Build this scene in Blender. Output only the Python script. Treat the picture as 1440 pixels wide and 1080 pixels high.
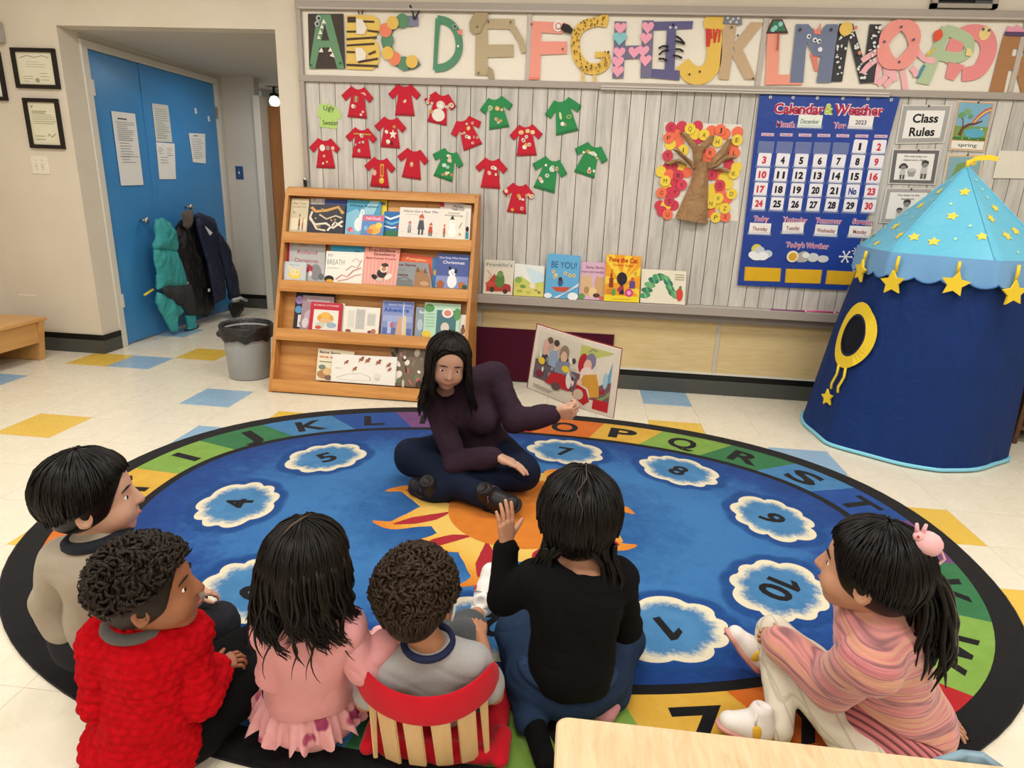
import bpy, bmesh, math, random
import numpy as np
from mathutils import Vector, Matrix
for o in list(bpy.data.objects): bpy.data.objects.remove(o)
random.seed(7); rng = np.random.default_rng(7)
S = bpy.context.scene; COL = S.collection
PI = math.pi
# ------------------------------------------------------------------ camera, light, exposure
cam = bpy.data.objects.new('camera', bpy.data.cameras.new('camera')); COL.objects.link(cam)
cam.data.sensor_width = 36; cam.data.lens = 22.8078; cam.data.clip_start = .02
cam.matrix_world = Matrix([[0.993652, -0.067277, 0.090167, 0.0], [0.105845, 0.287492, -0.951917, 0.0], [0.038119, 0.955417, 0.292788, 1.2975], [0.0, 0.0, 0.0, 1.0]])
S.camera = cam
S.view_settings.view_transform = 'Standard'; S.view_settings.look = 'None'
S.view_settings.gamma = 1; S.view_settings.use_curve_mapping = False
S.view_settings.exposure = 0.15
S.cycles.max_bounces = 6; S.cycles.diffuse_bounces = 4; S.cycles.glossy_bounces = 3
w = bpy.data.worlds.new('world'); S.world = w; w.use_nodes = True
w.node_tree.nodes['Background'].inputs[0].default_value = (.9, .93, 1, 1)
w.node_tree.nodes['Background'].inputs[1].default_value = .15
LIGHTS = [(-2.6, 2.6), (-.3, 2.6), (2.0, 2.6), (-2.6, .3), (-.3, .3), (2.0, .3), (-1.4, -2), (1.2, -2)]
def area(name, loc, sx, sy, e, col=(1, .985, .955)):
    l = bpy.data.lights.new(name, 'AREA'); l.shape = 'RECTANGLE'; l.size = sx; l.size_y = sy; l.energy = e; l.color = col
    o = bpy.data.objects.new(name, l); COL.objects.link(o); o.location = loc; return o
for x, y in LIGHTS: area('ceiling_lamp', (x, y, 2.83), 1.2, .55, 27)
area('alcove_lamp', (-2.6, 5.5, 2.10), .5, .4, 7, (1, .97, .92))
# ------------------------------------------------------------------ materials
def lin(h):
    h = h.lstrip('#'); v = [int(h[i:i+2], 16)/255 for i in (0, 2, 4)]
    return tuple((c/12.92 if c <= .04045 else ((c+.055)/1.055)**2.4) for c in v) + (1,)
MC = {}
class NT:
    def __init__(s, name, rough=.6, spec=.3):
        s.m = bpy.data.materials.new(name); s.m.use_nodes = True; s.t = s.m.node_tree; s.n = s.t.nodes
        s.b = s.n['Principled BSDF']; s.b.inputs['Roughness'].default_value = rough
        s.b.inputs['Specular IOR Level'].default_value = spec
    def add(s, typ, **kw):
        n = s.n.new('ShaderNode'+typ)
        for k, v in kw.items(): setattr(n, k, v)
        return n
    def link(s, a, b): s.t.links.new(a, b)
    def coord(s, kind='Object', scale=(1, 1, 1), rot=(0, 0, 0)):
        c = s.add('TexCoord'); mp = s.add('Mapping'); s.link(c.outputs[kind], mp.inputs[0])
        mp.inputs['Scale'].default_value = scale; mp.inputs['Rotation'].default_value = rot; return mp.outputs[0]
    def noise(s, vec, sc, det=3, rough=.55, dist=0):
        n = s.add('TexNoise'); n.inputs['Scale'].default_value = sc; n.inputs['Detail'].default_value = det
        n.inputs['Roughness'].default_value = rough; n.inputs['Distortion'].default_value = dist
        if vec is not None: s.link(vec, n.inputs['Vector'])
        return n.outputs['Fac']
    def ramp(s, fac, stops, interp='LINEAR'):
        r = s.add('ValToRGB'); cr = r.color_ramp; cr.interpolation = interp
        while len(cr.elements) < len(stops): cr.elements.new(.5)
        for e, (p, c) in zip(cr.elements, stops): e.position = p; e.color = lin(c) if isinstance(c, str) else c
        s.link(fac, r.inputs[0]); return r.outputs[0]
    def mix(s, fac, a, b, blend='MIX'):
        x = s.add('Mix', data_type='RGBA', blend_type=blend)
        for v, i in ((fac, 0), (a, 6), (b, 7)):
            if isinstance(v, str): x.inputs[i].default_value = lin(v)
            elif isinstance(v, (int, float)): x.inputs[i].default_value = v
            elif isinstance(v, tuple): x.inputs[i].default_value = v
            else: s.link(v, x.inputs[i])
        return x.outputs[2]
    def math(s, op, a, b=None):
        x = s.add('Math', operation=op)
        for i, v in enumerate((a, b)):
            if v is None: continue
            if isinstance(v, (int, float)): x.inputs[i].default_value = v
            else: s.link(v, x.inputs[i])
        return x.outputs[0]
    def col(s, c):
        if isinstance(c, str): s.b.inputs['Base Color'].default_value = lin(c)
        else: s.link(c, s.b.inputs['Base Color'])
    def bump(s, h, strength=.3, dist=.01):
        b = s.add('Bump'); b.inputs['Strength'].default_value = strength; b.inputs['Distance'].default_value = dist
        s.link(h, b.inputs['Height']); s.link(b.outputs[0], s.b.inputs['Normal'])
def c(h, rough=.62):
    """plain paper / paint of one colour with a faint fibre"""
    k = (h, rough)
    if k not in MC:
        t = NT('paint_'+h.lstrip('#'), rough); v = t.noise(t.coord(), 90, 2)
        t.col(t.mix(v, tuple(x*.93 for x in lin(h)[:3])+(1,), tuple(min(1, x*1.05) for x in lin(h)[:3])+(1,))); MC[k] = t.m
    return MC[k]
def fabric(h, rough=.85, sc=60, var=.18, bump=.35, weave=900):
    k = ('fab', h, sc, var)
    if k not in MC:
        t = NT('fabric_'+h.lstrip('#'), rough, .15); co = t.coord()
        v = t.noise(co, sc, 5, .7); L = lin(h)
        t.col(t.mix(v, tuple(x*(1-var) for x in L[:3])+(1,), tuple(min(1, x*(1+var)) for x in L[:3])+(1,)))
        t.bump(t.noise(co, weave, 2), bump, .002)
        t.b.inputs['Sheen Weight'].default_value = .12 if sum(L[:3]) > .2 else .0
        MC[k] = t.m
    return MC[k]
def wood(h1, h2, axis='X', rough=.4, sc=1.0):
    k = ('wood', h1, h2, axis, sc)
    if k not in MC:
        t = NT('wood_'+h1.lstrip('#'), rough, .4)
        s = {'X': (1.2, 14, 14), 'Y': (14, 1.2, 14), 'Z': (14, 14, 1.2)}[axis]
        co = t.coord('Object', tuple(a*sc for a in s))
        inf = t.add('ObjectInfo'); ad = t.add('VectorMath', operation='ADD'); t.link(co, ad.inputs[0])
        cmb = t.add('CombineXYZ')
        for i in range(3): t.link(t.math('MULTIPLY', inf.outputs['Random'], 37.+i*11), cmb.inputs[i])
        t.link(cmb.outputs[0], ad.inputs[1]); co = ad.outputs[0]
        n1 = t.noise(co, 1.6, 4, .6, .6); n2 = t.noise(co, 9, 3, .7)
        base = t.ramp(n1, [(.3, h1), (.7, h2)]); t.col(t.mix(t.math('MULTIPLY', n2, .35), base, h1))
        t.bump(n2, .06, .004); MC[k] = t.m
    return MC[k]
# ------------------------------------------------------------------ object helpers
WL = {}
def wl(o):
    p = Vector((0, 0, 0))
    while o is not None: p += o.location; o = o.parent
    return np.array(p)
def setp(o, label=None, cat=None, group=None, kind=None):
    if label: o['label'] = label
    if cat: o['category'] = cat
    if group: o['group'] = group
    if kind: o['kind'] = kind
    return o
def thing(name, label, cat, loc=(0, 0, 0), group=None, kind=None):
    o = bpy.data.objects.new(name, None); o.empty_display_size = .05; COL.objects.link(o); o.location = loc
    return setp(o, label, cat, group, kind)
def link(name, me, parent=None, **kw):
    o = bpy.data.objects.new(name, me); COL.objects.link(o)
    if parent is not None: o.parent = parent
    return setp(o, **kw)
def mesh(name, V, F, mats, parent=None, mi=None, smooth=False, base=None, **kw):
    """V in world coordinates; the object's origin is its parent's, or base"""
    V = np.asarray(V, float)
    off = wl(parent) if parent is not None else (np.array(base, float) if base is not None else np.zeros(3))
    me = bpy.data.meshes.new(name); me.from_pydata((V-off).tolist(), [], [list(map(int, f)) for f in F])
    for m in (mats if isinstance(mats, (list, tuple)) else [mats]): me.materials.append(m)
    if mi is not None: me.polygons.foreach_set('material_index', np.asarray(mi, np.int32))
    if smooth: me.polygons.foreach_set('use_smooth', np.ones(len(me.polygons), bool))
    me.update()
    o = link(name, me, parent, **kw)
    if base is not None and parent is None: o.location = base
    return o
class MB:
    """collects shapes for ONE mesh object"""
    def __init__(s): s.V = []; s.F = []; s.M = []; s.mats = []; s.sm = []
    def mi(s, m):
        if m not in s.mats: s.mats.append(m)
        return s.mats.index(m)
    def add(s, V, F, m, smooth=False):
        n = len(s.V); s.V += [tuple(v) for v in V]; i = s.mi(m)
        for f in F: s.F.append([n+k for k in f]); s.M.append(i); s.sm.append(smooth)
        return s
    def box(s, lo, hi, m, bev=0):
        if bev:
            bm = bmesh.new(); bmesh.ops.create_cube(bm, size=1)
            lo_, hi_ = np.array(lo), np.array(hi)
            for v in bm.verts: v.co = Vector(((lo_+hi_)/2+np.array(v.co)*(hi_-lo_)))
            bmesh.ops.bevel(bm, geom=bm.edges[:], offset=bev, segments=2, profile=.5, affect='EDGES')
            s.bm(bm, m); return s
        x0, y0, z0 = lo; x1, y1, z1 = hi
        V = [(x0, y0, z0), (x1, y0, z0), (x1, y1, z0), (x0, y1, z0), (x0, y0, z1), (x1, y0, z1), (x1, y1, z1), (x0, y1, z1)]
        return s.add(V, [(3, 2, 1, 0), (4, 5, 6, 7), (0, 1, 5, 4), (1, 2, 6, 5), (2, 3, 7, 6), (3, 0, 4, 7)], m)
    def bm(s, bm, m, smooth=False):
        bm.verts.ensure_lookup_table(); bm.verts.index_update()
        s.add([v.co[:] for v in bm.verts], [[v.index for v in f.verts] for f in bm.faces], m, smooth); bm.free(); return s
    def prism(s, pts, ext, m):
        """closed polygon of 3-D points pushed along ext"""
        P = np.array(pts, float); n = len(P); E = np.array(ext, float)
        V = list(P)+list(P+E)
        nrm = sum(np.cross(P[i]-P[0], P[(i+1) % n]-P[0]) for i in range(n))
        F = [list(range(n)), list(range(2*n-1, n-1, -1))]+[[i, i+n, (i+1) % n+n, (i+1) % n] for i in range(n)]
        if nrm@E > 0: F = [f[::-1] for f in F]
        return s.add(V, F, m)
    def tube(s, P, R, m, k=8, caps=True, smooth=True):
        P = np.array(P, float); n = len(P); R = np.broadcast_to(R, (n,))
        T = np.gradient(P, axis=0); T /= np.linalg.norm(T, axis=1)[:, None]+1e-9
        a = np.array([0, 0, 1.]) if abs(T[0][2]) < .9 else np.array([1., 0, 0])
        V = []; u = np.cross(T[0], a); u /= np.linalg.norm(u)
        ang = np.arange(k)*2*PI/k
        for i in range(n):
            u = u-T[i]*(u@T[i]); u /= np.linalg.norm(u)+1e-9; v = np.cross(T[i], u)
            V += list(P[i]+R[i]*(np.cos(ang)[:, None]*u+np.sin(ang)[:, None]*v))
        F = [[i*k+j, i*k+(j+1) % k, (i+1)*k+(j+1) % k, (i+1)*k+j] for i in range(n-1) for j in range(k)]
        if caps: F += [list(range(k))[::-1], list(range((n-1)*k, n*k))]
        return s.add(V, F, m, smooth)
    def lathe(s, prof, ctr, m, k=32, smooth=True):
        ctr = np.array(ctr); ang = np.arange(k)*2*PI/k; V = []
        for r, z in prof: V += [(ctr[0]+r*math.cos(a), ctr[1]+r*math.sin(a), ctr[2]+z) for a in ang]
        F = [[i*k+j, i*k+(j+1) % k, (i+1)*k+(j+1) % k, (i+1)*k+j] for i in range(len(prof)-1) for j in range(k)]
        return s.add(V, F, m, smooth)
    def ball(s, ctr, r, m, k=12, rot=None):
        r = np.broadcast_to(r, (3,)); V = []; n = max(4, k//2+1)
        for i in range(n+1):
            t = PI*i/n
            for j in range(k): V.append((math.sin(t)*math.cos(2*PI*j/k), math.sin(t)*math.sin(2*PI*j/k), math.cos(t)))
        V = np.array(V)*r
        if rot is not None: V = V@np.array(rot).T
        F = [[i*k+j, (i+1)*k+j, (i+1)*k+(j+1) % k, i*k+(j+1) % k] for i in range(n) for j in range(k)]
        return s.add(V+np.array(ctr), F, m, True)
    def build(s, name, parent=None, base=None, **kw):
        o = mesh(name, s.V, s.F, s.mats, parent, s.M, base=base, **kw)
        o.data.polygons.foreach_set('use_smooth', np.array(s.sm, bool)); return o
def box(name, lo, hi, m, parent=None, bev=0, base=None, **kw):
    return MB().box(lo, hi, m, bev).build(name, parent, base, **kw)
# flat print and cut-outs -------------------------------------------------
TC = {}
def text_mesh(s, bold=0):
    """2-D outline of a string: vertices (n,2) with cap height 1 and faces"""
    k = (s, bold)
    if k not in TC:
        cu = bpy.data.curves.new('t', 'FONT'); cu.body = s; cu.resolution_u = 3; cu.align_x = 'CENTER'; cu.offset = bold
        o = bpy.data.objects.new('t', cu); me = o.to_mesh()
        V = np.array([v.co[:2] for v in me.vertices]); F = [list(p.vertices) for p in me.polygons]
        o.to_mesh_clear(); bpy.data.objects.remove(o); bpy.data.curves.remove(cu)
        if len(V):
            V[:, 0] -= (V[:, 0].min()+V[:, 0].max())/2
            V[:, 1] -= .36; V /= .72
        TC[k] = (V, F)
    return TC[k]
def ell(cx, cy, rx, ry, n=14, a=0):
    t = np.arange(n)*2*PI/n; x, y = rx*np.cos(t), ry*np.sin(t)
    return np.c_[cx+x*math.cos(a)-y*math.sin(a), cy+x*math.sin(a)+y*math.cos(a)]
def stroke(pts, wd):
    """outline faces of a thick polyline in 2-D"""
    P = np.array(pts, float); n = len(P); T = np.gradient(P, axis=0); T /= np.linalg.norm(T, axis=1)[:, None]+1e-9
    N = np.c_[-T[:, 1], T[:, 0]]*(np.broadcast_to(wd, (n,))/2)[:, None]
    return np.r_[P+N, P-N], [[i, i+1, n+i+1, n+i] for i in range(n-1)]
def art(name, parent, mp, items, e=.0002, d0=.0003, **kw):
    """items drawn one over the other on a surface; mp(uv, height) -> world points"""
    mb = MB(); h = d0
    for it in items:
        k = it[0]; colr = it[-1]
        if k == 'r': V = np.array([(it[1], it[2]), (it[3], it[2]), (it[3], it[4]), (it[1], it[4])]); F = [[0, 1, 2, 3]]
        elif k == 'e': V = ell(it[1], it[2], it[3], it[4], 14, it[5] if len(it) > 6 else 0); F = [list(range(14))]
        elif k == 'p': V = np.array(it[1], float); F = [list(range(len(V)))]
        elif k == 'l': V, F = stroke(it[1], it[2])
        elif k == 't':
            V, F = text_mesh(it[1], it[6] if len(it) > 7 else .02)
            if not len(V): continue
            wd = V[:, 0].max()-V[:, 0].min(); V = V*np.array([it[5]/wd, it[4]])+np.array([it[2], it[3]])
        mb.add(mp(np.asarray(V, float), h), F, colr if not isinstance(colr, str) else c(colr)); h += e
    return mb.build(name, parent, **kw) if mb.V else None
def plane_map(o, U, Vv):
    o, U, Vv = (np.array(x, float) for x in (o, U, Vv)); N = np.cross(U, Vv); N /= np.linalg.norm(N)
    return lambda uv, h: o+uv[:, :1]*U+uv[:, 1:2]*Vv+N*h
def quad_map(q):
    """q: BL, BR, TR, TL in 3-D"""
    q = np.array(q, float); N = np.cross(q[1]-q[0], q[3]-q[0]); N /= np.linalg.norm(N)
    def f(uv, h):
        u, v = uv[:, :1], uv[:, 1:2]
        return q[0]*(1-u)*(1-v)+q[1]*u*(1-v)+q[2]*u*v+q[3]*(1-u)*v+N*h
    f.q = q; f.N = N
    return f
def sheet(name, pts, th, m, parent=None, **kw):
    """closed 2-D outline on a plane made of thin stock; pts 3-D"""
    P = np.array(pts); return MB().prism(P, th, m).build(name, parent, **kw)

# ------------------------------------------------------------------ the room
T0 = .3048; OX, OY = 0.46860, 4.29361; YW = 4.293
XL, XR, YN, ZC = -4.10, 3.6, -3.6, 2.9
def wallmat():
    t = NT('wall_paint', .7, .2); co = t.coord(); n = t.noise(co, 2.2, 4); f = t.noise(co, 130, 2)
    t.col(t.ramp(n, [(.3, '#d6cbb9'), (.7, '#ddd3c3')])); t.bump(f, .25, .004); return t.m
WALL = wallmat()
def tilemat(name, h1, h2, h3):
    t = NT(name, .24, .4); co = t.coord(); n = t.noise(co, 1.3, 5, .6, .8); n2 = t.noise(co, 7, 5, .7, .5)
    b = t.ramp(n, [(.35, h1), (.65, h2)]); s = t.ramp(n2, [(.56, (0, 0, 0, 1)), (.72, (1, 1, 1, 1))])
    t.col(t.mix(t.math('MULTIPLY', s, .45), b, h3)); t.bump(n2, .03, .003)
    t.link(t.ramp(n2, [(.3, (.18, .18, .18, 1)), (.8, (.4, .4, .4, 1))]), t.b.inputs['Roughness']); return t.m
TM = {'w': tilemat('floor_tile_cream', '#e5dcc6', '#eae2cf', '#c6bba2'), 'y': tilemat('floor_tile_yellow', '#dfb84a', '#e6c258', '#c9a640'),
      'b': tilemat('floor_tile_blue', '#8fb0cc', '#9abad2', '#7d9dba')}
floor = box('floor', (XL-.1, YN, -.08), (XR, 6.9, -.0035), c('#b3a88f'), kind='structure')
special = {(0, 0): 'b', (2, -3): 'b', (-12, 0): 'b', (-9, -2): 'b', (-8, -4): 'b', (0, -2): 'y', (3, -5): 'y', (-13, 0): 'y', (-11, 1): 'y',
           (-11, -4): 'y', (-7, -3): 'y', (-8, -7): 'y', (-14, -2): 'b', (-13, 3): 'b', (3, -7): 'y'}
tile_mesh = {}
for k in 'wyb':
    bm = bmesh.new(); bmesh.ops.create_cube(bm, size=1)
    for v in bm.verts: v.co = Vector((v.co.x*(T0-.0012), v.co.y*(T0-.0012), (v.co.z-.5)*.004))
    me = bpy.data.meshes.new('tile_'+k); bm.to_mesh(me); bm.free(); me.materials.append(TM[k]); tile_mesh[k] = me
rest = MB()
def seen(X, Y):
    d = np.array([X, Y, 0.])-np.array([0.0, 0.0, 1.2975]); z = d@np.array([-0.09017, 0.95192, -0.29279])
    if z < .2: return False
    return abs(d@np.array([0.99365, 0.10585, 0.03812]))/z < .86 and abs(d@np.array([-0.06728, 0.28749, 0.95542]))/z < .66
tiles = []
for i in range(-17, 12):
    for j in range(-27, 9):
        X = OX+(i+.5)*T0; Y = OY+(j-.5)*T0
        if X < XL-.1 or X > XR or (Y > YW+.1 and not -3.6 < X < -1.8): continue
        rug_in = ((abs(X+.23)+.15)/1.79)**2.3+((abs(Y-2.36)+.15)/1.29)**2.3 < 1
        if seen(X, Y) and not rug_in: tiles.append((math.hypot(X, Y), i, j, X, Y))
        else: rest.box((X-T0/2+.0006, Y-T0/2+.0006, -.004), (X+T0/2-.0006, Y+T0/2-.0006, 0), TM[special.get((i, j), 'w')])
tiles.sort()
for n, (_, i, j, X, Y) in enumerate(tiles):
    if n < 298:
        o = link('floor_tile', tile_mesh[special.get((i, j), 'w')], floor); o.location = (X, Y, 0)
    else: rest.box((X-T0/2+.0006, Y-T0/2+.0006, -.004), (X+T0/2-.0006, Y+T0/2-.0006, 0), TM[special.get((i, j), 'w')])
rest.build('outlying_tiles', floor, kind='stuff')
AXL, AXR, AZ, AY = -3.42, -1.965, 2.162, 6.25
wb = MB()
wb.box((XL-.1, YW, 0), (AXL, YW+.12, ZC), WALL)
wb.box((AXL, YW, AZ), (AXR, YW+.12, ZC), WALL)
wb.box((AXR, YW, 0), (XR, YW+.12, ZC), WALL)
wall_back = wb.build('wall_back', kind='structure')
box('wall_left', (XL-.1, YN, 0), (XL, YW, ZC), WALL, kind='structure')
box('wall_right', (XR, YN, 0), (XR+.1, YW+.12, ZC), WALL, kind='structure')
box('wall_front', (XL-.1, YN-.1, 0), (XR+.1, YN, ZC), WALL, kind='structure')
ceiling = box('ceiling', (XL-.1, YN-.1, ZC), (XR+.1, YW+.12, ZC+.08), c('#e6e1d6', .8), kind='structure')
for x, y in LIGHTS:
    box('light_panel_frame', (x-.64, y-.32, 2.845), (x+.64, y+.32, 2.9), c('#e9e7e0', .5), ceiling)
# alcove with the blue doors
GW = c('#c9c4ba', .75)
wa = MB(); wa.box((AXL-.12, YW+.12, 0), (AXL, 4.475, AZ+.1), WALL); wa.box((AXL-.12, 4.475, 2.125), (AXL, 6.25, AZ+.1), GW)
wa.box((AXL-.12, 6.18, 0), (AXL, 6.3, 2.125), GW)
wa.build('wall_alcove_left', kind='structure')
box('wall_alcove_back', (AXL-.12, AY, 0), (-3.10, AY+.1, AZ+.1), GW, kind='structure')
box('wall_alcove_right', (AXR, YW+.12, 0), (AXR+.1, 7.4, AZ+.1), GW, kind='structure')
box('wall_alcove_far', (-3.54, 7.3, 0), (AXR+.1, 7.4, AZ+.1), GW, kind='structure')
box('ceiling_alcove', (AXL-.12, YW+.12, AZ), (AXR+.1, 7.4, AZ+.1), c('#c4bdb1', .7), kind='structure')
WHT = c('#d8d3c8', .45)
DB = NT('blue_door_paint', .38, .45); DB.col(DB.ramp(DB.noise(DB.coord(), 1.5, 3), [(.3, '#3984c3'), (.7, '#448ecb')])); DB = DB.m
door = thing('door_1', None, None, (AXL, 5.3, 0), kind='structure')
fr = MB(); fr.box((AXL-.05, 4.475, 0), (AXL+.012, 4.535, 2.125), WHT, .004); fr.box((AXL-.05, 6.12, 0), (AXL+.012, 6.18, 2.125), WHT, .004)
fr.box((AXL-.05, 4.535, 2.075), (AXL+.012, 6.12, 2.125), WHT, .004); fr.build('door_frame', door)
a, b = [], []
lf = box('door_leaf', (AXL-.045, 4.539, .012), (AXL-.004, 5.085, 2.072), DB, door, .004)
lf2 = box('door_leaf', (AXL-.045, 5.091, .012), (AXL-.002, 6.116, 2.072), DB, door, .004)
box('astragal', (AXL-.004, 5.07, .012), (AXL+.004, 5.1, 2.072), DB, lf2)
ME = NT('brushed_steel', .3, .5); ME.b.inputs['Metallic'].default_value = .9; ME.col('#b9b6ae'); ME = ME.m
for z in (1.78, .3):
    box('hinge', (AXL-.006, 6.1, z), (AXL+.016, 6.135, z+.1), ME, door); box('hinge', (AXL-.006, 4.522, z), (AXL+.016, 4.548, z+.1), WHT, door)
for nm, (X, Y, Z) in (('coat_knob', (-3.36,4.877,0.9269)), ('coat_knob', (-3.36,5.49,1.012))):
    kb = MB(); kb.tube([(AXL-.004, Y, Z), (AXL+.04, Y, Z)], .009, ME); kb.ball((AXL+.052, Y, Z), (.016, .026, .026), ME)
    kb.build(nm, lf2)
for y, z in ((5.78, 1.79), (5.98, 1.745), (5.87, 1.57)):
    box('paper_scrap', (AXL-.002, y, z), (AXL, y+.03, z+.045), c('#dfe3e4'), lf2)
# baseboards
BBG, BBK = c('#4c4d49', .45), c('#121212', .4)
def baseboard(name, lo, hi, ax):
    """grey cove base with a black band above it; ax: outward direction"""
    o = thing(name, None, None, ((lo[0]+hi[0])/2, (lo[1]+hi[1])/2, 0), kind='structure')
    x0, y0 = lo; x1, y1 = hi
    box('cove_base', (x0, y0, 0), (x1, y1, .098), BBG, o, .003); 
    d = .004
    box('black_band', (x0+d*(ax == 'x'), y0+d*(ax == 'y'), .098), (x1-d*(ax == '-x'), y1, .138), BBK, o)
    return o
baseboard('baseboard_back', (-1.965, YW-.014), (XR, YW), 'y')
baseboard('baseboard_left_return', (XL, YW-.014), (AXL+.012, YW), 'y')
baseboard('baseboard_alcove', (AXL, YW), (AXL+.012, 4.475), 'x')
baseboard('baseboard_alcove_back', (AXL+.012, AY-.012), (-3.10, AY), 'y')
box('trim_1', (-.62, YW-.012, .138), (XR, YW, .152), c('#d8d4c9'), kind='structure')
# brown door standing open in the lobby, white frame, daylight beyond
d2 = thing('door_2', None, None, (-3.05, 6.3, 0), kind='structure')
box('door_frame', (-3.10, 6.2, 0), (-3.035, 6.36, 2.0), WHT, d2, .004)
BRW = wood('#9a663c', '#b37d4c', 'Z', .45)
MB().prism([(-3.03, 6.36, .01), (-2.99, 6.34, .01), (-2.50, 7.0, .01), (-2.54, 7.02, .01)], (0, 0, (-3.017,6.34,1.918)[2]), BRW).build('door_leaf', d2)
box('brass_edge', (-2.515, 6.99, .01), (-2.495, 7.025, 1.87), c('#b58a3a', .35), d2)
t = NT('exit_lamp_glow', .5); t.b.inputs['Emission Color'].default_value = (1, .93, .75, 1); t.b.inputs['Emission Strength'].default_value = 5; GLOW = t.m
LQ = np.array((-3.211,6.9,2.022))
lp = thing('lobby_lamp', 'small bright lamp above the brown door in the lobby', 'lamp', LQ)
MB().ball(LQ, (.05, .05, .055), GLOW).build('bulb', lp)
MB().lathe([(.05, .05), (.05, .07), (.012, .09), (.012, .215)], LQ, c('#2f4c3c'), 14).build('lamp_holder', lp)
# switches and small fittings
def switch(name, label, ctr, wdt, hgt, axis, m, nt):
    X, Y, Z = ctr; t = thing(name, label, 'light switch', (X, Y, Z))
    box('cover_plate', (X-wdt/2, Y-.006, Z-hgt/2), (X+wdt/2, Y, Z+hgt/2), m, t, .002)
    for k in range(nt):
        x = X+(k-(nt-1)/2)*.045
        box('toggle', (x-.006, Y-.016, Z-.012), (x+.006, Y-.006, Z+.012), c('#ded7c8' if nt > 1 else '#d7dce2'), t, .002)
        MB().ball((x, Y-.007, Z+.03), (.004, .002, .004), ME, 8).build('plate_screw', t)
        MB().ball((x, Y-.007, Z-.03), (.004, .002, .004), ME, 8).build('plate_screw', t)
switch('light_switch', 'cream double light switch plate below the framed certificates', (-3.688,4.293,1.307), .125, .118, 'y', c('#e9e2d2', .4), 2)
switch('light_switch', 'dark blue light switch plate on the alcove back wall', (-3.304,6.25,1.312), .075, .12, 'y', c('#2c4f82', .4), 1)
q = (-3.952,4.293,0.4021)
box('tape_strip', (q[0]-.075, YW-.002, q[2]-.004), (q[0]+.06, YW, q[2]+.003), c('#f0ebdf'), label='thin white strip stuck low on the wall above the bench end', cat='tape', base=None)
q = (-3.818,4.293,2.113)
sp = thing('alarm_box', 'small grey box fixed high on the wall at the left edge', 'fixture', q)
box('housing', (q[0]-.1, YW-.05, q[2]-.065), (q[0]+.035, YW, q[2]+.06), c('#aeaaa3', .5), sp, .008)
for k in range(4): box('grille_slot', (q[0]-.07, YW-.0515, q[2]-.035+k*.02), (q[0]+.015, YW-.05, q[2]-.027+k*.02), c('#77746e'), sp)
# vent high on the board wall
v0 = (1.843,4.293,2.328); v1 = (2.187,4.293,2.325)
vt = thing('wall_vent', 'grey framed dark vent high above the alphabet board', 'vent', (v0[0]+.2, YW, v0[2]))
X0, X1, Z0 = v0[0], v1[0], v0[2]-.002; Z1 = Z0+.24
GF = c('#a59c90', .5)
fm = MB(); fm.box((X0, YW-.03, Z0), (X1, YW, Z0+.022), GF); fm.box((X0, YW-.03, Z1-.022), (X1, YW, Z1), GF)
fm.box((X0, YW-.03, Z0), (X0+.03, YW, Z1), GF); fm.box((X1-.03, YW-.03, Z0), (X1, YW, Z1), GF); fm.build('vent_frame', vt)
box('vent_backing', (X0+.03, YW-.006, Z0+.022), (X1-.03, YW, Z1-.022), c('#2e2f33', .4), vt)
box('vent_panel', (X0+.23, YW-.016, Z0+.022), (X1-.03, YW-.006, Z1-.022), c('#55565a', .35), vt)
for k in range(6): box('vent_slat', (X0+.03, YW-.022, Z0+.04+k*.03), (X1-.03, YW-.018, Z0+.047+k*.03), c('#3d3e42', .4), vt)
# framed certificates
def frame(label, BL, BR, TR, TL, items):
    P = [np.array([p[0], YW-.02, p[2]]) for p in (BL, BR, TR, TL)]
    x0 = (P[0][0]+P[3][0])/2; x1 = (P[1][0]+P[2][0])/2; z0 = (P[0][2]+P[1][2])/2; z1 = (P[2][2]+P[3][2])/2
    t = thing('certificate_frame', label, 'frame', ((x0+x1)/2, YW, z0), 'framed certificates left of the alcove')
    b = .024; K = c('#1f1714', .35)
    m = MB(); m.box((x0, YW-.022, z0), (x1, YW, z0+b), K, .003); m.box((x0, YW-.022, z1-b), (x1, YW, z1), K, .003)
    m.box((x0, YW-.022, z0+b), (x0+b, YW, z1-b), K, .003); m.box((x1-b, YW-.022, z0+b), (x1, YW, z1-b), K, .003); m.build('picture_frame', t)
    box('certificate', (x0+b, YW-.006, z0+b), (x1-b, YW, z1-b), c('#dcd6bb', .5), t)
    art('certificate_print', t, plane_map((x0+b, YW-.006, z0+b), (x1-x0-2*b, 0, 0), (0, 0, z1-z0-2*b)), items)
    gl = NT('clear_glass', .03, .5); gl.b.inputs['Alpha'].default_value = .08
def lines(n, u0, u1, v0, v1, col, seed=0, h=.012, gap=None):
    r = random.Random(seed); out = []
    for k in range(n):
        v = v1-(v1-v0)*k/max(1, n-1); e = u0+(u1-u0)*r.uniform(.55, 1)
        out.append(('r', u0, v, e, v+h, col))
    return out
frame('black framed landscape certificate, upper one beside the alcove', (-3.749,4.293,1.785), (-3.447,4.293,1.784), (-3.449,4.293,2.024), (-3.761,4.293,2.027),
      [('r', .03, .03, .97, .97, '#e4dfc8'), ('l', [(.1, .82), (.3, .9), (.5, .84), (.7, .9), (.88, .84)], .03, '#a9a795')]+lines(3, .25, .8, .55, .7, '#a5a18c', 1)+lines(3, .12, .4, .1, .25, '#8f8c7a', 2)+lines(3, .6, .9, .15, .35, '#8f8c7a', 3)+[('e', .5, .14, .06, .07, '#a29d80')])
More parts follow.
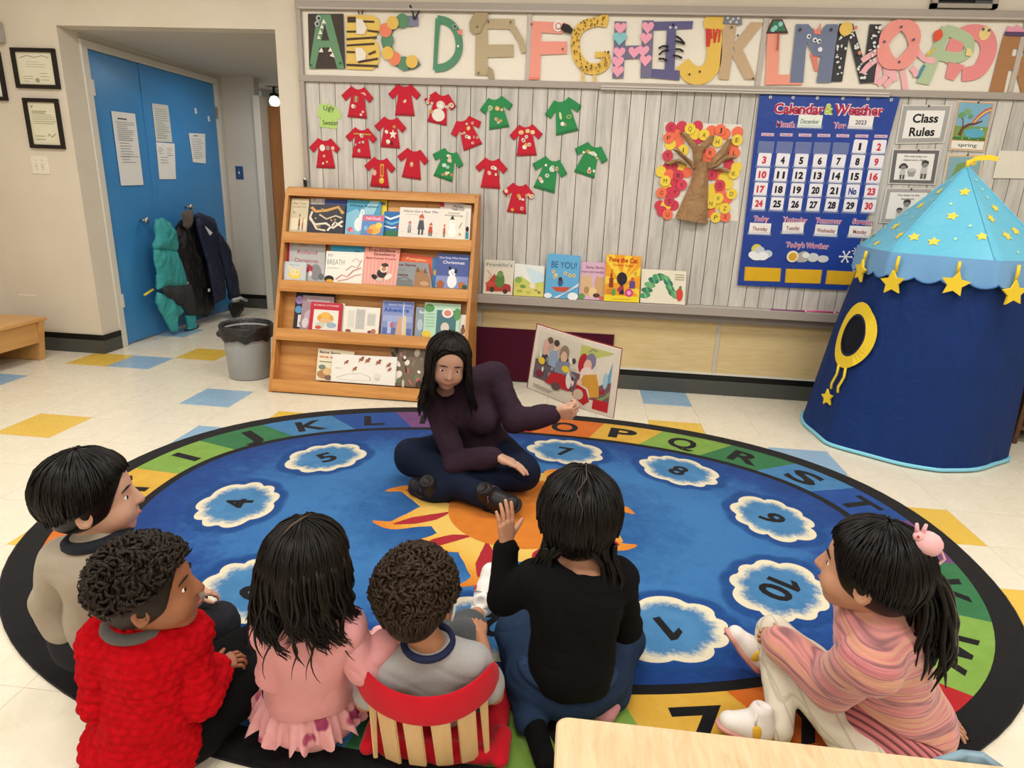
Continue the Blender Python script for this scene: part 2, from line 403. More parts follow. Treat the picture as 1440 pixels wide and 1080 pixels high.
frame('black framed portrait certificate, lower one beside the alcove', (-3.72,4.293,1.41), (-3.476,4.293,1.418), (-3.482,4.293,1.727), (-3.736,4.293,1.725),
      [('r', .02, .02, .98, .98, '#e2ddc2'), ('p', [(.08, .94), (.13, .86), (.2, .95), (.14, .9)], '#3c4a40')]+lines(2, .1, .9, .74, .78, '#8f8b74', 4, .02)+lines(5, .1, .95, .5, .7, '#a39f88', 5)+[('l', [(.55, .2), (.62, .26), (.7, .19), (.85, .27)], .012, '#4b4a44')]+lines(2, .1, .5, .12, .2, '#8f8b74', 6))
frame('black framed certificate cut off by the left edge of the picture', (-4.048,4.293,1.704), (-3.842,4.293,1.705), (-3.831,4.293,2.004), (-4.053,4.293,2.004),
      [('r', .02, .02, .98, .98, '#e9e7e0')]+lines(8, .1, .9, .2, .8, '#9a988c', 7))
# papers taped to the blue doors
def door_paper(label, pts, items, th=.0012, colr='#e7e6e2'):
    P = np.array(pts); P[:, 0] = AXL+.0015
    t = thing('notice_sheet', label, 'paper', P[0], 'notices taped to the blue doors')
    mb = MB(); mb.prism(P[[1, 0, 3, 2]], (th, 0, 0), c(colr)); mb.build('sheet', t)
    Q = P.copy(); Q[:, 0] += th
    art('sheet_print', t, quad_map(Q), items)
TX = '#85868a'
door_paper('tall stapled notice sheets on the near door leaf', [(-3.42,4.703,1.184), (-3.42,4.957,1.19), (-3.42,4.959,1.705), (-3.42,4.702,1.698)],
           lines(1, .2, .85, .9, .9, '#55565c', 1, .02)+lines(10, .12, .9, .62, .86, TX, 2, .008)+lines(8, .15, .8, .32, .58, TX, 3, .006)+[('r', .1, .4, .9, .405, TX)], .004)
door_paper('grey printed notice, upper of the pair on the far door leaf', [(-3.42,5.181,1.522), (-3.42,5.398,1.53), (-3.42,5.394,1.813), (-3.42,5.183,1.805)],
           lines(14, .12, .92, .1, .86, '#8d8e88', 5, .012), .0012, '#cfd0ca')
door_paper('white printed notice, lower of the pair on the far door leaf', [(-3.42,5.17,1.235), (-3.42,5.392,1.238), (-3.42,5.426,1.521), (-3.42,5.179,1.517)],
           lines(4, .1, .4, .7, .85, TX, 8)+lines(4, .55, .92, .66, .85, TX, 9)+lines(3, .15, .7, .45, .6, TX, 10))
door_paper('small white notice near the far edge of the blue doors', [(-3.42,5.669,1.384), (-3.42,5.869,1.379), (-3.42,5.904,1.634), (-3.42,5.648,1.621)],
           lines(1, .25, .75, .9, .9, '#55565c', 1, .03)+lines(11, .1, .9, .15, .8, TX, 11, .012))

# ------------------------------------------------------------------ the teaching board
YB = 4.27
def on(Y): return lambda XZ, h: np.c_[XZ[:, 0], np.full(len(XZ), Y)-h, XZ[:, 1]]
FRM = c('#a99f96', .5); FRL = c('#bdb4ab', .45); PANEL = c('#ece5d6', .55)
BX0, BX1 = -1.815, 3.3
board = thing('alphabet_board', 'long grey framed wall board with white panels under the alphabet', 'board', ((BX0+BX1)/2, YW, 1.88))
zt0, zt1 = 2.2638, 2.3144
zl0, zl1 = 1.8660, 1.9045
box('panel_sheet', (BX0+.02, 4.274, zl1-.02), (BX1, YW, zt1), PANEL, board)
box('top_rail', (BX0, 4.25, zt0), (BX1, YW, zt1), FRM, board, .004)
box('rail_lip', (BX0+.025, 4.243, zt0+.004), (BX1, 4.252, zt0+.014), FRL, board)
box('lower_rail', (BX0, 4.25, zl0), (BX1, YW, zl1), FRM, board, .004)
box('side_rail', (BX0+.003, 4.2525, .61), (BX0+.035, YW, zt1-.003), FRM, board, .004)
for x in (-0.3856, 0.9668, 2.3583):
    box('mullion', (x-.014, 4.262, zl1), (x+.014, YW, zt0), FRL, board, .003)
TRK = c('#cbc3b9', .35)
box('map_track', (0.0583, 4.236, zl0-.004), (1.7027, 4.252, zl0+.02), TRK, board, .003)
box('map_track_groove', (0.0583, 4.234, zl0+.006), (1.7027, 4.238, zl0+.009), c('#6d665e'), board)
# wood plank backdrop: every plank a strip
def plankmat():
    t = NT('greyed_plank', .6, .25); co = t.coord('Object', (16, 16, 1.7)); inf = t.add('ObjectInfo')
    ad = t.add('VectorMath', operation='ADD'); t.link(co, ad.inputs[0]); cb = t.add('CombineXYZ')
    for i in range(3): t.link(t.math('MULTIPLY', inf.outputs['Random'], 41.+9*i), cb.inputs[i])
    t.link(cb.outputs[0], ad.inputs[1]); v = ad.outputs[0]
    n = t.noise(v, 1.3, 5, .7, .4); n2 = t.noise(v, 4.5, 4, .75, 1.2)
    b = t.ramp(n, [(.3, '#aeaaa4'), (.5, '#c9c4bc'), (.75, '#dad5cd')])
    s = t.ramp(n2, [(.6, (0, 0, 0, 1)), (.78, (1, 1, 1, 1))])
    b = t.mix(t.math('MULTIPLY', s, .42), b, '#807a72')
    sh = t.math('ADD', t.math('MULTIPLY', inf.outputs['Random'], .14), .93)
    hsv = t.add('HueSaturation'); t.link(sh, hsv.inputs['Value']); t.link(b, hsv.inputs['Color']); t.col(hsv.outputs[0])
    t.bump(n2, .15, .002); return t.m
PLK = plankmat()
back = thing('plank_backdrop', 'grey weathered plank backdrop covering the board behind the sweaters', 'backdrop', (0, YW, .6))
box('backing_sheet', (BX0+.035, 4.279, .6), (BX1, YW, zl0), c('#3a3632'), back)
r = random.Random(3); x = BX0+.037
while x < BX1-.02:
    wd = r.choice([.084, .09, .094, .098, .102]); 
    if x+wd > BX1: wd = BX1-x
    box('plank', (x, YB, .605), (x+wd-.0042, 4.2795, zl0-.001), PLK, back, base=None); x += wd
# chalk ledge and the panels under it
led = thing('chalk_ledge', 'long grey chalk ledge running under the plank backdrop', 'ledge', (.9, YW, .56))
box('ledge_shelf', (BX0, 4.185, .572), (BX1, YW, .603), FRL, led, .004)
box('ledge_fascia', (BX0, 4.18, .553), (BX1, 4.19, .606), FRM, led, .003)
box('under_rail', (BX0, 4.235, .50), (BX1, YW, .572), c('#8f867e', .5), led, .004)
LOW = NT('lower_board_tan', .6, .2); co = LOW.coord('Object', (3, 3, 30)); LOW.col(LOW.ramp(LOW.noise(co, 2, 4), [(.3, '#cdb583'), (.7, '#d9c394')])); LOW = LOW.m
low = thing('lower_board', 'tan tackboard strip under the chalk ledge', 'board', (.9, YW, .3))
xd = (0.9379,4.285,0.3438)[0]
box('tan_panel', (-.62, 4.284, .152), (xd-.013, YW, .50), LOW, low)
box('tan_panel', (xd+.013, 4.284, .152), (BX1, YW, .50), LOW, low)
box('divider_strip', (xd-.013, 4.279, .152), (xd+.013, YW, .505), c('#c2b9aa', .5), low)
MAR = NT('maroon_felt', .9, .1); MAR.col('#471527'); MAR = MAR.m
qa, qb = (-0.6341,4.28,0.374), (0.2852,4.28,0.3668)
mp = thing('maroon_panel', 'dark maroon panel against the wall beside the bookcase', 'panel', (qa[0], YW, .1))
box('felt_sheet', (qa[0]-.3, 4.262, .012), (qb[0]-.02, 4.276, qa[2]), MAR, mp, .003); box('panel_edge', (qa[0]-.3, 4.276, .012), (qb[0]-.02, 4.2835, qa[2]+.008), c('#cdb48a'), mp)
for k, (x0, x1, z, cc) in enumerate(((1.22, 1.44, .607, '#8c3a78'), (1.40, 1.62, .607, '#e04a8c'), (1.5, 1.75, .607, '#d86fb0'))):
    rl = thing('pointer_stick', ('thin purple stick', 'thin hot pink stick', 'thin pale pink stick')[k]+' lying on the chalk ledge under the calendar', 'stick', (x0, 4.21, z))
    MB().tube([(x0, 4.205+.018*k, z+.004), (x1-.012, 4.202+.018*k, z+.004)], .004, c(cc, .4)).build('shaft', rl)
    MB().tube([(x1-.012, 4.202+.018*k, z+.004), (x1, 4.202+.018*k, z+.004)], .0045, c('#efe7ea')).build('tip', rl)
clp = thing('black_strap', 'black strap hanging at the left edge of the board above the bookcase', 'strap', (BX0+.01, 4.24, 1.2))
MB().tube([(BX0+.012, 4.243, 1.2788), (BX0+.012, 4.241, 1.2), (BX0+.01, 4.243, 1.12)], .011, c('#17181a')).build('band', clp)
MB().ball((BX0+.012, 4.242, 1.2788), (.014, .006, .016), ME, 8).build('strap_tip', clp)

# ------------------------------------------------------------------ paper letters
SINGLE = {'teeth': 'tooth', 'eyes': 'eye', 'pupils': 'pupil', 'push_pins': 'push_pin', 'stripes': 'stripe', 'letter_counters': 'letter_counter', 'green_discs': 'green_disc', 'coral_discs': 'coral_disc', 'yellow_discs': 'yellow_disc', 'legs': 'leg', 'pink_hearts': 'pink_heart', 'red_scribble': 'red_scribble', 'hat_sequins': 'hat_sequin', 'tentacles': 'tentacle', 'red_specks': 'red_speck', 'blue_heart': 'blue_heart', 'glitter_flake': 'glitter_flake'}
def cutout(name, label, cat, layers, Y=YB-.004, th=.0016, group=None, tubes=(), part=None):
    """layers: (part, colour, [outlines in (X,Z)]) each laid in front of the last"""
    allp = np.concatenate([np.array(p) for l in layers for p in l[2]])
    t = thing(name, label, cat, (allp[:, 0].mean(), Y, allp[:, 1].mean()), group); y = Y
    for nm, colr, outs in layers:
        mb = MB(); m = c(colr) if isinstance(colr, str) else colr; one = SINGLE.get(nm)
        for k, o in enumerate(outs):
            o = np.array(o); y2 = y-k*.00025
            mb.prism(np.c_[o[:, 0], np.full(len(o), y2), o[:, 1]], (0, -th, 0), m)
            if one: mb.build(one, t); mb = MB()
        if not one:
            ob = mb.build(nm, t)
            if nm in ('spots', 'star_specks'): ob['kind'] = 'stuff'
        y -= th+.0006+.00025*len(outs)
    for nm, colr, path, rad in tubes:
        p = np.array(path); MB().tube(np.c_[p[:, 0], np.full(len(p), y-.002), p[:, 1]], rad, c(colr), 6).build(nm, t)
    return t
def ring(pts, wd):
    V, F = stroke(pts, wd); return [V[f] for f in F]
def band(pts, wd, n=4):
    """smooth thick stroke as ONE outline"""
    P = np.array(pts, float); k = len(P); tt = np.arange(k); u = np.linspace(0, k-1, (k-1)*n+1)
    Q = []
    for a in u:
        i = min(int(a), k-2); s = a-i; p0, p1, p2, p3 = P[max(i-1, 0)], P[i], P[i+1], P[min(i+2, k-1)]
        Q.append(.5*((2*p1)+(-p0+p2)*s+(2*p0-5*p1+4*p2-p3)*s*s+(-p0+3*p1-3*p2+p3)*s**3))
    V, F = stroke(Q, np.interp(u, tt, np.broadcast_to(wd, (k,)))); m = len(Q)
    return np.r_[V[:m], V[m:][::-1]]
def heart(cx, cy, s):
    a = np.arange(16)*2*PI/16; return np.c_[cx+s*.030*16*np.sin(a)**3, cy+s*.030*(13*np.cos(a)-5*np.cos(2*a)-2*np.cos(3*a)-np.cos(4*a))]
def dots(cs, r, n=8): return [ell(x, z, r, r, n) for x, z in cs]
LG = 'alphabet letters on the upper board'
lab = lambda L, s: 'paper letter %s %s' % (L, s)
PT = dots
cutout('paper_letter', lab('A', 'made as a green crocodile with white teeth on brown card'), 'letter', [
    ('backing_card', '#453b36', [[(-1.738,2.245), (-1.516,2.248), (-1.516,1.946), (-1.746,1.941)]]),
    ('letter_body', '#6b9672', [[(-1.678,2.241), (-1.619,2.242), (-1.707,1.942), (-1.746,1.941)], [(-1.648,2.241), (-1.594,2.242), (-1.519,1.946), (-1.565,1.945)], [(-1.696,2.099), (-1.565,2.101), (-1.558,2.063), (-1.707,2.06)]]),
    ('teeth', '#efe9dc', [[(-1.638,2.218), (-1.623,2.192), (-1.654,2.192)], [(-1.651,2.189), (-1.639,2.164), (-1.665,2.166)], [(-1.663,2.16), (-1.648,2.134), (-1.676,2.133)], [(-1.675,2.13), (-1.661,2.107), (-1.685,2.107)], [(-1.659,2.061), (-1.648,2.034), (-1.678,2.034)], [(-1.602,2.065), (-1.59,2.037), (-1.619,2.039)], [(-1.589,2.036), (-1.577,2.005), (-1.609,2.014)]]),
    ('eyes', '#b9c4bb', PT([(-1.669,2.22), (-1.679,2.189)], .017)), ('pupils', '#23302a', PT([(-1.666,2.219), (-1.677,2.188)], .008)),
    ('push_pins', '#2f5a3f', PT([(-1.732,1.96), (-1.542,1.976)], .007))], group=LG)
cutout('paper_letter', lab('B', 'made as a yellow and brown striped bee'), 'letter', [
    ('letter_body', '#eac766', [[(-1.497,2.241), (-1.334,2.243), (-1.302,2.228), (-1.287,2.186), (-1.299,2.148), (-1.337,2.115), (-1.305,2.091), (-1.293,2.044), (-1.302,1.986), (-1.341,1.942), (-1.508,1.944)]]),
    ('stripes', '#4a3a30', [[(-1.49,2.232), (-1.439,2.233), (-1.44,2.202), (-1.491,2.201)], [(-1.412,2.214), (-1.324,2.212), (-1.324,2.202), (-1.412,2.203)], [(-1.498,2.156), (-1.438,2.157), (-1.439,2.147), (-1.498,2.146)], [(-1.368,2.164), (-1.3,2.158), (-1.301,2.147), (-1.368,2.154)], [(-1.499,2.115), (-1.31,2.128), (-1.31,2.118), (-1.5,2.103)], [(-1.501,2.08), (-1.327,2.093), (-1.327,2.082), (-1.501,2.07)], [(-1.502,2.045), (-1.45,2.044), (-1.45,2.034), (-1.502,2.034)], [(-1.366,2.033), (-1.322,2.051), (-1.317,2.04), (-1.361,2.023)], [(-1.433,1.99), (-1.307,2.011), (-1.304,2), (-1.43,1.978)], [(-1.505,1.973), (-1.306,1.97), (-1.306,1.958), (-1.505,1.961)]]),
    ('letter_counters', '#efe8da', [[(-1.436,2.219), (-1.399,2.22), (-1.37,2.175), (-1.385,2.137), (-1.436,2.138)], [(-1.445,2.063), (-1.403,2.061), (-1.377,2.033), (-1.383,1.999), (-1.441,1.986)]])],
    tubes=[('antenna', '#4a3a30', [(-1.414,2.245), (-1.421,2.268), (-1.432,2.282)], .004), ('antenna', '#4a3a30', [(-1.396,2.246), (-1.39,2.266), (-1.386,2.283)], .004)], group=LG)
cutout('paper_letter', lab('C', 'made as a caterpillar of green, coral and yellow discs'), 'letter', [
    ('letter_body', '#5f7f7c', [band([(-1.09,2.212), (-1.148,2.214), (-1.207,2.198), (-1.244,2.154), (-1.249,2.097), (-1.236,2.045), (-1.199,2.003), (-1.145,1.978), (-1.091,1.981), (-1.057,2.001)], .058)]),
    ('end_block', '#8285a0', [[(-1.127,2.237), (-1.053,2.236), (-1.053,2.189), (-1.13,2.187)]]),
    ('green_discs', '#5f8f6c', PT([(-1.151,2.214), (-1.143,1.982), (-1.245,2.107)], .04, 14)), ('coral_discs', '#ee8766', PT([(-1.254,2.162), (-1.201,2.008)], .039, 14)),
    ('yellow_discs', '#e8bf5e', PT([(-1.209,2.202), (-1.241,2.037), (-1.093,1.992)], .037, 14))],
    tubes=[('antenna', '#3c3a45', [(-1.075,2.222), (-1.085,2.261), (-1.1,2.296)], .006), ('antenna', '#3c3a45', [(-1.071,2.224), (-1.06,2.243), (-1.045,2.267)], .006)], group=LG)
cutout('paper_letter', lab('D', 'made as a green dinosaur bowl with a coral beak'), 'letter', [
    ('letter_body', '#589070', [band([(-0.9402,2.227), (-0.8793,2.215), (-0.8317,2.179), (-0.8068,2.119), (-0.8079,2.053), (-0.837,2.004), (-0.8877,1.971), (-0.954,1.959)], .044), [(-0.9496,2.235), (-0.9191,2.215), (-0.9311,2.098), (-0.939,1.965), (-0.9647,1.95)]]),
    ('beak', '#ee8a78', [[(-0.8211,2.165), (-0.7846,2.177), (-0.7906,2.159), (-0.784,2.143), (-0.8072,2.147)]]), ('eyes', '#96ad9d', PT([(-0.8318,2.188)], .015)), ('pupils', '#22362c', PT([(-0.8308,2.188)], .007)),
    ('white_dot', '#f2eee6', PT([(-0.8094,2.082)], .007))], group=LG)
cutout('paper_letter', lab('E', 'made as a tan elephant with a trunk'), 'letter', [
    ('letter_body', '#b9a887', [[(-0.7067,2.195), (-0.634,2.196), (-0.6266,1.929), (-0.704,1.927)], [(-0.6712,2.235), (-0.4753,2.235), (-0.4732,2.18), (-0.6699,2.181)], [(-0.6364,2.096), (-0.4752,2.1), (-0.4725,2.032), (-0.6346,2.027)]]),
    ('tail', '#a89775', [[(-0.6248,1.979), (-0.5959,1.961), (-0.5839,1.915), (-0.6045,1.896), (-0.632,1.934)]]),
    ('trunk', '#b9a887', [[(-0.5022,2.184), (-0.4667,2.199), (-0.4142,2.126), (-0.3958,2.061), (-0.4264,2.05), (-0.4499,2.116)]]),
    ('ear', '#ab9a78', [[(-0.7053,2.273), (-0.662,2.28), (-0.6326,2.26), (-0.6349,2.231), (-0.6599,2.196), (-0.6797,2.154), (-0.7161,2.149), (-0.7406,2.171), (-0.7435,2.213), (-0.7285,2.242)]]),
    ('push_pins', '#6a5a44', PT([(-0.6294,2.217), (-0.682,1.939), (-0.695,2.188), (-0.4972,2.217)], .006))], group=LG)
cutout('paper_letter', lab('F', 'made as a salmon pink flamingo with a black beak'), 'letter', [
    ('letter_body', '#ee9a8a', [[(-0.3871,2.224), (-0.3136,2.225), (-0.3082,1.917), (-0.3834,1.915)], [(-0.3851,2.225), (-0.1763,2.221), (-0.1417,2.204), (-0.1583,2.178), (-0.198,2.161), (-0.3003,2.165), (-0.3618,2.164)], [(-0.3287,2.118), (-0.1588,2.121), (-0.1546,2.055), (-0.3251,2.046)]]),
    ('folded_foot', '#e78878', [[(-0.3837,1.923), (-0.3086,1.925), (-0.312,1.91), (-0.379,1.911)]]), ('eyes', '#f1ece6', PT([(-0.2146,2.201)], .03, 12)), ('eye_ring', '#d98a80', PT([(-0.2145,2.2)], .02, 12)), ('eye_center', '#f1ece6', PT([(-0.2145,2.2)], .012, 12)),
    ('beak', '#26211f', [band([(-0.1951,2.199), (-0.164,2.187), (-0.1325,2.171)], [.03, .045, .025])]), ('push_pins', '#7a4038', PT([(-0.372,2.207), (-0.1817,2.078)], .006))], group=LG)
gb = band([(0.0396,2.232), (-0.0001,2.226), (-0.0592,2.21), (-0.0991,2.173), (-0.1104,2.113), (-0.0901,2.039), (-0.0383,1.986), (0.0237,1.978), (0.0728,2.003), (0.0739,2.054)], [.05, .05, .055, .055, .052, .055, .06, .06, .055, .05])
rr = random.Random(5); gsp = [p+np.array([rr.uniform(-.02, .02), rr.uniform(-.02, .02)]) for p in (gb[:37]+gb[37:][::-1])/2 for _ in (0, 1)]
cutout('paper_letter', lab('G', 'made as a yellow spotted giraffe standing on two legs'), 'letter', [
    ('legs', '#dfc07a', [[(-0.0645,1.965), (-0.044,1.965), (-0.0414,1.899), (-0.0601,1.901)], [(0.0045,1.962), (0.0229,1.962), (0.0299,1.896), (0.0125,1.896)]]),
    ('letter_body', '#e6bd58', [gb, [(0.0097,2.069), (0.0936,2.072), (0.0933,2.039), (0.012,2.039)], [(0.0083,2.248), (0.0369,2.266), (0.0708,2.267), (0.0755,2.234), (0.0644,2.198), (0.0135,2.206)]]),
    ('spots', '#7a5a2c', [ell(p[0], p[1], .004, .006, 6) for p in gsp]), ('push_pins', '#5a3a22', PT([(0.0872,2.065), (-0.036,1.982)], .007))], group=LG)
cutout('paper_letter', lab('H', 'in slate purple covered with pink hearts'), 'letter', [
    ('letter_body', '#77738c', [[(0.1116,2.232), (0.1795,2.231), (0.1879,1.93), (0.1227,1.929)], [(0.2701,2.239), (0.3353,2.24), (0.3527,1.937), (0.2871,1.935)], [(0.1656,2.104), (0.2855,2.109), (0.2891,2.04), (0.1699,2.032)]]),
    ('pink_hearts', '#f1a6bc', [heart(x, z, .075) for x, z in [(0.1475,2.198), (0.1515,2.069), (0.1477,2.019), (0.152,1.969), (0.3042,2.204), (0.2989,2.147), (0.2389,2.072), (0.2894,2.08), (0.3081,2.031)]]),
    ('blue_heart', '#86c6cf', [heart(x, z, .085) for x, z in [(0.1482,2.143)]])], group=LG)
cutout('paper_letter', lab('I', 'in indigo made as an insect with thin black legs'), 'letter', [
    ('letter_body', '#625f88', [[(0.333,2.233), (0.5582,2.24), (0.5579,2.2), (0.3394,2.189)], [(0.4141,2.213), (0.4661,2.213), (0.4833,1.949), (0.4252,1.948)], [(0.3479,1.985), (0.514,1.979), (0.5159,1.926), (0.3497,1.937)]]),
    ('eyes', '#c9c8d6', PT([(0.4327,2.204), (0.4652,2.204)], .008)), ('push_pins', '#33314c', PT([(0.447,2.218)], .007))],
    tubes=[('leg', '#2b2a33', p, .0055) for p in ([(0.4691,2.159), (0.4953,2.146), (0.523,2.12)], [(0.4689,2.134), (0.4973,2.128), (0.5233,2.117)], [(0.4737,2.091), (0.4996,2.09), (0.5207,2.079)], [(0.4634,2.058), (0.4906,2.055), (0.5167,2.044)], [(0.4325,2.104), (0.4006,2.106), (0.377,2.093)], [(0.4345,2.086), (0.4033,2.079), (0.3825,2.059)], [(0.4327,2.029), (0.4076,2.039), (0.3817,2.038)])], group=LG)
cutout('paper_letter', lab('J', 'in yellow with a jagged red scribble at the neck'), 'letter', [
    ('letter_body', '#e6bf58', [band([(0.6786,2.235), (0.6888,2.154), (0.6991,2.073), (0.6906,2), (0.6412,1.957), (0.5755,1.965), (0.5225,2.019)], [.085, .085, .085, .095, .1, .1, .08]), ell(*[(0.6808,2.233)][0], .062, .058, 16)]),
    ('red_scribble', '#cf3f34', [[(0.6339,2.203), (0.6673,2.2), (0.6796,2.15), (0.6695,2.152), (0.6671,2.109), (0.6475,2.108)], [(0.6732,2.201), (0.6848,2.201), (0.6994,2.132), (0.6883,2.127)], [(0.6946,2.201), (0.7062,2.201), (0.6961,2.127), (0.6861,2.129)], [(0.7084,2.199), (0.7212,2.198), (0.719,2.132), (0.7112,2.132)]]),
    ('eyes', '#3a3128', PT([(0.5692,1.959), (0.6271,1.975)], .006))], group=LG)
cutout('paper_letter', lab('K', 'in tan card wearing a grey sequin hat'), 'letter', [
    ('letter_body', '#c6aa88', [[(0.7296,2.253), (0.8038,2.254), (0.7998,1.936), (0.74,1.938)], [(0.7979,2.119), (0.8829,2.239), (0.954,2.239), (0.8315,2.065)], [(0.7998,2.068), (0.8453,2.114), (0.9564,1.943), (0.891,1.94)]]),
    ('hat', '#7f8083', [[(0.7309,2.272), (0.8252,2.274), (0.8341,2.223), (0.7253,2.226)]]), ('hat_sequins', '#c7cdd0', PT([(0.7502,2.258), (0.78,2.252), (0.8084,2.256), (0.7674,2.238), (0.8014,2.236)], .008)),
    ('push_pins', '#574433', PT([(0.7779,2.209), (0.8174,2.168), (0.9345,1.945)], .006))], group=LG)
cutout('paper_letter', lab('L', 'in salmon pink as a lamp with a green glitter shade'), 'letter', [
    ('letter_body', '#ef9d88', [[(0.9812,2.189), (1.052,2.19), (1.08,1.928), (1.01,1.926)], [(1.004,1.966), (1.138,1.971), (1.223,1.919), (1.009,1.914)]]),
    ('lamp_shade', '#5d2f33', [[(0.9984,2.254), (1.054,2.255), (1.098,2.185), (0.973,2.181)]]), ('shade_glitter', '#3f7a58', [[(1.005,2.247), (1.051,2.248), (1.084,2.195), (0.9871,2.191)]]), ('glitter_flake', '#8fd0c8', PT([(1.02,2.211), (1.046,2.23), (1.009,2.201)], .014, 6))],
    tubes=[('pull_cord', '#a85a50', [(1.039,2.186), (1.045,2.139), (1.047,2.095)], .003)], group=LG)
cutout('paper_letter', lab('M', 'in slate blue as a monster with many eyes'), 'letter', [
    ('tongue', '#e5806e', [[(1.235,2.084), (1.274,2.085), (1.294,1.992), (1.276,1.994)]]),
    ('letter_body', '#737d98', [[(1.133,2.232), (1.198,2.233), (1.221,1.931), (1.147,1.929)], [(1.297,2.234), (1.361,2.235), (1.375,1.935), (1.297,1.933)], [(1.144,2.232), (1.2,2.233), (1.267,2.172), (1.284,2.07), (1.256,2.07)], [(1.297,2.234), (1.353,2.235), (1.295,2.071), (1.256,2.07), (1.249,2.157)]]),
    ('red_comb', '#ea8672', [[(1.226,2.216), (1.247,2.2), (1.249,2.214), (1.262,2.197), (1.261,2.238), (1.267,2.236), (1.275,2.181), (1.241,2.184)]]),
    ('eyes', '#e9edf2', PT([(1.211,2.17), (1.247,2.152), (1.271,2.146), (1.284,2.104)], .013)), ('pupils', '#2a2f40', PT([(1.213,2.169), (1.249,2.15), (1.274,2.145)], .006)),
    ('push_pins', '#3c2f48', PT([(1.157,2.203), (1.326,2.206)], .008))], group=LG)
nl = [[(1.369,2.239), (1.432,2.24), (1.437,1.941), (1.375,1.939)], [(1.403,2.24), (1.442,2.24), (1.595,1.938), (1.538,1.933)], [(1.533,2.238), (1.596,2.239), (1.614,1.938), (1.546,1.938)]]
rr = random.Random(9); sp = []
for q in nl:
    q = np.array(q)
    for _ in range(16):
        a, b_ = rr.uniform(.1, .9), rr.uniform(.04, .96); p = (q[0]*(1-a)+q[1]*a)*(1-b_)+(q[3]*(1-a)+q[2]*a)*b_; sp.append(ell(p[0], p[1], rr.uniform(.004, .012), rr.uniform(.004, .01), 6, rr.uniform(0, 3)))
cutout('paper_letter', lab('N', 'in black as a night sky with white specks'), 'letter', [
    ('letter_body', '#3b3a3e', nl), ('star_specks', '#e3e2de', sp), ('moon', '#e8c262', [ell(*[(1.404,2.21)][0], .036, .036, 16)]), ('red_specks', '#d98a72', PT([(1.499,2.089), (1.454,2.216)], .011, 6))], group=LG)
oc = np.array([(1.707,2.136), (1.598,2.134), (1.682,2.262), (1.652,2.135), (1.693,2.208)]); orx, orz = oc[0, 0]-oc[1, 0], oc[2, 1]-oc[0, 1]; irx, irz = oc[0, 0]-oc[3, 0], oc[4, 1]-oc[0, 1]
og = [oc[0]+np.array([math.cos(a)*(orx+irx)/2, math.sin(a)*(orz+irz)/2]) for a in np.linspace(0, 2*PI, 33)]
cutout('paper_letter', lab('O', 'in pink as an octopus with dangling tentacles'), 'letter', [
    ('tentacles', '#f0b4ba', [band(p, .03) for p in ([(1.628,2.048), (1.623,1.994), (1.614,1.935)], [(1.665,2.02), (1.669,1.971), (1.636,1.929)], [(1.708,2.009), (1.707,1.962), (1.674,1.922)], [(1.754,2.007), (1.775,1.954), (1.794,1.903)], [(1.802,2.022), (1.827,1.999), (1.837,1.976)], [(1.616,2.114), (1.566,2.081), (1.525,2.051)], [(1.614,2.067), (1.566,2.027), (1.54,1.986)], [(1.808,2.114), (1.857,2.072), (1.921,2.056)], [(1.663,2), (1.709,1.977), (1.729,1.952)])]),
    ('letter_body', '#ef9a90', ring(og, [(orx-irx)*(abs(math.cos(a)))+(orz-irz)*abs(math.sin(a)) if True else 0 for a in np.linspace(0, 2*PI, 33)])),
    ('push_pins', '#5e5070', PT([(1.699,2.225), (1.624,2.149), (1.778,2.162), (1.724,2.047)], .007))], group=LG)
cutout('paper_letter', lab('Q', 'in rose pink open at the left behind the letter P'), 'letter', [
    ('letter_body', '#e98f90', [band([(2.022,2.056), (2.01,2.123), (2.036,2.189), (2.091,2.209), (2.154,2.191), (2.189,2.136), (2.188,2.069), (2.157,2.011), (2.081,1.992)], [.08, .085, .085, .075, .085, .085, .085, .08, .07]), [(1.995,2.055), (2.085,2.04), (2.043,1.96), (1.995,1.973)]]),
    ('yellow_face', '#ecd08c', [ell(*[(2.15,2.201)][0], .03, .034, 14)]), ('push_pins', '#4c6a6e', PT([(2.137,2.222), (2.168,2.217)], .008))], group=LG)
cutout('paper_letter', lab('P', 'in pale green as a parrot with red feathers and a painted tail'), 'letter', [
    ('letter_body', '#b3c6a0', [[(1.917,2.236), (1.976,2.226), (1.917,1.935), (1.843,1.945)], band([(1.941,2.216), (2.009,2.198), (2.071,2.167), (2.088,2.115), (2.051,2.081), (1.996,2.08), (1.933,2.093)], .055)]),
    ('painted_tail', '#4a90a4', [[(1.859,2.038), (1.875,2.034), (1.854,1.967), (1.839,1.973)]]), ('painted_stripe', '#dcc04c', [[(1.871,2.101), (1.91,2.128), (1.91,2.119), (1.865,2.07)]]),
    ('beak', '#ecd68e', [[(2.07,2.129), (2.097,2.12), (2.108,2.087), (2.074,2.088)]]), ('feathers', '#e2553a', [band([(1.897,2.213), (1.905,2.187), (1.894,2.159)], [.03, .05, .015])])], group=LG)
cutout('paper_letter', lab('R', 'in brown card with a pink and purple bow, at the right end'), 'letter', [
    ('letter_body', '#ab7a50', [[(2.252,2.191), (2.317,2.189), (2.324,1.908), (2.245,1.906)], band([(2.289,2.164), (2.347,2.165), (2.402,2.139), (2.419,2.093), (2.393,2.059), (2.315,2.057)], .07), [(2.341,2.053), (2.392,2.064), (2.493,1.902), (2.417,1.905)]]),
    ('bow', '#e79ab0', [[(2.262,2.242), (2.296,2.231), (2.307,2.248), (2.352,2.223), (2.356,2.209), (2.257,2.212)]]), ('bow_band', '#5c4468', [[(2.252,2.212), (2.36,2.212), (2.36,2.189), (2.252,2.193)]])], group=LG)

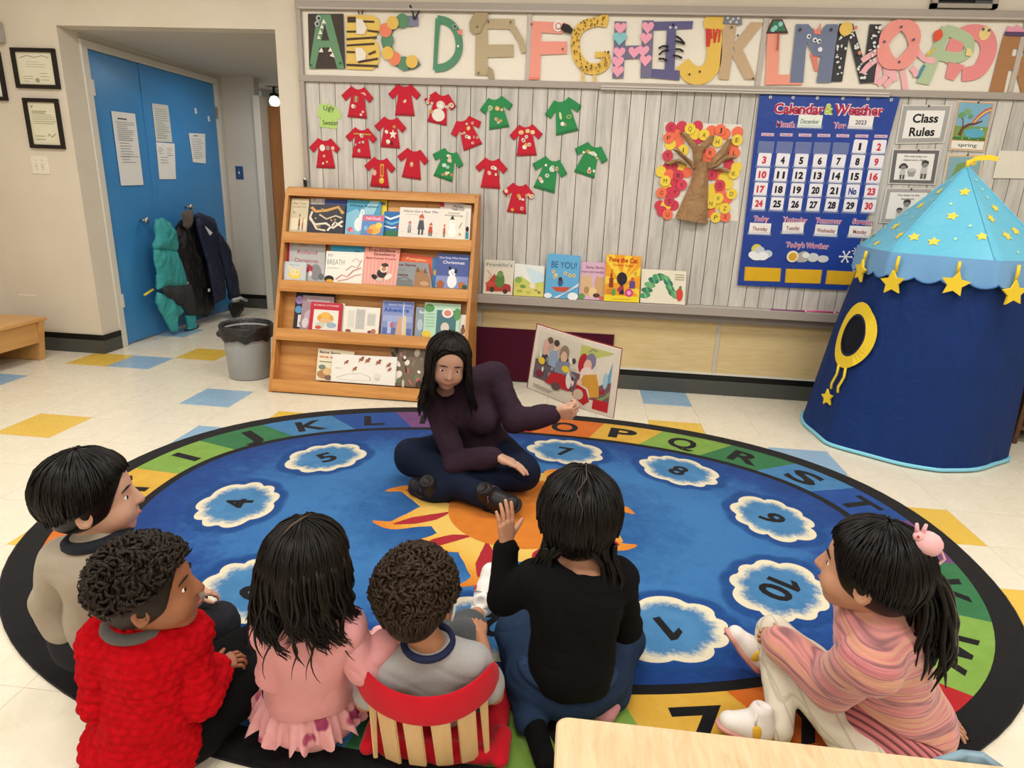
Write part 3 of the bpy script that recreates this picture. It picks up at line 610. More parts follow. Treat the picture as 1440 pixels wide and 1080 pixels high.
# ------------------------------------------------------------------ paper sweaters
SW = [(-.42, -.5), (-.3, -.5)]
def sweater(ctr, rot, colr, dark, label, deco, s=.205, lng=1.0):
    """short-sleeved paper sweater; deco in sweater units (-.5...5)"""
    X, Z = ctr; a = -math.radians(rot); ca, sa = math.cos(a), math.sin(a)
    t = thing('paper_sweater', label, 'paper sweater', (X, YB, Z), 'paper sweaters pinned to the planks')
    R = np.array([[ca, -sa], [sa, ca]])
    def mp(uv, h):
        q = (np.asarray(uv)@R.T)*s
        return np.c_[X+q[:, 0], YB-.004-.03*np.maximum(0, np.abs(np.asarray(uv)[:, 0])-.3)-h, Z+q[:, 1]]
    body = [(-.2, .47), (-.1, .405), (0, .385), (.1, .405), (.2, .47), (.5, .18), (.37, .03), (.2, .19), (.31, -.42*lng), (-.31, -.42*lng), (-.2, .19), (-.37, .03), (-.5, .18)]
    mb = MB(); V = mp(np.array(body), .0012); n = len(V); m = c(colr, .75)
    fs = [[0, 1, 10], [1, 2, 10], [2, 7, 10], [2, 3, 7], [3, 4, 7], [4, 5, 6, 7], [0, 10, 11, 12], [7, 8, 9, 10]]
    W2 = V+np.array([0, .0012, 0])
    mb.add(np.r_[V, W2], [f[::-1] for f in fs]+[[k+n for k in f] for f in fs]+[[i, (i+1) % n, (i+1) % n+n, i+n] for i in range(n)], m)
    mb.build('paper_body', t)
    it = [('p', [(-.31, -.42*lng), (.31, -.42*lng), (.295, -.35*lng), (-.295, -.35*lng)], dark)]
    for k in range(13): it.append(('l', [(-.28+k*.046, -.41*lng), (-.27+k*.045, -.36*lng)], .012, colr))
    art('hem_band', t, mp, it, .0002, .0016)
    art('cuff', t, mp, [('p', [(-.5, .18), (-.37, .03), (-.33, .07), (-.465, .215)], dark)], .0002, .0016)
    art('cuff', t, mp, [('p', [(.5, .18), (.465, .215), (.33, .07), (.37, .03)], dark)], .0002, .0016)
    for k, d in enumerate(deco): art(d[0], t, mp, d[1], .0002, .002+.0004*k)
RD, RDD, GN, GND = '#c41f33', '#9c1526', '#2f8a4f', '#1f6b3b'
def stk(n, seed, cols=('#e8e0cf', '#e2b7a0', '#cfd8c8', '#e9e4da', '#d9a24a'), box_=(-.2, .2, -.3, .3)):
    r = random.Random(seed); out = []
    for k in range(n):
        x, y = r.uniform(box_[0], box_[1]), r.uniform(box_[2], box_[3]); q = r.uniform(.035, .065)
        it = [('e', x, y, q, q*r.uniform(.7, 1.3), r.uniform(0, 3), r.choice(cols))]
        if r.random() < .6: it.append(('e', x+.005, y, q*.5, q*.55, r.choice(['#c9574e', '#6b8f5a', '#b08a52', '#e9dccb'])))
        out.append(('sticker', it))
    return out
CS = [(-1.444,1.751), (-1.142,1.772), (-0.9238,1.73), (-0.5617,1.715), (-0.7403,1.593), (-1.236,1.581), (-1.426,1.513), (-1.668,1.443), (-1.309,1.339), (-1.095,1.399), (-0.8753,1.402), (-0.589,1.36), (-0.3755,1.562), (-0.4129,1.215)]
C8 = [(-0.1484,1.707), (0.0189,1.461), (-0.2295,1.366)]
snow = [('snowman_sticker', [('e', .0, -.17, .2, .18, '#e9e3d6'), ('e', .02, .12, .13, .12, '#e9e3d6'), ('e', .02, .12, .105, .1, '#b7b39f'), ('e', .02, .12, .09, .085, '#efe9dd'), ('e', -.02, .15, .012, .012, '#332b26'), ('e', .06, .15, .012, .012, '#332b26')])]
DE = [
 (0, 3, RD, 'red paper sweater with a brown present sticker, left one of the top row', [('gift_sticker', [('r', -.12, .02, .03, .2, '#9c6a52'), ('l', [(-.05, .02), (-.05, .2)], .03, '#d8c08a')]), ('ribbon_sticker', [('p', [(.08, .3), (.3, .2), (.22, .32)], '#e3a7a0')])]+stk(4, 1, box_=(-.2, .2, -.35, -.05))),
 (1, 0, RD, 'plain red paper sweater with one small sticker, middle of the top row', [('sticker', [('p', [(-.06, -.02), (.02, .05), (.06, 0), (0, -.07)], '#e8c9b4')])]),
 (2, 10, RD, 'red paper sweater with a big white snowman on it', snow+stk(3, 31, box_=(-.38, -.25, .1, .3))+stk(3, 32, box_=(.2, .38, .05, .3))+stk(2, 33, box_=(-.25, -.2, -.3, 0))),
 (3, -10, GN, 'green paper sweater with a cluster of animal stickers, right of the snowman one', [('oval_sticker', [('e', -.2, .18, .09, .07, .2, '#c9d0b8'), ('e', -.2, .18, .07, .05, .2, '#8fae86')])]+stk(6, 4, box_=(-.05, .2, -.3, .2))),
 (4, -22, RD, 'tilted red paper sweater crowded with stickers', stk(10, 5, box_=(-.25, .25, -.3, .3))),
 (5, 2, RD, 'red paper sweater with a white star and dark scribble', [('star_sticker', [('p', [(.08, .12), (.11, .03), (.2, .02), (.13, -.05), (.16, -.15), (.08, -.09), (0, -.15), (.03, -.05), (-.04, .02), (.05, .03)], '#f0e6d6')]), ('scribble', [('p', [(.02, -.2), (.1, -.28), (.06, -.36), (-.02, -.3)], '#5b1a20')])]+stk(4, 6)),
 (6, 2, RD, 'red paper sweater with a gold stripe across the chest', [('gold_stripe', [('r', -.3, .26, .34, .3, '#c79a4a')])]+stk(7, 7, ('#efe6dc', '#e9c9b7', '#c9d2e0'))),
 (7, 0, RD, 'red paper sweater with four discs across the chest, lowest at the left', [('disc_sticker', [('e', -.3, .18, .06, .06, '#e6c9b8')]), ('star_sticker', [('p', ell(-.08, .18, .09, .1, 10)*1., '#efe8dc')]), ('disc_sticker', [('e', .1, .18, .065, .07, '#a88a86')]), ('disc_sticker', [('e', .26, .18, .06, .06, '#e1b9a8')])]+stk(3, 8, box_=(-.1, .2, -.35, -.05))),
 (8, 3, RD, 'red paper sweater with a yellow strip down the front, just above the bookcase', [('yellow_strip', [('r', .0, -.1, .12, .28, '#d9a53c'), ('r', .02, -.05, .1, .22, '#c8523a')]), ('leaf_sticker', [('e', -.18, .0, .07, .09, '#e4b6a0')]), ('duck_sticker', [('e', .06, -.22, .08, .09, '#e7c444'), ('e', .08, -.17, .04, .04, '#f0dc7a')])]),
 (9, 6, RD, 'plain red paper sweater with one round gold sticker in the middle', [('sticker', [('e', -.03, .0, .06, .08, '#d59a72'), ('e', -.03, .02, .03, .04, '#ead0b4')])]),
 (10, 16, GN, 'green paper sweater with a pale bow sticker, just right of the plain red one', [('bow_sticker', [('e', -.07, -.02, .07, .06, .3, '#cfe0da'), ('e', .05, -.04, .06, .05, .3, '#9ecdb6')])]+stk(5, 11, box_=(-.1, .25, -.35, -.15))+stk(4, 12, box_=(-.15, .1, .15, .35))),
 (11, 2, RD, 'red paper sweater with a few small round stickers, between the two green ones low down', stk(5, 13, box_=(-.15, .2, -.35, .2))),
 (12, -4, RD, 'red paper sweater with gold bows at the collar', [('bow_sticker', [('e', -.15, .25, .08, .06, '#e2c58e'), ('e', .05, .28, .07, .06, '#dfc28a'), ('e', .2, .24, .07, .06, '#e4cfa0')])]+stk(6, 14, box_=(-.12, .2, -.2, .12))),
 (13, 4, RD, 'red paper sweater hung lowest of all the sweaters, with patterned sleeves', stk(3, 15, ('#e9dccd', '#e3b38c'), (-.42, -.28, .08, .22))+stk(3, 16, ('#e9dccd', '#e3b38c'), (.25, .42, .08, .25))+stk(5, 17, box_=(-.18, .2, -.35, .2))),
]
for i, rot, k, lb, deco in DE: sweater(CS[i], rot, k, RDD if k == RD else GND, lb, deco)
for i, (rot, lb, deco) in enumerate(((-14, 'green paper sweater with a few gold outlines, uppermost green one at the right', [('ring_sticker', [('e', .12, -.02, .07, .05, '#b9b868'), ('e', .12, -.02, .05, .03, GN)]), ('leaf_sticker', [('e', -.1, .05, .035, .1, '#cdd8a8')])]+stk(2, 21, box_=(-.12, .1, -.3, -.1))),
        (16, 'green paper sweater farthest right, nearest the alphabet tree', stk(9, 22, box_=(-.25, .25, -.3, .25))), (13, 'green paper sweater with white and pink stickers, lowest one at the right', stk(10, 23, ('#ece5e0', '#e3b4ac', '#cfe0d2'), (-.2, .22, -.3, .25))))):
    sweater(C8[i], rot, GN, GND, lb, deco, .225 if i != 1 else .215)
nt_ = [(-1.693,1.735), (-1.653,1.746), (-1.587,1.728), (-1.547,1.678), (-1.562,1.652), (-1.582,1.657), (-1.581,1.596), (-1.7,1.606), (-1.688,1.661), (-1.71,1.667)]
note = cutout('paper_note', 'lime green paper sweater with handwriting at the left end of the sweaters', 'note', [('paper_body', '#b5d67a', [nt_])], Y=YB-.002)
def onplane(Y): return lambda uv, h: np.c_[np.asarray(uv)[:, 0], np.full(len(uv), Y)-h, np.asarray(uv)[:, 1]]
nc = np.array(nt_).mean(0)
art('handwriting', note, onplane(YB-.0042), [('t', 'Ugly', nc[0]-.0, nc[1]+.045, .03, .07, .0, '#1f2a1c'), ('t', 'Sweater', nc[0]+.005, nc[1]-.04, .03, .1, .0, '#1f2a1c')])

# ------------------------------------------------------------------ alphabet tree
tree = thing('alphabet_tree', 'paper tree artwork with a crumpled brown trunk and lettered leaf discs', 'artwork', (0.6796, YB, 1.4047))
sheet('white_backing', [(p[0], YB-.001, p[1]) for p in [(0.4517,1.695), (0.9079,1.695), (0.9614,1.138), (0.4828,1.137)]], (0, -.001, 0), c('#e7e0d4'), tree)
LC = {'r': '#cf3f55', 'o': '#ef7454', 'y': '#eed04a', 'p': '#d9455a'}
LV = [(530,125,'r','C'),(628,115,'r',''),(700,135,'y','Q'),(768,112,'r',''),(745,180,'y',''),(825,190,'y','A'),(890,155,'o',''),(970,145,'o','J'),(1015,180,'o',''),(1125,165,'o',''),(1120,235,'y','E'),(575,190,'o',''),(510,215,'o','F'),(600,260,'o',''),(525,275,'y',''),(500,375,'r','T'),(640,325,'y','I'),(945,250,'y','H'),(1035,315,'r',''),(1085,310,'o',''),(1098,350,'o','L'),(882,350,'o','R'),(820,365,'r',''),(850,395,'o',''),(1050,455,'r',''),(1115,480,'y',''),(1090,535,'y','K'),(500,480,'r',''),(440,515,'y',''),(515,545,'o',''),(560,490,'r',''),(637,490,'y',''),(675,525,'o',''),(595,550,'r','B'),(478,600,'y','M'),(490,640,'y',''),(570,610,'r',''),(625,635,'p','V'),(445,705,'o','G'),(520,700,'r',''),(565,700,'r','Y'),(515,780,'r','S'),(430,820,'r',''),(485,820,'y',''),(450,870,'r',''),(555,820,'r',''),(500,900,'o','U'),(770,225,'r',''),(895,545,'r','I'),(955,555,'o',''),(1005,570,'y',''),(1040,625,'y',''),(965,640,'r','O'),(905,670,'y',''),(970,690,'o',''),(885,735,'y',''),(950,755,'y','W'),(1035,755,'o',''),(1070,715,'y','D'),(885,800,'y','N'),(960,810,'y',''),(1010,845,'y','Z'),(885,880,'o',''),(930,925,'y','P'),(1015,920,'o','X')]
for k, (x, y, cc, L) in enumerate(LV):
    pass
LW = np.array([(0.4948,1.665), (0.5588,1.673), (0.6077,1.662), (0.6506,1.677), (0.6406,1.634), (0.694,1.63), (0.7339,1.653), (0.7854,1.661), (0.8176,1.64), (0.888,1.651), (0.8907,1.607), (0.529,1.625), (0.4876,1.607), (0.5505,1.581), (0.5017,1.57), (0.4918,1.505), (0.5817,1.54), (0.7775,1.594), (0.8418,1.555), (0.8742,1.559), (0.8861,1.534), (0.744,1.53), (0.7042,1.519), (0.7264,1.5), (0.8635,1.466), (0.9085,1.452), (0.8968,1.416), (0.4991,1.437), (0.461,1.413), (0.5137,1.395), (0.5401,1.432), (0.5918,1.434), (0.6198,1.412), (0.5679,1.394), (0.4925,1.359), (0.5034,1.333), (0.5554,1.354), (0.5944,1.339), (0.4774,1.288), (0.528,1.294), (0.5586,1.295), (0.5303,1.24), (0.4751,1.211), (0.5127,1.213), (0.4923,1.178), (0.5605,1.215), (0.5287,1.16), (0.6604,1.607), (0.7683,1.405), (0.809,1.4), (0.8435,1.391), (0.8715,1.356), (0.8228,1.345), (0.7852,1.324), (0.8304,1.312), (0.7772,1.28), (0.8225,1.269), (0.8794,1.271), (0.8993,1.298), (0.7826,1.237), (0.8339,1.233), (0.8705,1.211), (0.7892,1.184), (0.8234,1.155), (0.8804,1.161)])
order = [i for i in range(len(LV)) if not LV[i][3]]+[i for i in range(len(LV)) if LV[i][3]]
for n, i in enumerate(order):
    X, Z = LW[i]; y = YB-.0035-.0007*(n % 9)-(.0055 if LV[i][3] else 0); e = ell(X, Z, .0325, .0325, 14)
    o = MB().prism(np.c_[e[:, 0], np.full(14, y), e[:, 1]], (0, -.0009, 0), c(LC[LV[i][2]])).build('leaf_disc', tree)
    if LV[i][3]: art('leaf_letter', o, onplane(y-.0009), [('t', LV[i][3], X, Z, .026, {'I': .006}.get(LV[i][3], .02), .0, '#3a2a22')])
BAG = NT('brown_bag_paper', .75, .25); co = BAG.coord(); nb = BAG.noise(co, 9, 5, .7, .6); BAG.col(BAG.ramp(nb, [(.3, '#987450'), (.7, '#b8926a')])); BAG.bump(BAG.noise(co, 22, 4, .6, 1), .9, .02); BAG = BAG.m
def crumple(name, outl, bulge, seed, n=10):
    """paper strip between two edges, crumpled; outl: left edge and right edge points (X,Z)"""
    L, R_ = (np.array(p, float) for p in outl); m = len(L); rg = np.random.default_rng(seed); V = []
    for i in range(m):
        for j in range(n+1):
            s = j/n; p = L[i]*(1-s)+R_[i]*s
            V.append((p[0]+rg.normal(0, .0015), YB-.013-bulge*(math.sin(PI*s)**.7)+.006*math.sin(s*22+i*1.3+seed)*math.sin(PI*s)+rg.normal(0, .002), p[1]+rg.normal(0, .002)))
    F = [[i*(n+1)+j, i*(n+1)+j+1, (i+1)*(n+1)+j+1, (i+1)*(n+1)+j] for i in range(m-1) for j in range(n)]
    return mesh(name, V, F, BAG, tree, smooth=True)
crumple('trunk', ([(0.6661,1.476), (0.6565,1.443), (0.6493,1.391), (0.6419,1.338), (0.6191,1.271), (0.5934,1.196), (0.5754,1.141)], [(0.7325,1.478), (0.7411,1.446), (0.7475,1.394), (0.754,1.342), (0.7621,1.276), (0.7739,1.204), (0.7811,1.113)]), .05, 1)
for k, (a_, b_) in enumerate((([(0.5442,1.638), (0.5738,1.61), (0.6345,1.545), (0.6565,1.443)], [(0.5769,1.642), (0.6128,1.618), (0.6793,1.559), (0.6991,1.451)]),
        ([(0.7243,1.624), (0.6836,1.579), (0.6618,1.54), (0.6617,1.456)], [(0.7567,1.628), (0.7495,1.581), (0.7015,1.541), (0.6983,1.457)]),
        ([(0.8343,1.612), (0.8078,1.564), (0.7657,1.505), (0.7265,1.446)], [(0.8588,1.611), (0.8423,1.527), (0.802,1.48), (0.7463,1.436)]),
        ([(0.9003,1.512), (0.83,1.52), (0.7822,1.48), (0.7323,1.452)], [(0.8852,1.502), (0.8342,1.488), (0.7987,1.454), (0.7454,1.433)]),
        ([(0.874,1.438), (0.8392,1.449), (0.8061,1.448), (0.7705,1.44)], [(0.86,1.418), (0.826,1.423), (0.7983,1.432), (0.7746,1.434)]),
        ([(0.5181,1.541), (0.558,1.514), (0.6094,1.474), (0.648,1.43)], [(0.5548,1.543), (0.5917,1.512), (0.6353,1.481), (0.6624,1.45)]),
        ([(0.4762,1.463), (0.5214,1.48), (0.5608,1.488), (0.6035,1.467)], [(0.5115,1.448), (0.5436,1.462), (0.57,1.466), (0.6131,1.442)]))):
    crumple('branch', (a_, b_), .022, 10+k, 6)

# ------------------------------------------------------------------ calendar pocket chart
YC = 4.255
t = NT('blue_chart_nylon', .42, .4); co = t.coord(); t.col(t.mix(t.noise(co, 3, 4), '#16368a', '#2145a0')); t.bump(t.noise(co, 5, 4, .6, .5), .35, .02); NAVY = t.m
cq = [np.array((p[0], YC, p[1])) for p in [(1.009,0.7454), (1.677,0.75), (1.769,1.864), (0.985,1.861)]]
cal = thing('calendar_chart', 'blue Calendar and Weather pocket chart hanging on the board', 'calendar', (cq[0]+cq[1])/2)
MB().prism(cq, (0, .004, 0), NAVY).build('chart_cloth', cal)
cm = lambda x, y: None
CQ = quad_map(cq)
def onC(h0=0): return lambda uv, h: np.c_[np.asarray(uv)[:, 0], np.full(len(uv), YC-h-h0), np.asarray(uv)[:, 1]]
def ctext(name, s, ctr, w, h, colr, bold=.03, h0=.0, parent=None, edge=None):
    it = []
    if edge: it += [('t', s, ctr[0], ctr[1], h, w, bold+.055, edge)]
    it += [('t', s, ctr[0], ctr[1], h, w, bold, colr)]
    return art(name, parent or cal, onC(h0), it, .0004)
PK = '#e9c3d3'
q = [(1.22,1.789), (1.387,1.793), (1.555,1.792)]
ctext('title', 'Calendar', q[0], .285, .055, '#b02a4a', .03, 0, None, '#f0d3da'); ctext('title', '&', q[1], .05, .052, '#b7c64a', .03, 0, None, '#eff0d8'); ctext('title', 'Weather', q[2], .275, .055, '#b02a4a', .03, 0, None, '#f0d3da')
for s, p, wd in (('Month', [(1.157,1.703)][0], .108), ('Year', [(1.463,1.706)][0], .075), ('Today', [(1.096,1.159)][0], .095), ('Yesterday', [(1.296,1.161)][0], .148), ('Tomorrow', [(1.495,1.164)][0], .155), ('Season', [(1.692,1.168)][0], .12), ("Today's Weather", [(1.395,1.012)][0], .26)):
    ctext('heading', s, p, wd, .03, '#a8527c', .02, 0, None, '#ecd0de')
for k in range(6):
    p = [(1.046,1.846), (1.174,1.847), (1.31,1.848), (1.453,1.85), (1.591,1.852), (1.721,1.849)][k]
    g = MB(); g.lathe([(.004, 0), (.009, 0), (.009, .002), (.004, .002)], (0, 0, 0), c('#d9d9d6', .3), 12); V = np.array(g.V); g.V = [(p[0]+v[0], YC-.003+v[2]*-1, p[1]+v[1]) for v in V]; g.build('grommet', cal)
gr = [(-3.043,0.6472)] if False else None
G = {k: np.array(v) for k, v in zip(('a', 'b', 'c', 'd'), [(1.063,1.501), (1.705,1.511), (1.068,1.249), (1.71,1.26)])}
def cell(col, row):
    u = col/6; v = (row-1)/3
    return G['a']*(1-u)*(1-v)+G['b']*u*(1-v)+G['c']*(1-u)*v+G['d']*u*v
CLR = NT('clear_vinyl', .12, .5); CLR.col('#c9d4ea'); CLR.b.inputs['Alpha'].default_value = .14; CLR = CLR.m
for k, dname in enumerate(('Sunday', 'Monday', 'Tuesday', 'Wednesday', 'Thursday', 'Friday', 'Saturday')):
    p = cell(k, -.02)+np.array([0, .056])
    dl = MB(); dl.box((p[0]-.036, YC-.002, p[1]-.0085), (p[0]+.036, YC-.0005, p[1]+.0085), c('#dcbcd0')); o = dl.build('weekday_label', cal)
    art('weekday_text', o, onC(.002), [('t', dname, p[0], p[1], .011, .056, .0, '#8a4a78')])
for row in range(5):
    for col in range(7):
        p = cell(col, row)
        if row == 0: p = cell(col, 0)+np.array([0, .0])
        mb = MB(); mb.box((p[0]-.046, YC-.0035, p[1]-.048), (p[0]+.046, YC-.0028, p[1]+(.02 if row == 0 and col < 5 else -.03)), CLR); mb.build('clear_pocket', cal)
        n = row*7+col-4
        if row == 0 and col < 5:
            r = random.Random(col); it = []
            continue
        if n < 1 or n > 30: continue
        red = col in (0, 6); s = 'No' if n == 22 else str(n)
        DAY = ('Sunday', 'Monday', 'Tuesday', 'Wednesday', 'Thursday', 'Friday', 'Saturday')[col]; ROW = ('top', 'second', 'third', 'fourth', 'bottom')[row]
        lb = 'white date card printed %s in %s, %s row under %s' % (s, 'blue' if n == 22 else 'red' if red else 'black', ROW, DAY)
        a = random.Random(n).uniform(-.03, .03); hw = .0385
        dc = thing('date_card', lb, 'card', (p[0], YC, p[1]), 'date cards in the calendar pockets')
        mb = MB(); cs = [(-hw, -hw), (hw, -hw), (hw, hw), (-hw, hw)]; ch = .006
        octo = [(-hw+ch, -hw), (hw-ch, -hw), (hw, -hw+ch), (hw, hw-ch), (hw-ch, hw), (-hw+ch, hw), (-hw, hw-ch), (-hw, -hw+ch)]
        P = [(p[0]+x*math.cos(a)-z*math.sin(a), YC-.0008, p[1]+x*math.sin(a)+z*math.cos(a)) for x, z in octo]
        mb.prism(P, (0, -.0014, 0), c('#efeaf0')); mb.build('card', dc)
        ctext('date_number', s, p, {1: .014}.get(n, .024) if len(s) == 1 else .046, .038, '#33408f' if s == 'No' else ('#d23545' if red else '#17171b'), .05, .0024, dc)
def wcard(name, label, px, wd, hg, s, tcol, tw, rot=0, colr='#efe9e4'):
    p = px; w_ = thing(name, label, 'card', (p[0], YC, p[1]), 'word cards in the calendar pockets')
    ca, sa = math.cos(rot), math.sin(rot)
    P = [(p[0]+x*ca-z*sa, YC-.0008, p[1]+x*sa+z*ca) for x, z in ((-wd/2, -hg/2), (wd/2, -hg/2), (wd/2, hg/2), (-wd/2, hg/2))]
    MB().prism(P, (0, -.0014, 0), c(colr)).build('card', w_)
    art('card_word', w_, lambda uv, h: np.c_[p[0]+np.asarray(uv)[:, 0]*ca-np.asarray(uv)[:, 1]*sa, np.full(len(uv), YC-.0024-h), p[1]+np.asarray(uv)[:, 0]*sa+np.asarray(uv)[:, 1]*ca], [('t', s, 0, 0, .024, tw, .02, tcol)])
    MB().box((p[0]-wd/2-.008, YC-.0036, p[1]-hg/2-.006), (p[0]+wd/2+.008, YC-.003, p[1]-hg*.28), CLR).build('clear_pocket', cal)
wcard('month_card', 'pale word card reading December beside Month on the chart', [(1.291,1.722)][0], .135, .07, 'December', '#6f8a7c', .105, 0, '#e9ece2')
wcard('year_card', 'white word card reading 2023 beside Year on the chart', [(1.577,1.725)][0], .135, .07, '2023', '#5a4a78', .062, 0)
wcard('day_card', 'white word card reading Thursday under Today', [(1.096,1.099)][0], .128, .068, 'Thursday', '#94504f', .09)
wcard('day_card', 'white word card reading Tuesday under Yesterday', [(1.292,1.112)][0], .125, .068, 'Tuesday', '#94504f', .08, .06)
wcard('day_card', 'white word card reading Wednesday under Tomorrow', [(1.489,1.106)][0], .132, .068, 'Wednesday', '#94504f', .11)
wcard('day_card', 'white word card reading Monday under Season', [(1.687,1.107)][0], .128, .068, 'Monday', '#94504f', .08)
def cblob(name, label, cat, layers, group='weather pictures on the chart'):
    allp = np.concatenate([np.array(p) for _, _, ps in layers for p in ps]); ctr = allp.mean(0)
    w_ = thing(name, label, cat, (ctr[0], YC, ctr[1]), group); y = YC-.001
    for nm, colr, ps in layers:
        mb = MB()
        for k, p in enumerate(ps):
            p = np.array(p); mb.prism(np.c_[p[:, 0], np.full(len(p), y-.0002*k), p[:, 1]], (0, -.0012, 0), c(colr))
        mb.build(nm, w_); y -= .0018+.0002*len(ps)
q = [(1.094,0.9761), (1.074,0.9401), (1.113,0.9683), (1.163,0.9488), (1.135,0.9343), (1.101,0.9283)]
cblob('weather_picture', 'sun behind white clouds weather picture at the left of the chart', 'picture', [('sun_disc', '#d9cf52', [ell(*q[0], .032, .03)]), ('back_cloud', '#c9cfd9', [ell(*q[2], .03, .024), ell(*q[3], .03, .024)]), ('front_cloud', '#eef0f2', [ell(*q[1], .026, .022), ell(*q[4], .036, .026), ell(*q[5], .04, .022)])])
q = [(1.315,0.9409), (1.383,0.9421), (1.439,0.9404), (1.499,0.9347), (1.394,0.9513), (1.363,0.9367)]
cblob('weather_picture', 'row of sunny to cloudy weather discs in the middle of the chart', 'picture', [('cloud_discs', '#b9b3a8', [ell(*q[1], .035, .034), ell(*q[5], .03, .03)]), ('pale_clouds', '#cfd2d3', [ell(*q[2], .034, .028), ell(*q[3], .034, .022)]), ('white_patch', '#e9e9e6', [ell(*q[4], .022, .018)]), ('sun_ring', '#efe3c4', [ell(*q[0], .036, .036)]), ('sun_disc', '#dca62f', [ell(*q[0], .024, .024)])])
q = [(1.631,0.9542), (1.683,0.9913), (1.692,0.9442)]
def flake(ct, r):
    out = []
    for k in range(6):
        a = k*PI/3; out.append(band([(ct[0], ct[1]), (ct[0]+r*math.cos(a)*.6, ct[1]+r*math.sin(a)*.6), (ct[0]+r*math.cos(a), ct[1]+r*math.sin(a))], r*.22)); out.append(ell(ct[0]+r*math.cos(a), ct[1]+r*math.sin(a), r*.2, r*.2, 8))
    return out
cblob('weather_picture', 'three white snowflakes at the right of the chart', 'picture', [('snowflake', '#e6e9f2', flake(q[0], .034)), ('snowflake', '#dfe4f0', flake(q[1], .02)), ('snowflake', '#dfe4f0', flake(q[2], .018))])
for k, pts in enumerate(([(1.045,0.7753), (1.266,0.7808), (1.26,0.8647), (1.039,0.8633)], [(1.295,0.7761), (1.511,0.7814), (1.508,0.8675), (1.289,0.8637)], [(1.54,0.7804), (1.775,0.7843), (1.766,0.866), (1.537,0.8665)])):
    y = YC; P = np.array(pts); ctr = P.mean(0)
    mb = MB(); mb.prism(np.c_[P[:, 0], np.full(4, y-.0006), P[:, 1]], (0, -.001, 0), c('#caa03a')); o = mb.build('yellow_pocket_edge', cal)
    P2 = ctr+(P-ctr)*.94; mb = MB(); mb.prism(np.c_[P2[:, 0], np.full(4, y-.0016), P2[:, 1]], (0, -.0012, 0), fabric('#e0b024', .6, 20, .1)); mb.build('yellow_pocket', cal)
# ------------------------------------------------------------------ posters to the right of the chart
LAM = NT('laminate', .12, .5); LAM.col('#dcd7cf'); LAM = LAM.m
def poster(name, label, pts, items, edge=.06, paper='#ebe7e2', band_=None, Y=4.264):
    P = np.array(pts); Q = np.c_[P[:, 0], np.full(4, Y), P[:, 1]]; t = thing(name, label, 'poster', Q[:2].mean(0))
    MB().prism(Q, (0, -.0012, 0), LAM).build('laminate_pouch', t)
    ct = Q.mean(0); Q2 = ct+(Q-ct)*np.array([1-edge, 1, 1-edge]); Q2[:, 1] = Y-.0014
    MB().prism(Q2, (0, -.0006, 0), c(paper)).build('paper_sheet', t)
    Q3 = Q2.copy(); Q3[:, 1] = Y-.002
    art('poster_print', t, quad_map(Q3), items)
    p = (Q[2]+Q[3])/2; MB().ball((p[0]+.01, Y-.004, p[2]-.006), (.006, .004, .006), c('#4b4a4a', .4), 8).build('push_pin', t)
    return t
GB = '#a9a6a4'
poster('class_rules_sign', 'laminated sign reading Class Rules in a grey border', [(1.795,1.614), (2.064,1.628), (2.063,1.832), (1.791,1.827)],
    [('r', 0, 0, 1, 1, GB), ('r', .09, .12, .91, .88, '#eeebe6'), ('t', 'Class', .52, .67, .24, .55, .03, '#1a1a1c'), ('t', 'Rules', .5, .3, .24, .55, .03, '#1a1a1c')])
KID = '#5b5a5b'
def kid(u, v, s, long_=False):
    o = [('e', u, v+.12*s, .055*s, .075*s, '#8d8b8a'), ('p', [(u-.06*s, v+.2*s), (u, v+.23*s), (u+.06*s, v+.2*s), (u+.062*s, v+.11*s), (u+.03*s, v+.16*s), (u-.03*s, v+.16*s), (u-.062*s, v+.11*s)], '#3c3b3c'),
         ('p', [(u-.05*s, v+.05*s), (u+.05*s, v+.05*s), (u+.06*s, v-.12*s), (u-.06*s, v-.12*s)], '#c9c6c2'), ('r', u-.05*s, v-.22*s, u-.01*s, v-.1*s, KID), ('r', u+.01*s, v-.22*s, u+.05*s, v-.1*s, KID)]
    if long_: o += [('e', u-.07*s, v+.12*s, .02*s, .05*s, '#3c3b3c'), ('e', u+.07*s, v+.12*s, .02*s, .05*s, '#3c3b3c')]
    return o
poster('class_rules_sign', 'laminated sign with two grey children tidying a bin, below Class Rules', [(1.797,1.391), (2.064,1.395), (2.055,1.592), (1.786,1.586)],
    [('r', 0, 0, 1, 1, '#6d6b6b'), ('r', .085, .1, .915, .9, '#eeebe6'), ('t', 'We help keep our', .5, .82, .055, .52, .02, '#38373a'), ('t', 'classroom clean.', .5, .71, .055, .52, .02, '#38373a'),
     ('p', [(.36, .38), (.56, .38), (.52, .2), (.4, .2)], '#a19f9c'), ('e', .46, .4, .09, .06, '#c5c2be')]+kid(.26, .36, 1.1, True)+kid(.73, .42, 1.25))
poster('class_rules_sign', 'laminated sign of a teacher and pupil half hidden by the tent roof', [(1.791,1.163), (2.067,1.171), (2.06,1.375), (1.792,1.368)],
    [('r', 0, 0, 1, 1, GB), ('r', .085, .1, .915, .9, '#eeebe6'), ('t', 'We listen to the', .5, .82, .055, .5, .02, '#38373a'), ('t', 'teachers.', .5, .71, .055, .3, .02, '#38373a')]+kid(.5, .4, 1.3)+kid(.36, .22, 1.0))
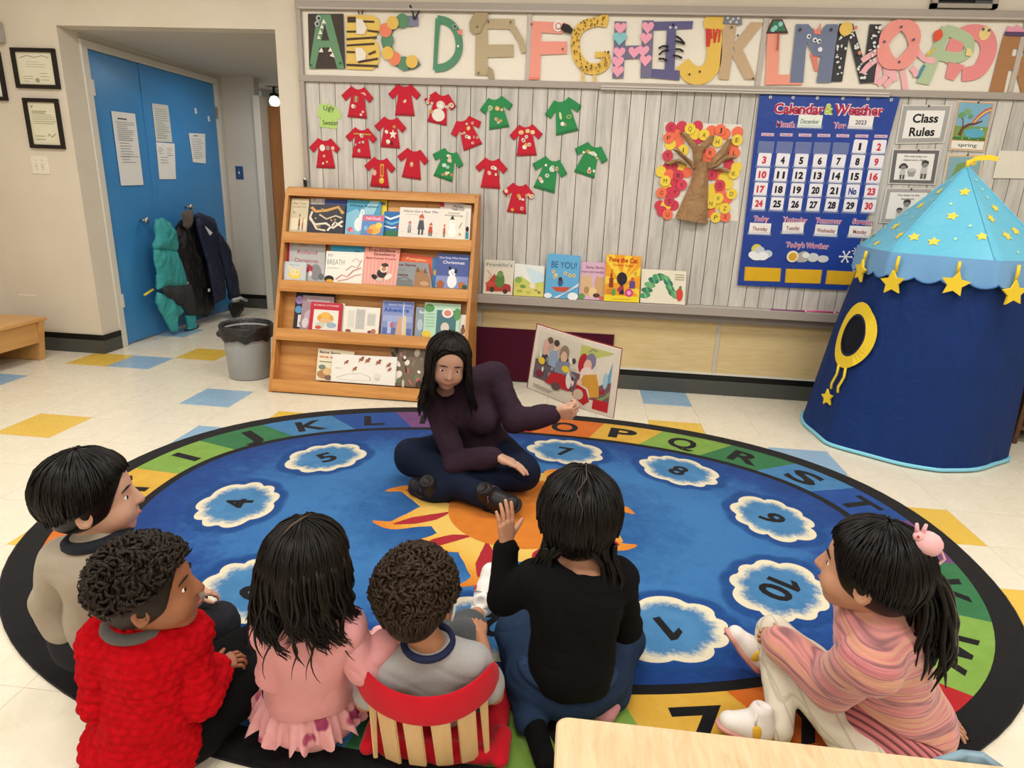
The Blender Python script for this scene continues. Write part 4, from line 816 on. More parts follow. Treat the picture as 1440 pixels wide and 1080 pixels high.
poster('spring_card', 'tall card of a leaning tree, rainbow and pond over the word spring', [(2.096,1.59), (2.291,1.587), (2.288,1.853), (2.091,1.857)],
    [('r', 0, 0, 1, 1, '#d79a5a'), ('r', .03, .02, .97, .19, '#efeae0'), ('t', 'spring', .5, .11, .075, .55, .01, '#26262a'), ('r', .03, .21, .97, .98, '#7fb0c9'), ('r', .03, .21, .97, .5, '#7a9c54'), ('r', .03, .21, .97, .27, '#3f7a3f'),
     ('e', .62, .36, .3, .1, '#5fa9c6'), ('l', [(.5, .58), (.62, .72), (.78, .84), (.96, .9)], .035, '#d5584a'), ('l', [(.53, .56), (.65, .69), (.8, .8), (.96, .86)], .035, '#e3c24e'), ('l', [(.56, .54), (.68, .66), (.82, .76), (.96, .82)], .03, '#8f72b0'),
     ('l', [(.2, .3), (.25, .45), (.4, .53), (.6, .56), (.78, .62)], [.11, .08, .06, .045, .03], '#6a4630'), ('l', [(.26, .46), (.22, .62), (.16, .7)], .03, '#6a4630'), ('e', .15, .72, .1, .06, '#6f9c68'), ('e', .3, .8, .11, .06, '#7aa873'), ('e', .42, .7, .07, .05, '#6f9c68'),
     ('e', .8, .45, .03, .015, '#f0ecd8'), ('e', .3, .24, .02, .01, '#f0ecd8'), ('e', .5, .25, .02, .01, '#f0ecd8'), ('e', .75, .23, .02, .01, '#e6a9b8')], .035)
poster('spring_card', 'tall card of green trees and a smiling sun, behind the tent tip', [(2.106,1.303), (2.31,1.304), (2.299,1.575), (2.096,1.571)],
    [('r', 0, 0, 1, 1, '#d9b98a'), ('r', .04, .05, .96, .96, '#86aeb8'), ('p', [(.04, .4), (.2, .55), (.3, .8), (.5, .85), (.62, .7), (.7, .5), (.96, .45), (.96, .05), (.04, .05)], '#7d9a5c'), ('e', .74, .85, .11, .07, '#e6c64a'), ('e', .7, .86, .012, .01, '#5c4a2a'), ('e', .78, .86, .012, .01, '#5c4a2a'), ('e', .85, .62, .09, .05, '#a5a9ad')], .05)
poster('blank_sheet', 'blank cream paper pinned at the right end of the planks', [(2.375,1.444), (2.66,1.45), (2.642,1.599), (2.372,1.597)], [('t', 'fish', .75, .5, .1, .2, .0, '#e3dccd')], .01, '#e6dfd0')
# ------------------------------------------------------------------ play tent
TN = NT('tent_navy', .7, .2); co = TN.coord(); TN.col(TN.mix(TN.noise(co, 5, 4), '#0f2a60', '#153473')); TN.bump(TN.noise(TN.coord('Object', (1, 1, .45)), 7, 4, .6, 1.2), .5, .03); TN = TN.m
TR = NT('tent_roof_blue', .4, .35); co = TR.coord(); TR.col(TR.mix(TR.noise(co, 4, 3), '#58aecb', '#6fbdd8')); TR.bump(TR.noise(co, 9, 3, .6, .6), .3, .015); TR = TR.m
TV, TY = fabric('#74a6d6', .6, 30, .08), c('#f0cf35', .7)
TC0, TE, TA = np.array([1.885, 3.715, 0]), np.array([1.945, 3.70, 1.0]), (1.942,3.73,1.478)
tent = thing('play_tent', 'navy play tent with a light blue star roof beside the calendar', 'tent', TC0)
rot0 = math.radians(-92); NS = 6; R0, R1 = .52, .418
def hexr(a, flat=.45):
    k = (a-rot0) % (2*PI/NS)-PI/NS
    return 1*(1-flat)+flat*math.cos(PI/NS)/math.cos(k)
na = 96; V, F = [], []
lv = [0, .12, .25, .4, .55, .7, .85, 1.0]
for i, s in enumerate(lv):
    for j in range(na):
        a = j*2*PI/na; r = (R0*(1-s)+R1*s)*hexr(a)*(1+.012*math.sin(a*9+s*3)*(1-s)+.008*math.sin(a*23+i))
        p = TC0*(1-s)+TE*s+np.array([r*math.cos(a), r*math.sin(a), 0]); p[2] = .012+s*.995; V.append(p)
for i in range(len(lv)-1):
    for j in range(na): F.append([i*na+j, i*na+(j+1) % na, (i+1)*na+(j+1) % na, (i+1)*na+j])
mesh('wall_cloth', V, F, TN, tent, smooth=True)
# floor hem
mb = MB(); hp = [TC0+np.array([(R0+.004)*hexr(a)*math.cos(a)*(1+.012*math.sin(a*9)), (R0+.004)*hexr(a)*math.sin(a)*(1+.012*math.sin(a*9)), .014]) for a in np.linspace(0, 2*PI, 97)]
mb.tube(hp, .010, c('#86cfe8', .5), 8, False); mb.build('hem_binding', tent)
# roof
V, F = [], []; nr = 14; RE = .448
TA = np.array(TA)
for i in range(nr+1):
    s = i/nr
    for j in range(na):
        a = j*2*PI/na; k = (a-rot0) % (2*PI/NS)-PI/NS; sag = 1-.06*math.sin(PI*s)*math.cos(k*3)
        r = RE*(1-s)*hexr(a, .8)*sag; b0 = TE+np.array([0, 0, .045]); p = b0*(1-s)+TA*s; V.append(p+np.array([r*math.cos(a), r*math.sin(a), 0]))
for i in range(nr):
    for j in range(na): F.append([i*na+j, i*na+(j+1) % na, (i+1)*na+(j+1) % na, (i+1)*na+j])
roof = mesh('roof_cloth', V, F, TR, tent, smooth=True)
RV = np.array(V).reshape(nr+1, na, 3)
mb = MB()
for k in range(NS):
    j = int(round((rot0+k*2*PI/NS) % (2*PI)/(2*PI)*na)) % na; mb.tube(RV[:, j]*1.0+np.array([0, 0, .001]), .0045, TR, 6)
mb.build('roof_seam', tent)
# valance with a scalloped edge
V, F = [], []; nv = 240
for j in range(nv):
    a = j*2*PI/nv; r = RE*hexr(a, .8)+.004; sc = .022*abs(math.sin(a*NS*2))**.8
    for z, dr in ((1.05, 0), (1.0, .006), (.94-sc, .012+.006*math.sin(a*12))): V.append(TE*[1, 1, 0]+np.array([(r+dr)*math.cos(a), (r+dr)*math.sin(a), z]))
for j in range(nv):
    for i in range(2): a = j*3+i; b = ((j+1) % nv)*3+i; F.append([a, b, b+1, a+1])
mesh('valance', V, F, TV, tent, smooth=True)
mb = MB(); mb.tube([TE*[1, 1, 0]+np.array([(RE*hexr(a, .8)+.017)*math.cos(a), (RE*hexr(a, .8)+.017)*math.sin(a), .94-.022*abs(math.sin(a*NS*2))**.8]) for a in np.linspace(0, 2*PI, 241)], .004, c('#4273b0', .6), 5, False); mb.build('valance_piping', tent)
def star(ct, r, ax_u, ax_v, nrm, th, rot=0, inner=.48):
    P = []
    for k in range(10):
        a = rot+PI/2+k*PI/5; q = r*(1 if k % 2 == 0 else inner); P.append(ct+q*math.cos(a)*ax_u+q*math.sin(a)*ax_v)
    return P, nrm*th
# printed stars on the roof
r = random.Random(12); mb, mb2 = MB(), MB(); SP, SP2 = c('#e9cf4e', .45), c('#a9dcc0', .45)
placed = []
for _ in range(420):
    s = r.uniform(.05, .86); a = r.uniform(0, 2*PI); i = s*nr; i0 = min(int(i), nr-1); j = a/(2*PI)*na; j0 = int(j) % na
    p = RV[i0, j0]*(1-(i-i0))+RV[i0+1, j0]*(i-i0); e1 = RV[i0, (j0+1) % na]-RV[i0, (j0-1) % na]; e2 = RV[i0+1, j0]-RV[i0, j0]
    e1 /= np.linalg.norm(e1); n_ = np.cross(e1, e2); n_ /= np.linalg.norm(n_); e2 = np.cross(n_, e1)
    big = len(placed) % 2 == 0; rad = r.uniform(.024, .032) if big else .012
    if any(np.linalg.norm(p-q) < (rad+q_+.028) for q, q_ in placed): continue
    kk = (a-rot0) % (2*PI/NS)
    if min(kk, 2*PI/NS-kk)*RE*(1-s) < rad: continue
    placed.append((p, rad)); P, ext = star(p+n_*.0022, rad, e1, e2, n_, .0006, r.uniform(-.3, .3), .52)
    (mb if big else mb2).prism(P, ext, SP if big else SP2)
o = mb.build('printed_star', tent); o['kind'] = 'stuff'; o = mb2.build('printed_small_star', tent); o['kind'] = 'stuff'
# pennant at the tip
mb = MB(); mb.tube([TA+np.array([0, 0, -.01]), TA+np.array([0, 0, .03])], .009, TY, 8)
mb.add([TA+np.array(d) for d in ((0, 0, .01), (.03, -.005, .028), (.09, -.012, .035), (.13, -.02, .028), (.13, -.02, .05), (.085, -.014, .06), (.03, -.004, .05), (0, 0, .03))], [[0, 1, 6, 7], [1, 2, 5, 6], [2, 3, 4, 5]], TY, True); mb.build('pennant', tent)
# hanging felt stars
for k, deg in enumerate((-178, -145, -112, -80, -48, -15, 25, 70, 120)):
    a = math.radians(deg); rr_ = RE*hexr(a, .8)+.03; p0 = TE*[1, 1, 0]+np.array([rr_*math.cos(a), rr_*math.sin(a), 1.035]); tl = .055+.025*(k % 2)
    rd = np.array([math.cos(a), math.sin(a), 0]); tg = np.array([-math.sin(a), math.cos(a), 0])
    o = MB().tube([p0, p0+rd*.004-np.array([0, 0, tl*.5]), p0-np.array([0, 0, tl])], [.007, .008, .006], TY, 6).build('star_ribbon', tent)
    P, ext = star(p0+rd*.006-np.array([0, 0, tl+.05]), .063, tg, np.array([0, 0, 1.]), rd, .012, (-.15, .12, -.1, .08, .2)[k % 5], .5)
    MB().prism(P, ext, TY).build('felt_star', tent)
# round window on the left side
wa_ = math.radians(-163); s0 = .60; rC = (R0*(1-s0)+R1*s0)*hexr(wa_); pc = TC0*(1-s0)+TE*s0; pc[2] = .60
def onwall(du, dv, out=.006):
    s = (pc[2]+dv-.012)/.995; a = wa_+du/.48; q = (R0*(1-s)+R1*s)*hexr(a)+out
    p = TC0*(1-s)+TE*s+np.array([q*math.cos(a), q*math.sin(a), 0]); p[2] = pc[2]+dv; return p
def wheel(r0, r1, out, m, name, n=40, sh=1.0):
    V = []; F = []
    for k in range(n):
        a = k*2*PI/n
        for q in ((r0, r1) if r0 else (r1,)): V.append(onwall(q*math.cos(a), q*math.sin(a)*1.15-.02*(1-sh), out))
    if r0: F = [[2*k, 2*k+1, (2*k+3) % (2*n), (2*k+2) % (2*n)] for k in range(n)]
    else: F = [list(range(n))]
    return mesh(name, V, F, m, tent)
wheel(0, .115, .016, c('#0b0f1c', .9), 'window_dark_disc'); wheel(.1, .155, .021, TY, 'window_ring'); wheel(.088, .102, .0195, c('#1a2148'), 'window_edge')  # tent's inner shade painted as a near-black disc; the cloth has no hole
for du in (-.02, .045):
    P = [onwall(du, -.17, .024), onwall(du+.01, -.22, .022), onwall(du-.01, -.28, .02), onwall(du, -.31, .018)]
    MB().tube(P, .007, TY, 6).build('window_tie', tent)
pz = onwall(-.02, -.36, .018); P, ext = star(pz, .048, np.array([-math.sin(wa_), math.cos(wa_), 0]), np.array([0, 0, 1.]), np.array([math.cos(wa_), math.sin(wa_), 0]), .01, .2, .5)
MB().prism(P, ext, TY).build('felt_star', tent)
# brown furniture behind the tent at the right edge
DKW = wood('#4a2e1c', '#6b4429', 'Y', .4)
sh = thing('dark_wood_shelf', 'dark brown wooden shelf glimpsed behind the tent at the right edge', 'shelf', (2.75, 3.85, 0))
for nm, lo, hi in (('side_panel', (2.52, 3.72, 0), (2.545, 4.1, .72)), ('side_panel', (3.1, 3.72, 0), (3.125, 4.1, .72)), ('shelf_board', (2.545, 3.73, .08), (3.1, 4.1, .105)), ('shelf_board', (2.545, 3.73, .27), (3.1, 4.1, .295)), ('shelf_board', (2.545, 3.73, .46), (3.1, 4.1, .485)), ('top_board', (2.5, 3.7, .72), (3.14, 4.12, .745)), ('back_panel', (2.545, 4.09, .1), (3.1, 4.105, .72))):
    box(nm, lo, hi, DKW, sh, .003)
# ------------------------------------------------------------------ bin, bench, table, chair
bc = (-2.155, 4.0, 0.003)
bn = thing('waste_bin', 'grey plastic waste bin with a black liner left of the bookcase', 'bin', bc)
GP = c('#9fa1a1', .45); LN = NT('liner_plastic', .3, .5); LN.col('#1d1b1b'); LN.bump(LN.noise(LN.coord(), 30, 4, .6, 1), .6, .02); LN = LN.m
MB().lathe([(.005, 0), (.125, 0), (.13, .008), (.152, .33), (.15, .335), (.143, .33), (.12, .02), (.005, .02)], bc, GP, 40).build('bin_body', bn)
V = []; F = []; nb_ = 48
for j in range(nb_):
    a = j*2*PI/nb_; w_ = .006*math.sin(a*7)+.004*math.sin(a*13+1)
    for rr_, z in ((.1, .1), (.13, .25), (.147, .335), (.163, .352), (.17, .34), (.166, .285+w_*2.2), (.161+w_*.4, .255+w_*1.6)): V.append((bc[0]+rr_*math.cos(a), bc[1]+rr_*math.sin(a), z+.012))
for j in range(nb_):
    for i in range(6): a = j*7+i; b = ((j+1) % nb_)*7+i; F.append([a, b, b+1, a+1])
mesh('bin_liner', V, F, LN, bn, smooth=True)
MB().ball((bc[0]-.165, bc[1]-.05, .29), (.02, .012, .022), LN, 10).build('liner_knot', bn)
BM = wood('#c79355', '#d9aa6b', 'Y', .35)
be = thing('low_bench', 'low birch bench along the left wall', 'bench', (-3.88, 3.4, 0))
box('bench_top', (-4.09, 2.7, .275), (-3.655, 4.09, .3), BM, be, .006)
MB().prism([(-4.05, 4.02, .003), (-3.70, 4.02, .003), (-3.66, 4.02, .275), (-4.09, 4.02, .275)], (0, .045, 0), BM).build('end_panel', be)
MB().prism([(-4.05, 2.75, .003), (-3.70, 2.75, .003), (-3.66, 2.75, .275), (-4.09, 2.75, .275)], (0, .045, 0), BM).build('end_panel', be)
box('apron', (-3.70, 2.795, .13), (-3.68, 4.02, .275), BM, be, .003); box('apron', (-4.075, 2.795, .13), (-4.055, 4.02, .275), BM, be, .003)
TB = NT('pale_birch_ply', .42, .4); co = TB.coord('Object', (30, 5, 30), (0, 0, .25)); n1 = TB.noise(co, 2.2, 5, .7, .8); TB.col(TB.ramp(n1, [(.3, '#bfa176'), (.5, '#cbb088'), (.72, '#d6bd98')])); TB = TB.m
tb = thing('low_table', 'pale birch tabletop at the bottom edge of the picture', 'table', (.33, .55, 0))
TX0, TX1, TY0, TY1, TZ = .013, .70, -.1, .834, .5
rr_ = .02; P = []
for cx_, cy_, a0 in ((TX1-rr_, TY1-rr_, 0), (TX0+rr_, TY1-rr_, PI/2), (TX0+rr_, TY0+rr_, PI), (TX1-rr_, TY0+rr_, 1.5*PI)):
    P += [(cx_+rr_*math.cos(a0+q), cy_+rr_*math.sin(a0+q)) for q in np.linspace(0, PI/2, 7)]
ctr_ = np.array([(TX0+TX1)/2, (TY0+TY1)/2]); P = np.array(P); n = len(P); V = []; F = []
for ins, z in ((.003, TZ-.023), (0, TZ-.02), (0, TZ-.003), (.003, TZ)):
    q = P+np.sign(ctr_-P)*ins; V += [(x, y, z) for x, y in q]
for i in range(3): F += [[i*n+j, i*n+(j+1) % n, (i+1)*n+(j+1) % n, (i+1)*n+j] for j in range(n)]
F += [list(range(n))[::-1], list(range(3*n, 4*n))]; MB().add(V, F, TB).build('tabletop', tb)
for x in (TX0+.05, TX1-.05):
    for y in (TY0+.06, TY1-.285): MB().tube([(x, y, .003), (x, y, TZ-.023)], [.016, .022], BM, 12).build('leg', tb)
box('apron', (TX0+.05, TY1-.075, TZ-.08), (TX1-.05, TY1-.055, TZ-.023), BM, tb); box('apron', (TX0+.05, TY0+.055, TZ-.08), (TX1-.05, TY0+.075, TZ-.023), BM, tb)
ch = thing('school_chair', 'blue grey plastic chair back just showing past the table corner', 'chair', (.68, .78, 0))
CH = c('#7d97a6', .4); V = []; F = []
bcx, bcy, bcz = (0.6389,0.8487,0.492)
for i in range(9):
    for j in range(13):
        u = (j/12-.5)*2; v = i/8; V.append((bcx+.010+u*.07*math.sqrt(max(.02, 1-(max(0, v-.55)/.46)**2)), bcy+.004*(1-u*u), .33+(bcz-.33)*v))
F = [[i*13+j, i*13+j+1, (i+1)*13+j+1, (i+1)*13+j] for i in range(8) for j in range(12)]
o = mesh('chair_back', V, F, CH, ch, smooth=True); sm = o.modifiers.new('th', 'SOLIDIFY'); sm.thickness = .012
box('seat', (bcx-.15, .62, .27), (bcx+.15, .85, .285), CH, ch, .006)
for sx in (-1, 1):
    MB().tube([(bcx+sx*.14, .85, .003), (bcx+sx*.12, .85, .28), (bcx+.012+sx*.05, .852, .40)], .009, ME, 8).build('leg', ch)
    MB().tube([(bcx+sx*.14, .63, .003), (bcx+sx*.14, .65, .27)], .009, ME, 8).build('leg', ch)

# ------------------------------------------------------------------ slanted picture-book case
PINE = wood('#bf7f3f', '#dba45f', 'X', .4); PINEZ = wood('#b87a3c', '#d39b57', 'Z', .4); PINEY = wood('#9c5f29', '#b8783a', 'Z', .4)
FX0, FX1 = -1.885, -.645; fy = lambda z, o=0: 3.703+.35*z+o
bk = thing('bookcase', 'honey pine slanted display bookcase with four tiers of picture books', 'bookcase', (-1.265, 4.0, 0))
for x in (FX0, FX1-.022):
    MB().prism([(x, fy(0), .003), (x, fy(1.215), 1.215), (x, fy(1.215)+.05, 1.235), (x, 4.235, 1.235), (x, 4.235, .64), (x, 4.17, .62), (x, 4.17, .003)], (.022, 0, 0), PINEZ).build('side_panel', bk)
xi0, xi1 = FX0+.022, FX1-.022
MB().prism([(xi0, fy(.03, .085), .03), (xi0, fy(1.22, .075), 1.22), (xi0, fy(1.22, .09), 1.22), (xi0, fy(.03, .1), .03)], (xi1-xi0, 0, 0), PINE).build('back_panel', bk)
MB().prism([(xi0, fy(1.19, -.004), 1.182), (xi0, fy(1.22, -.002), 1.226), (xi0, fy(1.22, .06), 1.236), (xi0, fy(1.19, .06), 1.19)], (xi1-xi0, 0, 0), PINE).build('top_rail', bk)
for z in (.05, .356, .646, .938):
    MB().prism([(xi0, fy(z-.032, -.002), z-.028), (xi0, fy(z+.024, -.004), z+.024), (xi0, fy(z+.024, .012), z+.026), (xi0, fy(z-.032, .016), z-.028)], (xi1-xi0, 0, 0), PINE).build('shelf_lip', bk)
    MB().prism([(xi0, fy(z-.04, -.014), z-.04), (xi0, fy(z-.04, -.014), z-.024), (xi0, fy(z, .11), z-.018), (xi0, fy(z, .11), z-.036)], (xi1-xi0, 0, 0), PINE).build('shelf_board', bk)
PGS = c('#efe8d8', .8)
def book(label, q, th, col, items, group='picture books on the slanted bookcase', spine=None):
    """q: BL, BR, TR, TL front corners"""
    q = np.array(q, float); N = np.cross(q[1]-q[0], q[3]-q[0]); N /= np.linalg.norm(N)
    if N[1] > 0: N = -N
    t = thing('picture_book', label, 'book', (q[0]+q[1])/2, group); m = c(col, .35)
    u = (q[1]-q[0])/np.linalg.norm(q[1]-q[0])
    mb = MB(); mb.prism(q, -N*.002, m); mb.prism(q-N*(th-.002), -N*.002, m)
    sp = [q[0], q[0]+u*.003, q[3]+u*.003, q[3]]; mb.prism([p-N*.002 for p in sp], -N*(th-.004), c(spine, .35) if spine else m); mb.build('cover', t)
    ct = q.mean(0); p = ct+(q-ct)*.97; MB().prism(p-N*.002, -N*(th-.004), PGS).build('page_block', t)
    if items: art('cover_print', t, quad_map(q) if quad_map(q).N@N > 0 else quad_map(q), items, .00015, .0002)
    return t
def tb_(s, u, v, h, w, colr, b=.02): return ('t', s, u, v, h, w, b, colr)
def R_(u0, v0, u1, v1, colr): return ('r', u0, v0, u1, v1, colr)
def blob(u, v, a, b, colr, ang=0): return ('e', u, v, a, b, ang, colr)
def splat(n, seed, cols, box_=(.05, .05, .95, .95), s=(.03, .1)):
    r = random.Random(seed); return [('e', r.uniform(box_[0], box_[2]), r.uniform(box_[1], box_[3]), r.uniform(*s), r.uniform(*s)*.7, r.uniform(0, 3), r.choice(cols)) for _ in range(n)]
def fig(u, v, s, coat, head='#e3b69a', legs='#4b4a50'):
    return [('p', [(u-.05*s, v-.1*s), (u+.05*s, v-.1*s), (u+.03*s, v+.08*s), (u-.03*s, v+.08*s)], coat), blob(u, v+.12*s, .035*s, .045*s, head), ('p', [(u-.04*s, v+.13*s), (u+.04*s, v+.13*s), (u+.01*s, v+.21*s)], coat), R_(u-.035*s, v-.2*s, u-.01*s, v-.1*s, legs), R_(u+.01*s, v-.2*s, u+.035*s, v-.1*s, legs)]
# top tier, back row first
book('white and grey picture book almost hidden behind the animal pattern book, top tier', [(-1.73,4.095,0.9618), (-1.629,4.096,0.9644), (-1.643,4.168,1.17), (-1.738,4.167,1.168)], .01, '#d9d5cf', splat(8, 1, ['#b9b4aa', '#e8e4dc', '#9a968e'], (.1, .6, .9, .95)))
book('navy blue book standing behind the animal pattern book, top tier', [(-1.635,4.091,0.9645), (-1.486,4.09,0.962), (-1.492,4.161,1.166), (-1.643,4.161,1.165)], .01, '#3f4a8a', [])
book('cream book with two small running figures at the left end of the top tier', [(-1.857,4.073,0.9574), (-1.739,4.072,0.9554), (-1.74,4.145,1.164), (-1.855,4.145,1.164)], .01, '#d3c4a4',
     [R_(.08, .08, .95, .42, '#e9ddc0'), tb_('Bear Tree', .5, .86, .06, .7, '#6b5a48', 0), tb_('and Little Wind', .5, .76, .05, .75, '#7d6c58', 0)]+fig(.55, .32, 1.2, '#8a5a3a')+fig(.75, .25, .9, '#b8743c')+[('l', [(.15, .55), (.2, .62), (.3, .55)], .02, '#8a7a60')])
book('dark book with cream swirling animals and an orange band, top tier', [(-1.734,4.069,0.9595), (-1.494,4.069,0.9594), (-1.495,4.131,1.138), (-1.733,4.13,1.133)], .01, '#33303a',
     [('l', [(.06, .9), (.2, .75), (.5, .8), (.8, .92), (.95, .7)], .09, '#d8a35e'), ('l', [(.05, .5), (.2, .3), (.5, .35), (.7, .2), (.95, .45)], .07, '#e9e0cc'), ('l', [(.1, .75), (.05, .55), (.25, .15), (.5, .1)], .06, '#e4d8c0'), ('l', [(.55, .1), (.75, .4), (.95, .25)], .06, '#efe6d4'), ('l', [(.3, .65), (.5, .5), (.75, .62), (.92, .55)], .05, '#d9c7a4')]+splat(14, 2, ['#8a7a5e', '#e7dcc4', '#4a4550', '#b79668'], s=(.02, .06)))
book('bright yellow book edge behind the white rabbit book, top tier', [(-1.394,4.096,0.9658), (-1.235,4.095,0.9639), (-1.236,4.17,1.178), (-1.446,4.17,1.178)], .01, '#eed23c', [R_(.82, .86, .95, .92, '#5a6a9a')])
book('teal picture book with a white rabbit, titled White Rabbit, top tier', [(-1.49,4.079,0.9607), (-1.263,4.079,0.9592), (-1.269,4.152,1.167), (-1.49,4.153,1.171)], .01, '#4f9fc0',
     [('p', [(0, 0), (.45, 0), (.55, .5), (.3, .75), (0, .6)], '#8cc4dc'), ('p', [(.35, .55), (.7, 1), (.95, 1), (.75, .5)], '#9fd0e0'), tb_('White Rabbit', .5, .84, .075, .86, '#1f5566', .02), blob(.38, .3, .13, .2, '#eff1f2'), blob(.46, .52, .09, .1, '#f4f4f2'), blob(.43, .66, .025, .1, '#f0efee', -.2), blob(.5, .66, .025, .1, '#f0efee', .2), blob(.15, .14, .08, .07, '#d8667a'), blob(.2, .1, .05, .05, '#e79aa8')])
book('deep blue sea picture book beside the duck book, top tier', [(-1.243,4.084,0.9597), (-1.138,4.084,0.9599), (-1.141,4.136,1.11), (-1.246,4.136,1.109)], .01, '#2c6fae',
     [('l', [(0, .8), (.4, .7), (1, .85)], .08, '#e6eff5'), ('l', [(0, .6), (.5, .5), (1, .62)], .09, '#6fb3dc'), ('l', [(0, .42), (.5, .34), (1, .4)], .06, '#dfeaf2'), ('p', [(0, 0), (1, 0), (1, .2), (.5, .28), (0, .15)], '#3f7a5a'), blob(.85, .4, .08, .06, '#b3404a')])
book('small blue book with a pink title banner and yellow ducklings, top tier', [(-1.381,4.064,0.9611), (-1.237,4.064,0.9604), (-1.236,4.108,1.086), (-1.377,4.108,1.085)], .008, '#5f8fc8',
     [R_(.02, .7, .98, .96, '#d9728c'), tb_('Tell Duck', .5, .83, .12, .7, '#f6e7ee'), blob(.6, .3, .28, .25, '#e9b25c'), blob(.78, .5, .16, .14, '#f0d05c'), blob(.4, .2, .15, .12, '#d98a4e'), blob(.2, .35, .1, .12, '#8ab4dc')])
book('orange wooden looking book lying behind the white bear book, top tier', [(-1.217,4.103,0.9642), (-0.8824,4.104,0.9684), (-0.8966,4.174,1.168), (-1.23,4.175,1.172)], .008, '#d9a263', splat(6, 5, ['#c98f50', '#e3b478']))
book('white book with three bundled walkers, titled Bear Plan, top tier', [(-1.142,4.069,0.9608), (-0.8728,4.069,0.9587), (-0.8744,4.132,1.141), (-1.141,4.132,1.139)], .01, '#ece3da',
     [tb_("We've Got a Bear Plan", .5, .88, .075, .84, '#4a4a4c', .01), tb_('picture story', .3, .77, .035, .3, '#8a8680', 0), ('l', [(.05, .2), (.5, .12), (.95, .18)], .02, '#d8d3cc')]+fig(.26, .35, 1.0, '#9fa6ae')+fig(.53, .45, 1.7, '#4f5560')+fig(.76, .3, 1.1, '#c0553a')+[blob(.53, .72, .05, .05, '#d0604a'), blob(.26, .5, .03, .03, '#d0604a')])
book('white book with red corner and small dark title, behind the snowman book, top tier', [(-0.8773,4.089,0.9606), (-0.7264,4.088,0.9585), (-0.7302,4.163,1.173), (-0.8939,4.169,1.189)], .01, '#f0e9e2', [R_(0, .84, .16, .97, '#c6465a'), tb_('PIZZA', .72, .9, .06, .4, '#3f4a6a'), tb_('TEMPLATE', .7, .81, .06, .5, '#3f4a6a')])
book('cream book with a snowman, right end of the top tier', [(-0.8728,4.069,0.9587), (-0.719,4.068,0.9568), (-0.7188,4.129,1.131), (-0.874,4.13,1.136)], .01, '#ede6d6',
     [tb_('THE BIGGEST', .5, .9, .05, .5, '#5a5650', .01), tb_('SNOWMAN EVER', .5, .82, .05, .75, '#4a4640', .01), blob(.48, .25, .17, .17, '#faf7ef'), blob(.46, .48, .12, .12, '#fbf9f2'), blob(.45, .62, .08, .08, '#fdfcf6'), R_(.36, .68, .54, .71, '#2d2b2c'), R_(.4, .7, .5, .79, '#2d2b2c'), ('p', [(.45, .62), (.53, .6), (.45, .59)], '#d9803c')]+fig(.15, .3, 1.1, '#c0604a')+[('l', [(.75, .4), (.85, .6)], .02, '#4a4038'), blob(.8, .2, .05, .05, '#b9a58a')])
book('white and teal book edge with a dark haired figure behind the snowman book, top tier', [(-0.7207,4.078,0.956), (-0.6889,4.077,0.9557), (-0.6924,4.152,1.168), (-0.732,4.152,1.169)], .01, '#efe8df', [blob(.5, .32, .3, .08, '#26242a'), R_(.2, .05, .8, .24, '#3f8f9f')])
# second tier
book('grey book with a red handwritten title and red spine, second tier', [(-1.835,3.981,0.6651), (-1.598,3.981,0.6662), (-1.613,4.068,0.9135), (-1.849,4.068,0.9146)], .01, '#b9b8b8',
     [tb_('Little', .4, .88, .07, .22, '#b23a4a', .0), tb_('Roland', .5, .7, .1, .55, '#a8324a', .0), tb_('Christmas', .48, .5, .1, .66, '#a8324a', .0), blob(.75, .22, .16, .2, '#8a8a8c'), blob(.55, .3, .12, .1, '#b3364a'), blob(.6, .18, .05, .07, '#e3dcd6'), blob(.9, .12, .08, .08, '#6e6e72')]+splat(8, 6, ['#cfcfce', '#a4a4a6'], (.05, .05, .5, .4)), spine='#c0283a')
book('red book spine at the far left of the second tier', [(-1.863,3.99,0.6642), (-1.835,3.99,0.6638), (-1.848,4.077,0.9121), (-1.876,4.078,0.9136)], .012, '#c2283c', [])
book('little pale book with a yellow bunny at the left end of the second tier', [(-1.858,3.962,0.6701), (-1.715,3.962,0.6701), (-1.719,4.001,0.78), (-1.866,4.001,0.7792)], .01, '#c9cfd2',
     [tb_('Bunny', .5, .84, .08, .4, '#7a8a94', 0), blob(.5, .3, .3, .25, '#ecd06a'), blob(.5, .42, .2, .18, '#f2e0a0'), blob(.3, .64, .06, .16, '#ecd69a', .4), blob(.72, .64, .06, .16, '#ecd69a', -.4), blob(.42, .44, .02, .03, '#4a3a2a'), blob(.58, .44, .02, .03, '#4a3a2a')])
book('blue topped winter picture book rising behind the Breath book, second tier', [(-1.567,3.981,0.6669), (-1.353,3.982,0.6671), (-1.358,4.06,0.891), (-1.574,4.059,0.8882)], .01, '#e5edf0', [R_(0, .8, 1, 1, '#49aede'), ('p', [(0, .74), (.3, .84), (.6, .78), (1, .86), (1, .6), (0, .6)], '#f4f4f2'), blob(.8, .84, .08, .05, '#2c7ab0')])
